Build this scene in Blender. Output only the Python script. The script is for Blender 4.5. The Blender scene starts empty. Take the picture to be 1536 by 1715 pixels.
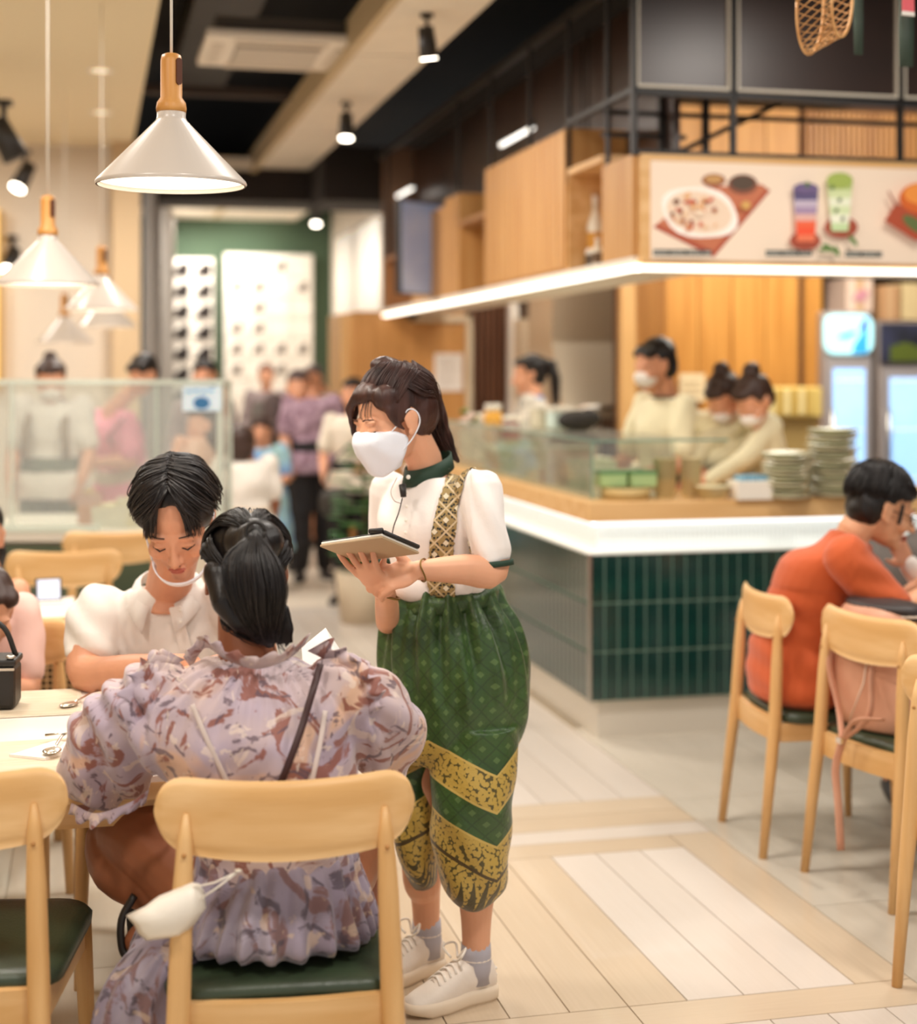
import bpy, bmesh, math, random
import numpy as np
from mathutils import Vector, Matrix, noise
V = Vector
R = math.radians
PI = math.pi
random.seed(7)
sc = bpy.context.scene
col = sc.collection

# ---------------------------------------------------------------- camera
F, EYE, HX, HY = 2600.0, 1.55, 768.0, 622.0     # focal length and horizon of the photograph, 1536 x 1715
cam_data = bpy.data.cameras.new('camera')
cam = bpy.data.objects.new('camera', cam_data)
col.objects.link(cam)
cam.location = (0, 0, EYE)
cam.rotation_euler = (PI / 2, 0, 0)
cam_data.sensor_fit = 'VERTICAL'
cam_data.sensor_height = 36.0
cam_data.lens = 36.0 * F / 1715
cam_data.shift_y = -(857.5 - HY) / 1715
cam_data.clip_start = 0.05
cam_data.dof.use_dof = True
cam_data.dof.focus_distance = 3.38
cam_data.dof.aperture_fstop = 1.75
sc.camera = cam

# ---------------------------------------------------------------- light
def lin(h):
    h = h.lstrip('#')
    c = [int(h[i:i + 2], 16) / 255 for i in (0, 2, 4)]
    return tuple(x / 12.92 if x <= .04045 else ((x + .055) / 1.055) ** 2.4 for x in c) + (1,)

world = bpy.data.worlds.new('world')
sc.world = world
world.use_nodes = True
world.node_tree.nodes['Background'].inputs[0].default_value = (1.0, .965, .93, 1)
world.node_tree.nodes['Background'].inputs[1].default_value = 0.85
sc.view_settings.view_transform = 'Standard'
sc.view_settings.look = 'None'
sc.view_settings.gamma = 1
sc.view_settings.use_curve_mapping = False
sc.view_settings.exposure = -0.45

CA, SA = math.cos(R(13.37)), math.sin(R(13.37))
def G(a, b, z=0.0):                 # the room's own grid: a across (to the right), b along the corridor
    return V((a * CA - b * SA, a * SA + b * CA, z))
def P(px, py, Y):                   # a point measured in the photograph at depth Y
    return V(((px - HX) * Y / F, Y, EYE - (py - HY) * Y / F))

def area(name, loc, size, power, colr=(1, .94, .865), rot=(0, 0, 0), sizey=None, spread=180):
    l = bpy.data.lights.new(name, 'AREA')
    l.shape = 'RECTANGLE' if sizey else 'DISK'
    l.size = size
    if sizey: l.size_y = sizey
    l.energy = power; l.color = colr; l.spread = R(spread)
    o = bpy.data.objects.new(name, l); col.objects.link(o)
    o.location = loc; o.rotation_euler = rot
    return o
for i, (a, b, p) in enumerate([(-1.2, 2.0, 50), (.8, 1.6, 50), (2.6, 2.4, 48), (-.6, 4.6, 50), (1.3, 4.4, 50), (3.1, 4.7, 42),
                               (-1.4, 7.4, 60), (.9, 7.6, 62), (.5, 10.6, 70), (-1.6, 10.6, 60), (1.4, 14.2, 110), (1.1, 17.0, 60)]):
    area('ceiling_fill_light', G(a, b, 3.22), .45, p)  # fill discs added for overall brightness, apart from the modelled downlights
area('kitchen_slat_fill', G(4.6, 8.5, 3.28), 2.6, 55, (1, .95, .86), (R(58), 0, R(13.37)), .2)  # unseen area lamp added to brighten the upper slats
area('kitchen_light_glow', G(4.2, 8.2, 2.9), 1.6, 95, (1, .93, .80))
area('kitchen_light_glow', G(3.2, 10.6, 2.9), 1.2, 60, (1, .93, .82))

# ---------------------------------------------------------------- materials
MATS = {}
def mat(name, c, rough=.5, metal=0, var=0, vscale=6, vstretch=(1, 1, 1), c2=None, bump=0, bscale=60, bstretch=(1, 1, 1),
        emit=0, coat=0, sheen=0, alpha=1, spec=.5, sss=0, sat=None):
    if name in MATS: return MATS[name]
    m = bpy.data.materials.new(name); m.use_nodes = True
    nt = m.node_tree; b = nt.nodes['Principled BSDF']; L = nt.links.new
    b.inputs['Base Color'].default_value = lin(c)
    b.inputs['Roughness'].default_value = rough
    b.inputs['Metallic'].default_value = metal
    b.inputs['Specular IOR Level'].default_value = spec
    if coat: b.inputs['Coat Weight'].default_value = coat; b.inputs['Coat Roughness'].default_value = .15
    if sheen: b.inputs['Sheen Weight'].default_value = sheen
    if sss:
        b.inputs['Subsurface Weight'].default_value = sss
        b.inputs['Subsurface Radius'].default_value = (.012, .005, .003)
    if alpha < 1: b.inputs['Alpha'].default_value = alpha
    if emit:
        b.inputs['Emission Color'].default_value = lin(c); b.inputs['Emission Strength'].default_value = emit
    tc = nt.nodes.new('ShaderNodeTexCoord')
    def noi(scale, stretch, det=3):
        mp = nt.nodes.new('ShaderNodeMapping'); mp.inputs['Scale'].default_value = stretch
        L(tc.outputs['Object'], mp.inputs['Vector'])
        n = nt.nodes.new('ShaderNodeTexNoise'); n.inputs['Scale'].default_value = scale; n.inputs['Detail'].default_value = det
        L(mp.outputs[0], n.inputs['Vector']); return n
    if var or c2:
        n = noi(vscale, vstretch)
        r = nt.nodes.new('ShaderNodeValToRGB')
        a = lin(c); k = lin(c2) if c2 else tuple(x * (1 - var) for x in a[:3]) + (1,)
        r.color_ramp.elements[0].position = .36; r.color_ramp.elements[1].position = .64
        r.color_ramp.elements[0].color = k; r.color_ramp.elements[1].color = a
        L(n.outputs[0], r.inputs[0]); L(r.outputs[0], b.inputs['Base Color'])
    if bump:
        n = noi(bscale, bstretch)
        bp = nt.nodes.new('ShaderNodeBump'); bp.inputs['Strength'].default_value = bump; bp.inputs['Distance'].default_value = .004
        L(n.outputs[0], bp.inputs['Height']); L(bp.outputs[0], b.inputs['Normal'])
    MATS[name] = m
    return m
def wood(name, c, c2, axis='z', rough=.45, fine=1):
    s = {'x': (.6, 9, 9), 'y': (9, .6, 9), 'z': (9, 9, .6)}[axis]
    return mat(name, c, rough, c2=c2, vscale=2.2 * fine, vstretch=s, bump=.12, bscale=14, bstretch=s)
def glass(name, tint='#eef6f2', gloss=.12, rough=.02, white=0.0):
    m = bpy.data.materials.new(name); m.use_nodes = True
    nt = m.node_tree; nt.nodes.clear(); L = nt.links.new
    o = nt.nodes.new('ShaderNodeOutputMaterial'); t = nt.nodes.new('ShaderNodeBsdfTransparent'); g = nt.nodes.new('ShaderNodeBsdfGlossy')
    d = nt.nodes.new('ShaderNodeBsdfDiffuse'); d.inputs[0].default_value = lin('#ffffff')
    f = nt.nodes.new('ShaderNodeLayerWeight'); f.inputs[0].default_value = .25
    mx = nt.nodes.new('ShaderNodeMixShader'); mu = nt.nodes.new('ShaderNodeMath'); mu.operation = 'MULTIPLY_ADD'
    mu.inputs[1].default_value = .5; mu.inputs[2].default_value = gloss * .5
    t.inputs[0].default_value = lin(tint); g.inputs['Roughness'].default_value = rough
    L(f.outputs[0], mu.inputs[0]); L(mu.outputs[0], mx.inputs[0]); L(t.outputs[0], mx.inputs[1]); L(g.outputs[0], mx.inputs[2])
    last = mx
    if white:
        m2 = nt.nodes.new('ShaderNodeMixShader'); m2.inputs[0].default_value = white
        L(mx.outputs[0], m2.inputs[1]); L(d.outputs[0], m2.inputs[2]); last = m2
    L(last.outputs[0], o.inputs[0])
    MATS[name] = m
    return m
def nodes_mat(name, rough=.6):
    m = bpy.data.materials.new(name); m.use_nodes = True
    nt = m.node_tree; b = nt.nodes['Principled BSDF']; b.inputs['Roughness'].default_value = rough
    def N(t, **k):
        n = nt.nodes.new(t)
        for a, v in k.items(): setattr(n, a, v)
        return n
    def math_(op, a, b2=None, c=None):
        n = N('ShaderNodeMath', operation=op)
        for i, x in enumerate((a, b2, c)):
            if x is None: continue
            if isinstance(x, (int, float)): n.inputs[i].default_value = x
            else: nt.links.new(x, n.inputs[i])
        return n.outputs[0]
    def mix(f, a, b2):
        n = N('ShaderNodeMix', data_type='RGBA')
        for sock, x in ((n.inputs[0], f), (n.inputs[6], a), (n.inputs[7], b2)):
            if isinstance(x, (int, float)): sock.default_value = x
            elif isinstance(x, tuple): sock.default_value = x
            else: nt.links.new(x, sock)
        return n.outputs[2]
    return m, nt, b, N, math_, mix

WOOD = wood('light_oak', '#e4b87e', '#d2a062', 'z')
WOODX = wood('light_oak_across', '#e8be86', '#d8a86a', 'x')
WOODY = wood('light_oak_along', '#e4b880', '#d4a264', 'y')
SLAT = wood('slat_wood', '#c48a48', '#a86f34', 'z')
SLATD = wood('dark_slat_wood', '#8a5c42', '#6a4330', 'z')
PANELW = wood('panel_wood', '#d3a062', '#c48c4c', 'z')
WHITE = mat('white_paint', '#f2ece4', .6)
CREAM = mat('cream_paint', '#dfcdb0', .7, var=.05, vscale=1.5)
BLACK = mat('black_metal', '#221d1a', .5)
BLACKM = mat('dark_plenum', '#161210', .9)
GREEN_LEATHER = mat('green_leather', '#36442f', .38, var=.25, vscale=5, bump=.25, bscale=220, spec=.6)
STEEL = mat('steel', '#c8c4bc', .28, metal=1)
CHROME = mat('chrome', '#e6e2dc', .12, metal=1)
BROWNGLASS = mat('brown_gloss_panel', '#3f281c', .34, var=.5, vscale=1.2, spec=.7)
GLASS = glass('clear_glass', '#f4f6ee', .10, white=.06)
ACRYL = glass('hazy_acrylic', '#f4f8f4', .14, white=.17)
EDGE = mat('glass_edge', '#b9d2c4', .25, spec=.8)
LEDW = mat('led_white', '#fff4e2', emit=4.0)
LEDC = mat('led_cool', '#f4fbff', emit=2.2)
LENS = mat('lamp_lens', '#fff3e0', emit=14)
SKIN = mat('skin', '#e3a583', .5, var=.08, vscale=14, sss=.12)
SKIN2 = mat('tan_skin', '#d99a78', .5, var=.1, vscale=14, sss=.12)
SKIN3 = mat('brown_skin', '#9a5c3c', .48, var=.15, vscale=10, sss=.1)
HAIRB = mat('black_hair', '#1c1412', .42, var=.5, vscale=30, vstretch=(1, 1, .15), bump=.3, bscale=140, bstretch=(1, 1, .06), spec=.45)
HAIRBR = mat('brown_hair', '#4a2b22', .42, c2='#2a1612', vscale=26, vstretch=(1, 1, .2), bump=.3, bscale=140, bstretch=(1, 1, .06), spec=.45)
WHITECLOTH = mat('white_cloth', '#f1e9e1', .8, var=.03, vscale=5, bump=.12, bscale=300, sheen=.2)
DARKCLOTH = mat('dark_cloth', '#1d191b', .85, var=.2)
DARKGREEN = mat('dark_green_cloth', '#1f3a2a', .7)
LIPS = mat('lips', '#b5604e', .45)

# ---------------------------------------------------------------- object helpers
def basis(o):
    m = o.matrix_basis.copy()
    while o.parent is not None:
        o = o.parent; m = o.matrix_basis @ m
    return m
def tag(o, label=None, cat=None, group=None, kind=None):
    if label: o['label'] = label
    if cat: o['category'] = cat
    if group: o['group'] = group
    if kind: o['kind'] = kind
    return o
def thing(name, label, cat, loc=(0, 0, 0), rz=0, group=None, kind=None):
    o = bpy.data.objects.new(name, None); col.objects.link(o)
    o.empty_display_size = .05
    o.location = loc; o.rotation_euler = (0, 0, rz)
    return tag(o, label, cat, group, kind)
def link_mesh(name, me, parent=None, world=False, label=None):
    if world and parent is not None: me.transform(basis(parent).inverted())
    o = bpy.data.objects.new(name, me); col.objects.link(o)
    if parent is not None: o.parent = parent
    if label: o['label'] = label
    return o
def linked(name, src, parent, m=None, label=None):
    """another object on the same mesh data"""
    o = bpy.data.objects.new(name, src.data); col.objects.link(o)
    if parent is not None: o.parent = parent
    if m is not None: o.matrix_basis = m
    if label: o['label'] = label
    return o
def copy_tree(o, parent=None):
    c = o.copy(); col.objects.link(c); c.parent = parent
    for ch in [x for x in KIDS.get(o.name, [])]:
        d = copy_tree(ch, c)
        KIDS.setdefault(c.name, []).append(d)
    return c
KIDS = {}
def index_kids():
    KIDS.clear()
    for o in col.objects:
        if o.parent: KIDS.setdefault(o.parent.name, []).append(o)

def catmull(pts, n=6):
    """smooth a list of equal-length tuples"""
    p = np.array(pts, float)
    if len(p) < 3 or n < 2: return [tuple(x) for x in p]
    out = []
    q = np.vstack([2 * p[0] - p[1], p, 2 * p[-1] - p[-2]])
    for i in range(1, len(q) - 2):
        for k in range(n):
            t = k / n
            out.append(.5 * (2 * q[i] + (q[i + 1] - q[i - 1]) * t + (2 * q[i - 1] - 5 * q[i] + 4 * q[i + 1] - q[i + 2]) * t * t
                             + (3 * q[i] - q[i - 1] - 3 * q[i + 1] + q[i + 2]) * t ** 3))
    out.append(q[-2])
    return [tuple(x) for x in out]

class MB:
    """collects shapes; build() links them as ONE mesh object"""
    def __init__(s): s.v = []; s.f = []; s.smooth = []
    def add(s, vs, fs, smooth=False):
        k = len(s.v); s.v += [tuple(x) for x in vs]
        for f in fs: s.f.append(tuple(i + k for i in f)); s.smooth.append(smooth)
        return s
    def box(s, c, size, rz=0, m=None, ch=0):
        hx, hy, hz = (x / 2 for x in size)
        vs = [V((x * hx, y * hy, z * hz)) for z in (-1, 1) for y in (-1, 1) for x in (-1, 1)]
        mm = m if m is not None else Matrix.Rotation(rz, 4, 'Z')
        vs = [mm @ v + V(c) if m is None else m @ (v + V(c)) for v in vs]
        return s.add(vs, [(0, 2, 3, 1), (4, 5, 7, 6), (0, 1, 5, 4), (2, 6, 7, 3), (0, 4, 6, 2), (1, 3, 7, 5)])
    def gbox(s, a0, a1, b0, b1, z0, z1):
        vs = [G(a, b, z) for z in (z0, z1) for b in (b0, b1) for a in (a0, a1)]
        return s.add(vs, [(0, 2, 3, 1), (4, 5, 7, 6), (0, 1, 5, 4), (2, 6, 7, 3), (0, 4, 6, 2), (1, 3, 7, 5)])
    def rings(s, rings, cap=True, close=True, smooth=True):
        n = len(rings[0]); vs = [p for r in rings for p in r]; fs = []
        m = n if close else n - 1
        for i in range(len(rings) - 1):
            for j in range(m):
                a, b = i * n + j, i * n + (j + 1) % n
                fs.append((a, b, b + n, a + n))
        if cap:
            fs.append(tuple(reversed(range(n)))); fs.append(tuple((len(rings) - 1) * n + j for j in range(n)))
        return s.add(vs, fs, smooth)
    def lathe(s, prof, c=(0, 0, 0), n=24, m=None, cap=True, smooth=True):
        rs = []
        for r, z in prof:
            rs.append([(m @ V((r * math.cos(t), r * math.sin(t), z)) if m is not None else V((r * math.cos(t), r * math.sin(t), z))) + V(c)
                       for t in (2 * PI * j / n for j in range(n))])
        return s.rings(rs, cap, True, smooth)
    def tube(s, pts, rad, n=10, caps=True, round_=False, flat=1.0, up=None, smooth=True):
        pts = [V(p) for p in pts]
        if isinstance(rad, (int, float)): rad = [rad] * len(pts)
        tang = [(pts[min(i + 1, len(pts) - 1)] - pts[max(i - 1, 0)]).normalized() for i in range(len(pts))]
        if round_:
            p0, p1, t0, t1, r0, r1 = pts[0], pts[-1], tang[0], tang[-1], rad[0], rad[-1]
            ks = (.97, .8, .5)
            pre = [(p0 - t0 * r0 * k, r0 * math.sqrt(max(0, 1 - k * k))) for k in ks]
            post = [(p1 + t1 * r1 * k, r1 * math.sqrt(max(0, 1 - k * k))) for k in reversed(ks)]
            pts = [q[0] for q in pre] + pts + [q[0] for q in post]
            rad = [q[1] for q in pre] + list(rad) + [q[1] for q in post]
            tang = [t0] * 3 + tang + [t1] * 3
        u = V(up) if up is not None else (V((0, 0, 1)) if abs(tang[0].z) < .9 else V((1, 0, 0)))
        rs = []
        for p, r, t in zip(pts, rad, tang):
            x = t.cross(u)
            if x.length < 1e-5: x = t.orthogonal()
            x.normalize(); y = x.cross(t).normalized()
            if up is None: u = y
            rs.append([p + (x * math.cos(q) + y * math.sin(q) * flat) * r for q in (2 * PI * j / n for j in range(n))])
        return s.rings(rs, caps, True, smooth)
    def bar(s, p0, p1, w, h=None):
        h = h or w
        p0, p1 = V(p0), V(p1); t = (p1 - p0).normalized(); u = V((0, 0, 1)) if abs(t.z) < .95 else V((SA * -1, CA, 0))
        x = t.cross(u).normalized(); y = x.cross(t)
        r = lambda p: [p + x * w / 2 + y * h / 2, p - x * w / 2 + y * h / 2, p - x * w / 2 - y * h / 2, p + x * w / 2 - y * h / 2]
        return s.rings([r(p0), r(p1)], True, True, False)
    def ell(s, c, r, m=None, n=16, k=10):
        m = m or Matrix.Identity(3)
        if len(m) == 4: m = m.to_3x3()
        c = V(c); rs = []
        for i in range(1, k):
            z = math.cos(PI * i / k); q = math.sin(PI * i / k)
            rs.append([c + m @ V((r[0] * q * math.cos(t), r[1] * q * math.sin(t), -r[2] * z)) for t in (2 * PI * j / n for j in range(n))])
        vs = [p for g in rs for p in g] + [c + m @ V((0, 0, -r[2])), c + m @ V((0, 0, r[2]))]
        fs = []
        for i in range(k - 2):
            for j in range(n):
                a, b = i * n + j, i * n + (j + 1) % n
                fs.append((a, b, b + n, a + n))
        lo, hi = (k - 1) * n, (k - 1) * n + 1
        for j in range(n):
            fs.append((lo, (j + 1) % n, j)); fs.append((hi, (k - 2) * n + j, (k - 2) * n + (j + 1) % n))
        return s.add(vs, fs, True)
    def prism(s, poly, z0, z1, m=None, smooth=False):
        m = m if m is not None else Matrix.Identity(4)
        return s.rings([[m @ V((x, y, z0)) for x, y in poly], [m @ V((x, y, z1)) for x, y in poly]], True, True, smooth)
    def loft(s, rings, n=28, sub=5, cap=True, fold=None):
        """rings: (center, xvec, yvec) ellipse half axes"""
        rr = catmull([tuple(c) + tuple(x) + tuple(y) for c, x, y in rings], sub)
        rs = []
        for i, r in enumerate(rr):
            c, x, y = V(r[0:3]), V(r[3:6]), V(r[6:9]); t = i / (len(rr) - 1)
            rs.append([c + (x * math.cos(q) + y * math.sin(q)) * (1 + (fold(t, q) if fold else 0)) for q in (2 * PI * j / n for j in range(n))])
        return s.rings(rs, cap, True, True)
    def hull(s, pts):
        bm = bmesh.new(); vs = [bm.verts.new(p) for p in pts]; r = bmesh.ops.convex_hull(bm, input=vs)
        for v in [v for v in bm.verts if not v.link_faces]: bm.verts.remove(v)
        bm.verts.ensure_lookup_table(); ix = {v: i for i, v in enumerate(bm.verts)}
        s.add([v.co.copy() for v in bm.verts], [tuple(ix[v] for v in f.verts) for f in bm.faces], True); bm.free()
        return s
    def mesh(s, name='m'):
        me = bpy.data.meshes.new(name); me.from_pydata(s.v, [], s.f)
        me.polygons.foreach_set('use_smooth', s.smooth); me.update()
        return me
    def build(s, name, m, parent=None, world=False, label=None, bevel=0, thick=0):
        me = s.mesh(name)
        if m is not None: me.materials.append(m)
        o = link_mesh(name, me, parent, world, label)
        if thick:
            md = o.modifiers.new('thickness', 'SOLIDIFY'); md.thickness = thick; md.offset = 0
        if bevel:
            md = o.modifiers.new('bevel', 'BEVEL'); md.width = bevel; md.segments = 2; md.limit_method = 'ANGLE'; md.angle_limit = R(40)
            for p in me.polygons: p.use_smooth = False
        return o
def rbox(w, h, r, n=5):
    """rounded rectangle outline"""
    out = []
    for cx, cy, a0 in ((w / 2 - r, h / 2 - r, 0), (-w / 2 + r, h / 2 - r, 90), (-w / 2 + r, -h / 2 + r, 180), (w / 2 - r, -h / 2 + r, 270)):
        for k in range(n + 1):
            t = R(a0 + 90 * k / n); out.append((cx + r * math.cos(t), cy + r * math.sin(t)))
    return out

def fnoise(co, scale, amp, seed=0):
    out = np.zeros(len(co)); rs = np.random.RandomState(seed)
    for k in range(9):
        d = rs.normal(size=3); d /= np.linalg.norm(d)
        out += np.sin(co @ d * scale * (.6 + .16 * k) * 6.28 + rs.rand() * 6.28 + 1.6 * np.sin(co @ np.roll(d, 1) * scale * 3.1 + k))
    return out / 9 * amp * 1.8
def remesh(mb, voxel, iters=2, disp=None):
    me = mb.mesh('blob'); o = bpy.data.objects.new('blob', me); col.objects.link(o)
    md = o.modifiers.new('r', 'REMESH'); md.mode = 'VOXEL'; md.voxel_size = voxel
    if iters:
        ms = o.modifiers.new('s', 'SMOOTH'); ms.factor = .5; ms.iterations = iters
    dg = bpy.context.evaluated_depsgraph_get(); dg.update()
    new = bpy.data.meshes.new_from_object(o.evaluated_get(dg))
    bpy.data.objects.remove(o); bpy.data.meshes.remove(me)
    n = len(new.vertices)
    if disp is not None and n:
        co = np.empty(n * 3); new.vertices.foreach_get('co', co); co = co.reshape(-1, 3)
        no = np.empty(n * 3); new.vertex_normals.foreach_get('vector', no); no = no.reshape(-1, 3)
        d = disp(co, no)
        co = co + (no * d[:, None] if d.ndim == 1 else d)
        new.vertices.foreach_set('co', co.ravel())
    new.polygons.foreach_set('use_smooth', [True] * len(new.polygons)); new.update()
    return new
def blob(name, mb, m, parent, voxel=.006, iters=2, disp=None, label=None, keep=False):
    me = remesh(mb, voxel, iters, disp); me.name = name
    me.materials.clear(); me.materials.append(m)
    raw = None
    if keep:
        n = len(me.vertices); co = np.empty(n * 3); me.vertices.foreach_get('co', co)
        no = np.empty(n * 3); me.vertex_normals.foreach_get('vector', no)
        raw = (co.reshape(-1, 3).copy(), no.reshape(-1, 3).copy(), [tuple(p.vertices) for p in me.polygons])
    o = link_mesh(name, me, parent, True, label)
    return (o, raw) if keep else o
def shell(name, raw, pred, off, m, parent, smooth=3, thick=.0015, label=None, lift=None):
    """a layer lying on another mesh's surface where pred is true"""
    co, no, faces = raw
    ok = pred(co, no)
    fs = [f for f in faces if all(ok[i] for i in f)]
    if not fs: print('EMPTY SHELL', name); return None
    used = sorted({i for f in fs for i in f}); ix = {v: k for k, v in enumerate(used)}
    c = co[used] + no[used] * off
    if lift is not None: c = c + lift(co[used], no[used])
    F2 = [tuple(ix[i] for i in f) for f in fs]
    E = np.array(list({tuple(sorted((f[k], f[(k + 1) % len(f)]))) for f in F2 for k in range(len(f))}))
    deg = np.bincount(E.ravel(), minlength=len(c)).astype(float)[:, None]
    for _ in range(smooth):
        acc = np.zeros_like(c); np.add.at(acc, E[:, 0], c[E[:, 1]]); np.add.at(acc, E[:, 1], c[E[:, 0]])
        c = c * .5 + acc / deg * .5
    me = bpy.data.meshes.new(name); me.from_pydata([tuple(x) for x in c], [], F2)
    me.polygons.foreach_set('use_smooth', [True] * len(F2)); me.materials.append(m); me.update()
    o = link_mesh(name, me, parent, True, label)
    md = o.modifiers.new('thickness', 'SOLIDIFY'); md.thickness = thick; md.offset = 1
    return o
# ---------------------------------------------------------------- structure
def grid_of(p): return V((p.x * CA + p.y * SA, -p.x * SA + p.y * CA, p.z))
def on_a(px, py, a): return P(px, py, a / ((px - 150.1) * CA / F))
def on_b(px, py, b): return P(px, py, b / (CA - SA * (px - HX) / F))
def bA(px, a): return grid_of(on_a(px, 622, a)).y
def aB(px, b): return grid_of(on_b(px, 622, b)).x
def zA(px, py, a): return on_a(px, py, a).z
def zB(px, py, b): return on_b(px, py, b).z
def struct(name, mb, m, **k): return tag(mb.build(name, m, **k), kind='structure')

def plank_mat(name, c, c2, rough=.32):
    m, nt, b, N, M_, mix = nodes_mat(name, rough)
    tc = N('ShaderNodeTexCoord'); oi = N('ShaderNodeObjectInfo')
    mp = N('ShaderNodeMapping'); mp.inputs['Scale'].default_value = (6, 1.2, 1)
    cb = N('ShaderNodeCombineXYZ'); nt.links.new(M_('MULTIPLY', oi.outputs['Random'], 40.0), cb.inputs[1])
    nt.links.new(tc.outputs['Object'], mp.inputs['Vector']); nt.links.new(cb.outputs[0], mp.inputs['Location'])
    n = N('ShaderNodeTexNoise'); n.inputs['Scale'].default_value = 3.0; n.inputs['Detail'].default_value = 5
    nt.links.new(mp.outputs[0], n.inputs['Vector'])
    f = M_('ADD', M_('MULTIPLY', n.outputs[0], .75), M_('MULTIPLY', oi.outputs['Random'], .45))
    nt.links.new(mix(f, lin(c), lin(c2)), b.inputs['Base Color'])
    b.inputs['Coat Weight'].default_value = .15
    return m
OAKF = plank_mat('oak_floor', '#d8c6ae', '#c4ae92')
WHITEF = plank_mat('white_floor', '#e0d6cc', '#d2c6b9')
TILEF = plank_mat('stone_floor', '#dcd3c4', '#c8bdac', .26)
floor = struct('floor', MB().gbox(-7, 7.5, -.6, 19, -.06, -.006), mat('floor_joint', '#a8977f', .8))
src = {}
def slab_mesh():
    return MB().add([(x * .5, y * .5, 0) for y in (-1, 1) for x in (-1, 1)] + [(x * .5, y * .5, -.006) for y in (-1, 1) for x in (-1, 1)],
                    [(0, 1, 3, 2), (0, 4, 5, 1), (1, 5, 7, 3), (3, 7, 6, 2), (2, 6, 4, 0)]).mesh('plank')
def piece(name, m, a0, a1, b0, b1, gap=.0035, along=True):
    if m.name not in src:
        me = slab_mesh(); me.materials.append(m); src[m.name] = me
    o = bpy.data.objects.new(name, src[m.name]); col.objects.link(o); o.parent = floor
    o.location = G((a0 + a1) / 2, (b0 + b1) / 2, 0)
    if along:
        o.rotation_euler = (0, 0, R(13.37)); o.scale = (a1 - a0 - gap, b1 - b0 - gap, 1)
    else:
        o.rotation_euler = (0, 0, R(13.37 + 90)); o.scale = (b1 - b0 - gap, a1 - a0 - gap, 1)
cols = [.36, .515, .67, .825, .98, 1.13, 1.28, 1.433]
allc = cols + [1.583, 1.733, 1.885, 2.04]
for i in range(7): piece('plank', OAKF, cols[i], cols[i + 1], 3.59, 4.755)
for a0, a1 in ((1.433, 1.583), (1.583, 1.733), (1.733, 1.885)): piece('plank', WHITEF, a0, a1, 3.59, 4.755)
piece('plank', OAKF, 1.885, 2.04, 3.59, 4.89)
for a0, a1 in ((.36, 1.28), (1.28, 2.04)): piece('plank', OAKF, a0, a1, 3.44, 3.59, along=False)
for i in range(11): piece('plank', WHITEF, allc[i], allc[i + 1], 2.24, 3.44)
for i in range(11): piece('plank', OAKF, allc[i], allc[i + 1], 1.0, 2.24)
for b0, b1, m in ((4.755, 4.89, OAKF), (4.89, 5.02, WHITEF), (5.02, 5.18, OAKF), (5.18, 5.34, OAKF)):
    for a0, a1 in ((.36, 1.13), (1.13, 1.885 if b1 < 4.9 else 2.04)): piece('plank', m, a0, a1, b0, b1, along=False)
for k in range(4):
    for i in range(11): piece('plank', WHITEF, allc[i], allc[i + 1], 5.34 + 1.2 * k, 6.54 + 1.2 * k)
tb = [.7, 1.84, 2.99, 4.14, 5.29, 6.44]
for k in range(5):
    for i in range(5): piece('floor_tile', TILEF, 2.04 + .6 * i, 2.64 + .6 * i, tb[k], tb[k + 1])
tb = [.7, 1.84, 2.99, 4.14, 5.29, 6.44, 7.6, 8.75, 9.9, 11.05]
for k in range(9):
    for i in range(6): piece('floor_tile', TILEF, .36 - .6 * (i + 1), .36 - .6 * i, tb[k] + (i % 2) * .5, tb[k + 1] + (i % 2) * .5)
struct('floor_far', MB().gbox(-7, 7.5, 10.14, 19, -.006, -.001).gbox(-7, -3.3, -.6, 10.1, -.006, -.001).gbox(-3.24, 2.04, -.6, .7, -.006, -.001).gbox(5.04, 7.5, -.6, 10.1, -.006, -.001), mat('far_floor', '#efe2d0', .35, var=.05))

# ceilings: beige drop ceiling, dark plenum, white panel strip
struct('ceiling_drop', MB().gbox(-7, .323, -.6, 12.6, 3.30, 3.95), mat('ceiling_beige', '#e9d9b8', .8))
struct('ceiling', MB().gbox(-7, 7.5, -.6, 19, 4.0, 4.1), BLACKM)
strip = struct('ceiling_strip', MB().gbox(1.39, 1.86, 1.2, 17.5, 3.33, 3.40), mat('strip_joint', '#6d5a43', .8))
PAN = mat('ceiling_panel_paint', '#f6ecdb', .7, var=.04)
for k in range(10):
    b0 = 2.53 + 1.48 * k
    MB().gbox(1.40, 1.85, b0 + .012, b0 + 1.468, 3.30, 3.335).build('ceiling_panel', PAN, strip)
MB().gbox(1.345, 1.395, 1.2, 17.5, 3.26, 3.44).build('edge_rail', mat('edge_rail_paint', '#c9b48f', .6), strip)
struct('ceiling_beam', MB().gbox(.323, 1.39, 13.2, 13.9, 3.28, 3.36).gbox(.323, 2.3, 14.2, 18, 3.28, 3.5), PAN)
struct('ceiling_beam', MB().gbox(1.86, 2.66, 12.6, 13.4, 2.95, 3.4).gbox(.323, 2.66, 13.42, 14.15, 3.02, 3.4), mat('dark_beam', '#241c19', .8))
t = thing('plenum_duct', 'dark square duct crossing above the black ceiling opening', 'duct', G(.9, 7, 3.7), R(13.37))
MB().gbox(.34, 1.38, 6.9, 6.95, 3.5, 3.55).build('cross_bar', mat('duct_brown', '#3a2c24', .7), t, True)
MB().gbox(.34, 1.38, 10.6, 10.68, 3.42, 3.48).build('cross_bar', mat('duct_brown', '#3a2c24', .7), t, True)
MB().gbox(.6, 1.0, 3.5, 12, 3.72, 3.95).build('duct', BLACK, t, True)
struct('wall_upper', MB().gbox(7.3, 7.5, -.6, 19, 0, 4), mat('dark_wall', '#4a3324', .8))
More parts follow.
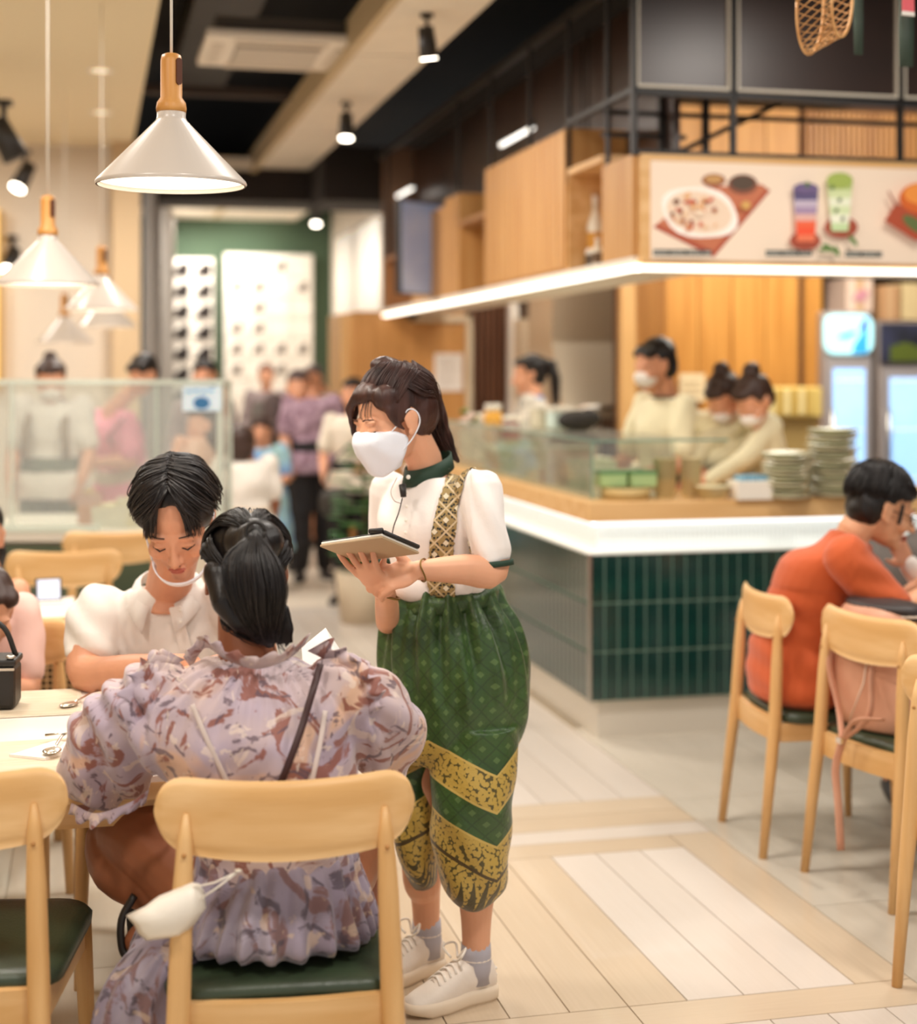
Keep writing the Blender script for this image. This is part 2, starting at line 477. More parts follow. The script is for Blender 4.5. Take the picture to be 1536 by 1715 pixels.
for i, (px, py) in enumerate(((168, 118), (170, 188), (180, 256))):
    b_ = 1.75 * F / (622 - py)
    p = P(px, py, b_)
    d = thing('recessed_downlight', ['round recessed ceiling light beside the front pendant cord', 'round recessed ceiling light behind the front pendant shade',
              'smallest round recessed ceiling light, farthest on the beige ceiling'][i], 'ceiling light', (p.x, p.y, 3.30), 0, 'recessed downlights in the beige ceiling')
    MB().lathe([(.05, -.004), (.075, -.008), (.075, 0), (.05, 0)], cap=False).build('ring', WHITE, d)
    MB().lathe([(.0, .0), (.05, -.002)], cap=False).build('lens', mat('warm_lens', '#ffe9c8', emit=1.6), d)

# cassette air conditioner
ac = thing('ceiling_air_conditioner', 'white ceiling cassette air conditioner in the black opening', 'air conditioner', G(1.0, 8.62, 3.3), R(13.37))
W2 = mat('ac_white', '#eee4d6', .5)
MB().box((0, 0, .03), (.80, .80, .05)).build('panel', W2, ac, bevel=.012)
MB().box((0, 0, .09), (.7, .7, .08)).build('housing', mat('ac_dark', '#4f473f', .7), ac)
MB().box((0, 0, 0), (.46, .46, .014)).build('grille_plate', mat('ac_grey', '#a79c8e', .6), ac)
for k in range(9): MB().box((0, -.2 + k * .05, -.012), (.44, .012, .014)).build('slat', W2, ac)
for sx, sy, w, h in ((0, .33, .5, .06), (0, -.33, .5, .06), (.33, 0, .06, .5), (-.33, 0, .06, .5)):
    MB().box((sx, sy, -.002), (w, h, .012)).build('louver', mat('ac_flap', '#d8ccbc', .5), ac)

def spotlight(p, lab, tilt=(0, 0), k=1.0, lens=True, colr=None):
    t = thing('ceiling_spotlight', lab, 'spotlight', p, 0, 'black ceiling spotlights')
    m = colr or BLACK
    d = V((tilt[0], tilt[1], -1)).normalized()
    MB().lathe([(.035 * k, 0), (.035 * k, -.02 * k)], n=14).build('ceiling_mount', m, t)
    MB().tube([(0, 0, -.02 * k), (0, 0, -.09 * k)], .012 * k).build('stem', m, t)
    c = V((0, 0, -.13 * k))
    MB().tube([c - d * .06 * k, c + d * .10 * k], [.04 * k, .05 * k], n=16).build('lamp_body', m, t)
    if lens: MB().tube([c + d * .095 * k, c + d * .107 * k], .042 * k, n=16).build('lens', LENS, t)
    return t
spotlight(P(715, 22, 7.6), 'black spotlight hanging from the white ceiling panels, nearest', (.1, .2), .95)
spotlight(P(580, 172, 9.9), 'lit black spotlight under the middle white ceiling panel', (0, -.2), 1.0)
spotlight(P(482, 285, 14.0), 'small black spotlight above the grey corridor strips', (0, -.1), 1.0)
spotlight(P(530, 338, 15.5), 'tiny lit spotlight in front of the green back wall', (0, -.4), 1.0)
spotlight(P(6, 168, 8.8), 'large dark spotlight at the left picture edge', (.5, .1), 1.5, False)
spotlight(P(42, 252, 11.4), 'lit dark spotlight left of the second pendant cord', (-.35, -.5), 1.3)
spotlight(P(20, 395, 11.9), 'lit round spotlight by the yellow strip on the far left', (-.1, -.8), 1.3)

# far walls
WL = mat('wall_beige', '#dcc8a8', .8)
a_l = aB(236, 12.4)
struct('wall_left', MB().gbox(-7, a_l, 12.4, 12.6, 0, 3.32), mat('wall_left_paint', '#e2d5c4', .8))
struct('wall_column', MB().gbox(aB(188, 12.3), aB(233, 12.3), 12.1, 12.4, 0, 3.3), mat('column_paint', '#dcc09a', .8))
struct('wall_far_left', MB().gbox(-7, -6.8, -.6, 12.4, 0, 4), WL)
struct('wall_back', MB().gbox(-.3, 3.2, 17.8, 18.0, 0, 4), mat('wall_green', '#475c46', .75))
struct('wall_right', MB().gbox(2.72, 2.9, 12.9, 17.8, 0, 3.4), mat('wall_right_paint', '#e9dccb', .8))
# curtains on the right corridor wall, their light put into the cloth as emission
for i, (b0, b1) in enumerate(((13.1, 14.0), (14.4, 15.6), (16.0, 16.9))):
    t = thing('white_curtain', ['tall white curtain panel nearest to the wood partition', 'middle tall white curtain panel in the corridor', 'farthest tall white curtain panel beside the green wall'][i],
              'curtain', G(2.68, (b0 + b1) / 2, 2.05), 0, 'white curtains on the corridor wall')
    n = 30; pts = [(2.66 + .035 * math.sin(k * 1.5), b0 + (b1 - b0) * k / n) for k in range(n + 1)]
    MB().rings([[G(a, b, 1.95) for a, b in pts], [G(a, b, 3.0) for a, b in pts]], False, False).build('cloth', mat('curtain_white_glow', '#fdf6ea', .8, emit=.35), t, True, thick=.006)
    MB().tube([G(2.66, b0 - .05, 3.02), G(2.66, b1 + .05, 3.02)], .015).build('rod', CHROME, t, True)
# grey shutters left of the back wall
t = thing('folding_partition', 'grey folding partition of narrow panels at corridor left', 'partition', G(.55, 15, 0), 0)
for k in range(7):
    q = k / 7; a0 = a_l + .04 + (.86 - a_l) * q; b0 = 12.6 + 5.0 * q
    MB().gbox(a0, a0 + .055, b0, b0 + .60, 0, 3.2).build('panel', mat('shutter_grey', '#b3aca4', .5), t, True)
# breeze block screens on the green wall
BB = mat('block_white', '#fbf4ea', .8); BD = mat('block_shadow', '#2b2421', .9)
def leaf_block(flip):
    mb = MB()
    mb.box((0, 0, 0), (.20, .05, .215)); return mb
blk = {}
def screen(name, lab, px0, px1, py0, ncol, dark, rows=9):
    b = 17.7; a0, a1 = aB(px0, b), aB(px1, b); z1 = zB(px0, py0, b)
    t = thing(name, lab, 'screen', G((a0 + a1) / 2, b, 0), R(13.37))
    w = a1 - a0
    MB().box((0, .03, z1 / 2 + .2), (w, .05, z1 - .4)).build('backing', BB, t)
    st = w / ncol; h = .235
    for r in range(rows):
        for c in range(ncol):
            x = -w / 2 + st * (c + .5); z = z1 - .14 - h * r
            key = (ncol, round(st, 3))
            if key not in blk:
                o = MB().box((0, 0, 0), (st * .93, .03, h * .93)).build('block', BB, t); blk[key] = o
            else: o = linked('block', blk[key], t)
            o.location = (x, -.01, z)
            if not dark and random.random() < .35: continue
            s = 1 if (r + c) % 2 else 1
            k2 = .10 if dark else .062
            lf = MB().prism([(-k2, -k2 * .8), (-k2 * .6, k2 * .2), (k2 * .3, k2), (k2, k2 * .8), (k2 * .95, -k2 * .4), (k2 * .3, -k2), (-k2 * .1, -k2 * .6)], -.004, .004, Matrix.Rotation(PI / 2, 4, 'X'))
            l = lf.build('hole_shade', BD if dark else mat('block_shade_pale', '#7b7068', .9), t); l.location = (x, -.03, z)  # dark leaf plate stands for the shade inside a block opening
    return t
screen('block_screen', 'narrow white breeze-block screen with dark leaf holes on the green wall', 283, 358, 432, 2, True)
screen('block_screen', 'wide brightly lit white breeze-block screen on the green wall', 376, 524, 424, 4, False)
area('wall_wash_glow', G(1.75, 17.2, 3.1), .4, 9, (1, .97, .88), (R(25), 0, R(13.37)))

# ---------------------------------------------------------------- counter
TILE = mat('green_tile', '#0f3b33', .14, c2='#0a2a28', vscale=9, bump=.06, bscale=16, spec=.7, coat=.5)
GROUT = mat('grout', '#728c7d', .8)
ct = thing('service_counter', 'L-shaped counter with dark green vertical tiles and oak worktop', 'counter', G(2.04, 6.2, 0), R(13.37))
def L_prism(a0, b0, da, db, a1, b1, z0, z1):
    pts = [(a0, b0), (a1, b0), (a1, b0 + db), (a0 + da, b0 + db), (a0 + da, b1), (a0, b1)]
    return MB().rings([[G(a, b, z0) for a, b in pts], [G(a, b, z1) for a, b in pts]], True, True, False)
L_prism(2.03, 6.19, .62, .62, 4.9, 10.4, .917, 1.0).build('worktop', WOODX, ct, True, bevel=.004)
L_prism(2.045, 6.205, .6, .6, 4.88, 10.4, .165, .78).build('tile_base', GROUT, ct, True)
L_prism(2.035, 6.195, .6, .6, 4.88, 10.4, .780, .788).build('ledge', mat('ledge_white', '#f4f4ee', .4), ct, True)
LIT = mat('recess_white_lit', '#f3f8f6', .5, emit=.22)  # LED light falling on the white recess, put in as faint emission
L_prism(2.09, 6.25, .5, .5, 4.86, 10.4, .788, .917).build('recess_panel', LIT, ct, True)
ribs = MB()
for k in range(140): ribs.gbox(2.1 + k * .02, 2.108 + k * .02, 6.243, 6.25, .79, .915)
tag(ribs.build('rib', LIT, ct, True), kind='stuff')
MB().gbox(2.06, 4.86, 6.21, 6.225, .903, .916).gbox(2.06, 2.075, 6.21, 10.3, .903, .916).build('led_strip', LEDC, ct, True)
L_prism(2.085, 6.235, .5, .5, 4.86, 10.4, 0, .165).build('toe_kick', mat('kick_white', '#ded6c8', .3, metal=.25), ct, True)
MB().gbox(2.033, 2.045, 6.193, 6.205, .165, .785).build('corner_trim', STEEL, ct, True)
def tile_mesh():
    w, h, e = .0276, .0985, .0025
    vs = [(x * w, 0, z * h) for z in (-1, 1) for x in (-1, 1)] + [(x * (w - e), -.006, z * (h - e)) for z in (-1, 1) for x in (-1, 1)]
    return MB().add(vs, [(4, 5, 7, 6), (0, 1, 5, 4), (1, 3, 7, 5), (3, 2, 6, 7), (2, 0, 4, 6)]).mesh('tile')
tm = tile_mesh(); tm.materials.append(TILE)
for r in range(3):
    for c in range(27):
        o = bpy.data.objects.new('tile', tm); col.objects.link(o); o.parent = ct
        o.location = (.036 + .0605 * c, .005, .165 + .1025 + .205 * r)
    for c in range(52):
        o = bpy.data.objects.new('tile', tm); col.objects.link(o); o.parent = ct
        o.location = (.005, .036 + .0605 * c, .165 + .1025 + .205 * r); o.rotation_euler = (0, 0, -PI / 2)

# canopy with wood boxes and a black steel frame
cp = thing('kitchen_canopy', 'oak-clad canopy with black steel frame and lit lower edge', 'canopy', G(2.23, 6.2, 2.0), R(13.37))
a_ = 2.23
L_prism(a_, 6.2, .5, .6, 4.9, 11.9, 2.0, 2.035).build('soffit', mat('soffit_white', '#efe8dc', .5), cp, True)
MB().gbox(a_ + .01, 4.9, 6.19, 6.22, 1.975, 1.998).gbox(a_ - .01, a_ + .03, 6.19, 11.9, 1.975, 1.998).build('led_strip', LEDW, cp, True)
def wbox(b0, b1, z0, z1, m=None, name='wood_panel'):
    return MB().gbox(a_, a_ + .4, b0, b1, z0, z1).build(name, m or PANELW, cp, True, bevel=.004)
bb = lambda px: bA(px, a_)
wbox(bb(950), bb(815), 2.035, 2.72)
for k in range(12):
    b0 = bb(950) + (bb(815) - bb(950)) * k / 12
    MB().gbox(a_ - .012, a_, b0 + .008, b0 + (bb(815) - bb(950)) / 12 - .008, 2.05, 2.71).build('slat', PANELW, cp, True)
wbox(6.2, bb(1008), 2.035, 2.47)
MB().gbox(a_, a_ + .42, bb(1008), bb(950), 2.49, 2.52).gbox(a_ + .4, a_ + .42, bb(1008), bb(950), 2.035, 2.5).gbox(a_, a_ + .4, bb(950) - .02, bb(950), 2.035, 2.5).build('niche', WOODY, cp, True)
wbox(bb(768), bb(745), 2.035, 2.66)
MB().gbox(a_ + .38, a_ + .4, bb(815), bb(768), 2.035, 2.45).gbox(a_, a_ + .4, bb(815), bb(768), 2.45, 2.48).build('niche', mat('niche_wood', '#a87848', .6), cp, True)
wbox(bb(745), bb(690), 2.035, 2.62)
MB().gbox(a_ + .38, a_ + .4, bb(690), 11.9, 2.035, 2.4).gbox(a_, a_ + .4, bb(690), 11.9, 2.4, 2.43).gbox(a_, a_ + .4, 11.86, 11.9, 2.035, 2.4).build('niche', mat('niche_wood_red', '#b07a4c', .6), cp, True)
fr = lambda mb, nm='frame_bar', m=BLACK: mb.build(nm, m, cp, True)
for px in (648, 765, 820, 885, 950, 1015): fr(MB().gbox(a_, a_ + .018, bb(px) - .009, bb(px) + .009, 2.45, 3.30), 'frame_post')
fr(MB().gbox(a_, a_ + .04, 6.2, 12.2, 3.24, 3.28)); fr(MB().gbox(a_, a_ + .025, 6.2, bb(950), 2.73, 2.755)); fr(MB().gbox(a_ + .5, a_ + .54, 6.2, 12.2, 3.24, 3.28))
fr(MB().bar(G(a_ + .2, 6.4, 2.47), G(a_ + .85, 6.6, 2.78), .02))
for px in (1062, 1228, 1508): fr(MB().gbox(aB(px, 6.2) - .010, aB(px, 6.2) + .010, 6.185, 6.22, 2.47, 3.30), 'frame_post')
for px in (1110, 1184): fr(MB().gbox(aB(px, 6.6) - .014, aB(px, 6.6) + .014, 6.6, 6.63, 2.47, 3.30), 'frame_post')
fr(MB().gbox(a_, 4.9, 6.185, 6.22, 2.715, 2.745)); fr(MB().gbox(a_, 4.9, 6.6, 6.62, 2.70, 2.72)); fr(MB().gbox(a_, 4.9, 6.185, 6.22, 2.46, 2.485))
fr(MB().gbox(a_, a_ + .4, 6.6, 6.62, 2.60, 2.62))
for i, (p0, p1) in enumerate(((1066, 1222), (1234, 1503), (1513, 1700))):
    x0, x1 = aB(p0, 6.2), aB(p1, 6.2)
    MB().gbox(x0, x1, 6.205, 6.215, 2.75, 3.32).build('dark_glass_panel', BROWNGLASS, cp, True)
    MB().gbox(x0, x1, 6.19, 6.205, 2.75, 2.762).gbox(x0, x0 + .01, 6.19, 6.205, 2.76, 3.32).gbox(x1 - .01, x1, 6.19, 6.205, 2.76, 3.32).build('panel_edge', mat('edge_strip', '#ded3c0', .5), cp, True)
MB().gbox(a_ + .30, a_ + .33, 6.5, 12.2, 2.5, 3.5).build('dark_glass_panel', BROWNGLASS, cp, True)
MB().gbox(a_ + .1, 4.9, 6.2, 11.9, 3.3, 3.34).build('top', BLACKM, cp, True)
struct('ceiling_kitchen', MB().gbox(2.75, 7.3, 6.75, 12.4, 3.34, 3.4), mat('kitchen_ceiling', '#6b5646', .8))

# menu board
mbd = thing('menu_board', 'long backlit menu board of Thai dishes and iced drinks above the counter', 'sign', G(2.26, 6.18, 2.24), R(13.37))
MB().gbox(2.25, 4.9, 6.155, 6.2, 2.004, 2.465).build('frame', WOODX, mbd, True, bevel=.004)
CR = mat('menu_cream', '#e3cdb6', .5, emit=.30)
MB().gbox(2.29, 4.9, 6.148, 6.156, 2.020, 2.435).build('poster', CR, mbd, True)
BPL = 6.147
lay = [0]
def flat(name, pts, colr, em=.25, rough=.5):
    lay[0] += 1
    q = [on_b(x, y, BPL - .0006 * lay[0]) for x, y in pts]
    d = G(0, .0004, 0)
    return MB().rings([[p for p in q], [p + d for p in q]], True, True, False).build(name, mat('print_' + colr.strip('#'), colr, rough, emit=em), mbd, True)
def oval(cx, cy, rx, ry, rot=0, n=22, wob=0):
    r = R(rot)
    return [(cx + (1 + wob * math.sin(4 * t)) * (rx * math.cos(t) * math.cos(r) - ry * math.sin(t) * math.sin(r)), cy + (1 + wob * math.sin(4 * t)) * (rx * math.cos(t) * math.sin(r) + ry * math.sin(t) * math.cos(r))) for t in (2 * PI * k / n for k in range(n))]
def crop(x, y): return (1000 + x / 2.866, y / 2.866)
flat('printed_tray', [crop(*q) for q in ((270, 1090), (560, 1235), (832, 915), (790, 885), (500, 900))], '#a5492f')
flat('printed_tray_top', [crop(*q) for q in ((290, 1075), (560, 1205), (815, 905), (780, 890), (500, 900))], '#b86a48')
flat('printed_bowl', oval(*crop(560, 865), 20, 11), '#8a4a2c'); flat('printed_bowl', oval(*crop(700, 885), 25, 17), '#7c4630')
flat('printed_sauce', oval(*crop(560, 860), 15, 7), '#b98a50'); flat('printed_sauce', oval(*crop(700, 878), 20, 12), '#4d3a2a')
flat('printed_plate', oval(*crop(493, 1020), 66, 43, 12, wob=.05), '#f1e6da'); flat('printed_plate_well', oval(*crop(490, 1018), 56, 35, 12), '#e2c8ae')
random.seed(3)
for k in range(34):
    t = random.random() * 6.28; r_ = random.random() ** .5
    x, y = crop(490 + 140 * r_ * math.cos(t), 1015 + 85 * r_ * math.sin(t))
    flat('printed_food', oval(x, y, 3 + random.random() * 5, 2 + random.random() * 3, random.random() * 180, 8), random.choice(['#c0502f', '#d9a877', '#8c3a22', '#e9d3b8', '#c87a4a', '#6b3a28', '#dcb48a']))
flat('printed_lime', oval(*crop(715, 985), 8, 7), '#c89a54')
def cup(cx, y0, y1, w0, w1, cols_):
    n = len(cols_)
    for k, c in enumerate(cols_):
        t0, t1 = k / n, (k + 1) / n
        wa, wb = w0 + (w1 - w0) * t0, w0 + (w1 - w0) * t1
        ya, yb = y0 + (y1 - y0) * t0, y0 + (y1 - y0) * t1
        flat('printed_cup', [crop(cx - wa, ya), crop(cx + wa, ya), crop(cx + wb, yb), crop(cx - wb, yb)], c)
flat('printed_coaster', oval(*crop(1000, 1155), 26, 16), '#9c4630'); flat('printed_coaster', oval(*crop(1172, 1090), 28, 18), '#9c4630')
cup(1003, 895, 1160, 62, 42, ['#7d6a86', '#5d5378', '#b9a9b8', '#9d84a0', '#d7a79a', '#e2603c', '#e4502f', '#df7350'])
cup(1166, 870, 1110, 62, 40, ['#a9b670', '#c6cf9c', '#dfe0c4', '#c9d3a4', '#e5e4cc', '#bccf9c'])
flat('printed_foam', oval(*crop(1166, 865), 22, 13), '#98a850'); flat('printed_foam', oval(*crop(1003, 905), 21, 10), '#66557a'); flat('printed_leaf', oval(*crop(1010, 885), 4, 5), '#4f6a34')
for x, y in ((1165, 960), (1150, 1010), (1180, 1050), (1130, 900)): flat('printed_leaf', oval(*crop(x, y), 3, 4, 30), '#4d6238')
for x, y, r_ in ((1110, 1190, 12), (1150, 1205, 10), (1085, 1200, 7), (1225, 1150, 9), (1240, 1165, 7)): flat('printed_leaf', oval(*crop(x, y), r_, r_ * .45, x % 90, 8), '#58763a')
flat('printed_tray', [crop(*q) for q in ((1380, 1060), (1536, 1160), (1700, 1010), (1430, 980))], '#a5492f')
flat('printed_dish', oval(*crop(1560, 950), 38, 26), '#c85f26'); flat('printed_dish', oval(*crop(1560, 930), 30, 18), '#e08a3c'); flat('printed_leaf', oval(*crop(1530, 1080), 26, 10, 35), '#5d6a3c')
flat('printed_stick', [crop(*q) for q in ((1395, 920), (1402, 915), (1440, 985), (1430, 992))], '#8a4a34')
for x0, x1, y in ((270, 550, 1213), (810, 1032, 1216), (1192, 1370, 1221)):
    flat('caption_bar', [crop(x0, y - 16), crop(x1, y - 14), crop(x1, y + 14), crop(x0, y + 14)], '#4a4c48')
    n = int((x1 - x0) / 16)
    for k in range(n):
        if k % 5 == 4: continue
        xa = x0 + 8 + k * 16
        flat('caption_letter', [crop(xa, y - 5), crop(xa + 9, y - 5), crop(xa + 9, y + 5), crop(xa, y + 5)], '#b9b6ac')

# kitchen walls
BW = 9.6
wk = struct('wall_kitchen', MB().gbox(aB(1040, BW), aB(1374, BW), BW, BW + .15, 0, 3.34).gbox(aB(1374, BW), 7.3, BW, BW + .15, 2.3, 3.34).gbox(aB(1374, BW), 7.3, BW + .9, BW + 1.0, 0, 2.3), mat('kitchen_wall_brown', '#5b3a22', .8))
def wp(px0, px1, z0, z1, m, name='wall_panel', d=.03, b=BW):
    return MB().gbox(aB(px0, b), aB(px1, b), b - d, b, z0, z1).build(name, m, wk, True)
for k in range(7): wp(1064 + 7 * k, 1068.5 + 7 * k, .9, 3.3, SLAT, 'slat', .04)
wp(1035, 1060, 0, 3.3, WOOD, 'wood_post', .06)
KW = wood('kitchen_wood', '#cf9348', '#bd8038', 'z')
for x0, x1 in ((1113, 1166), (1168, 1222), (1224, 1278), (1280, 1334)): wp(x0, x1, .9, 3.3, KW)
wp(1345, 1373, .9, 2.3, KW)
for k in range(26): wp(1346 + 9 * k, 1351.5 + 9 * k, 2.3, 3.3, SLAT, 'slat', .045)
# far left of the kitchen: slats, column, hood
struct('wall_service', MB().gbox(2.3, 5.0, 12.2, 12.35, 0, 3.34), mat('service_wall', '#7b5c46', .8))
sv = struct('wall_service_slats', MB().gbox(aB(786, 12.0), aB(856, 12.0), 12.05, 12.1, 0, 2.9), mat('slat_back', '#5a3c2a', .8))
for k in range(7): MB().gbox(aB(789 + 10 * k, 12.0), aB(795 + 10 * k, 12.0), 12.0, 12.05, 0, 2.9).build('slat', SLATD, sv, True)
struct('wall_trim', MB().gbox(aB(855, 11.6), aB(868, 11.6), 11.6, 11.7, 0, 2.9), WHITE)
struct('wall_dark_recess', MB().gbox(aB(868, 11.9), aB(905, 11.9), 11.9, 12.0, 0, 2.9), mat('recess_brown', '#6a5444', .7))
struct('wall_column_kitchen', MB().gbox(aB(872, 11.4), aB(925, 11.4), 11.4, 11.6, 0, 1.95), mat('kitchen_column', '#d8c3a6', .7))
hd = thing('range_hood', 'large beige steel range hood slanting above the kitchen stove', 'range hood', G(3.5, 10.5, 1.2), R(13.37))
HS = mat('hood_steel', '#cbbda6', .36, metal=.25)
a0, a1 = aB(918, 10.4), aB(1040, 10.4)
MB().rings([[G(a, b, z) for b, z in ((10.3, 2.9), (10.3, 1.75), (10.0, 1.25), (10.9, 1.2), (10.9, 2.9))] for a in (a0, a1)], True, True, False).build('hood_body', HS, hd, True)
MB().gbox(a0, a1, 10.86, 10.9, .0, 1.3).build('splashback', mat('splash', '#efe6d6', .3, metal=.2), hd, True)
MB().gbox(a0 + .05, a1 - .05, 10.0, 10.6, 0, .93).build('stove_block', STEEL, hd, True)
MB().tube([G(a0 + .1, 10.02, 1.3), G(a1 - .1, 10.02, 1.3)], .02).build('rail', CHROME, hd, True)
# oak partition under the end of the canopy
pt = thing('oak_partition', 'oak cabinet partition with pale frame standing behind the waitress', 'partition', G(1.9, 11.9, 0), R(13.37))
b_ = 11.95
MB().gbox(aB(592, b_), aB(782, b_), b_, b_ + .7, 0, 2.02).build('cabinet_body', wood('partition_oak', '#cf985a', '#bf8748', 'z'), pt, True, bevel=.01)
MB().gbox(aB(573, b_), aB(592, b_), b_ + .05, b_ + .7, 0, 2.0).build('side_panel', WOOD, pt, True)
MB().gbox(aB(690, b_), aB(790, b_), b_ - .03, b_, 1.94, 1.99).gbox(aB(780, b_), aB(790, b_), b_ - .03, b_, 0, 1.99).build('door_frame', CREAM, pt, True)
MB().gbox(aB(600, b_), aB(770, b_), b_ - .012, b_, .1, 1.9).build('door', wood('partition_oak2', '#cc9355', '#c08849', 'z'), pt, True, bevel=.004)
nt_ = thing('paper_notice', 'white paper notice taped to the oak partition', 'notice', on_b(750, 655, b_ - .02))
MB().gbox(aB(727, b_), aB(774, b_), b_ - .022, b_ - .016, zB(750, 655, b_), zB(750, 592, b_)).build('sheet', mat('paper', '#efe4da', .8), nt_, True)
lines = MB()
for k in range(9): lines.gbox(aB(733, b_), aB(733 + (30 if k % 3 else 22), b_), b_ - .0235, b_ - .022, zB(750, 645 - 5.4 * k, b_), zB(750, 643.6 - 5.4 * k, b_))
tag(lines.build('print_line', mat('print_grey', '#b0a49c', .8), nt_, True), kind='stuff')
cm = thing('security_camera', 'small dark dome camera under the canopy end', 'camera', on_b(690, 535, b_ - .05) + V((0, 0, .05)))
MB().lathe([(.045, 0), (.045, -.02), (.03, -.05), (.0, -.062)]).build('dome', BLACK, cm); MB().lathe([(.05, .0), (.05, .012)]).build('mount', WHITE, cm)
# ---------------------------------------------------------------- chairs
def back_panel(w, zc, h, depth, thick, lean=-.05):
    """curved backrest, concave towards +y; rounded ends"""
    n, k = 40, 8; fr, bk = [], []
    for i in range(n + 1):
        s = -math.cos(PI * i / n)
        e = max(0, abs(s) - .70) / .30
        hh = h / 2 * math.sqrt(max(.0, 1 - e ** 2.6)) * (1 - .08 * s * s) + .003
        x = s * w / 2; y = -.172 - depth * (1 - s * s)
        tx = 2 * depth * s * 2 / w; nl = math.hypot(1, tx); nx, ny = -tx / nl, 1 / nl
        lift = .018 * s * s
        f, b = [], []
        for j in range(k + 1):
            q = -1 + 2 * j / k; z = zc + lift + q * hh; yy = y - lean * (z - zc)
            rnd = math.sqrt(max(0, 1 - abs(q) ** 6)) * (1 if e < .85 else .7)
            f.append(V((x + nx * thick / 2 * rnd, yy + ny * thick / 2 * rnd, z))); b.append(V((x - nx * thick / 2 * rnd, yy - ny * thick / 2 * rnd, z)))
        fr.append(f); bk.append(b)
    rs = [f + list(reversed(b)) for f, b in zip(fr, bk)]
    return MB().rings(rs, True, True, True)
def make_chair(label):
    t = thing('dining_chair', label, 'chair')
    back_panel(.462, .752, .136, .042, .018).build('backrest', WOODX, t)
    seat = MB()
    rs = []
    for z, g in ((.425, -.010), (.430, 0), (.447, .002), (.458, -.006), (.463, -.03), (.466, -.10)):
        rs.append([V((x, y + .01, z - .006 * (1 - (y / .22) ** 2))) for x, y in rbox(.43 + 2 * g, .42 + 2 * g, .07, 5)])
    seat.rings(rs, True, True, True).build('seat', GREEN_LEATHER, t)
    for s in (-1, 1):
        MB().tube([(s * .205, -.262, 0), (s * .196, -.232, .28), (s * .188, -.215, .44), (s * .182, -.206, .62), (s * .178, -.202, .72), (s * .176, -.200, .768)],
                  [.0135, .0185, .021, .019, .014, .005], 12).build('leg', WOOD, t)
        MB().tube([(s * .205, .195, 0), (s * .196, .185, .30), (s * .19, .18, .435)], [.0125, .018, .020], 12).build('leg', WOOD, t)
        MB().bar((s * .188, -.20, .395), (s * .19, .18, .395), .020, .06).build('side_rail', WOODY, t, bevel=.003)
    MB().rings([[V((x, y, z)) for y, z in ((-.212 - .02 * (1 - (x / .19) ** 2), .438), (-.19 - .02 * (1 - (x / .19) ** 2), .438), (-.19 - .02 * (1 - (x / .19) ** 2), .365), (-.212 - .02 * (1 - (x / .19) ** 2), .365))] for x in (-.185, -.12, -.06, 0, .06, .12, .185)], True, True, False).build('rear_rail', WOODX, t)
    MB().bar((-.19, .18, .395), (.19, .18, .395), .020, .06).build('front_rail', WOODX, t, bevel=.003)
    for s in (-1, 1):
        MB().tube([(s * .179, -.222, .70), (s * .179, -.18, .70)], .004, 8).build('dowel', mat('dowel_wood', '#b98246', .5), t)
    return t
chair0 = make_chair('oak dining chair carrying the woman in the floral dress')
chair0.location = (-.335, 2.965, 0); chair0.rotation_euler = (0, 0, R(8)); chair0['group'] = 'oak dining chairs with green seats'
index_kids()
def chair(x, y, rz, label):
    c = copy_tree(chair0); c.location = (x, y, 0); c.rotation_euler = (0, 0, R(rz)); c['label'] = label
    return c
chair(-.955, 3.00, 3, 'empty oak dining chair cut by the lower left picture edge')
chair(-.80, 4.13, 194, 'oak dining chair under the man in the white polo shirt')
chair(-1.33, 4.33, 186, 'oak dining chair behind the black bag, its back showing at the left edge')
chair(1.197, 5.183, -81.4, 'oak dining chair under the man in the orange shirt')
chair(1.395, 4.729, -65.8, 'oak dining chair with the pink backpack standing on its seat')
chair(1.43, 3.98, -40, 'oak dining chair cut by the right picture edge, nearest on that side')
chair(-1.62, 6.45, 8, 'blurred oak chair left behind the seated man, nearer one')
chair(-1.58, 7.20, 8, 'blurred oak chair behind the nearer empty chair, by the glass display')
chair(2.20, 5.30, 98, 'oak dining chair on the far side of the right-hand table')

# ---------------------------------------------------------------- tables and what lies on them
TOP = mat('table_top', '#f9ece0', .35, var=.04, coat=.2)
def table(name, label, a0, a1, b0, b1, z=.74, topm=TOP, group='restaurant tables', legs=True):
    c = G((a0 + a1) / 2, (b0 + b1) / 2, 0); w, d = a1 - a0, b1 - b0
    t = thing(name, label, 'table', c, R(13.37), group)
    MB().box((0, 0, z - .006), (w - .006, d - .006, .012)).build('table_top', topm, t)
    MB().box((0, 0, z - .030), (w, d, .036)).build('edge_band', WOODX, t, bevel=.003)
    for s in (-1, 1):
        MB().box((0, s * (d / 2 - .05), z - .075), (w - .12, .02, .06)).build('apron', WOODX, t)
        MB().box((s * (w / 2 - .05), 0, z - .075), (.02, d - .12, .06)).build('apron', WOODY, t)
    if legs:
        for sx in (-1, 1):
            for sy in (-1, 1):
                MB().tube([(sx * (w / 2 - .05), sy * (d / 2 - .05), 0), (sx * (w / 2 - .05), sy * (d / 2 - .05), z - .05)], [.016, .024], 10).build('leg', WOOD, t)
    return t
table('dining_table', 'long oak-edged pale table between the man in white and the woman in the floral dress', -.83, .53, 3.16, 4.05)
table('dining_table', 'blurred pale table behind the child at the left edge', -1.05, -.05, 5.25, 5.75)
table('dining_table', 'pale table at the right edge in front of the man in orange', 2.80, 3.50, 4.05, 5.05)
MATM = mat('placemat_paper', '#e4d6c2', .8, c2='#d6c4aa', vscale=30, vstretch=(.2, 6, 1))
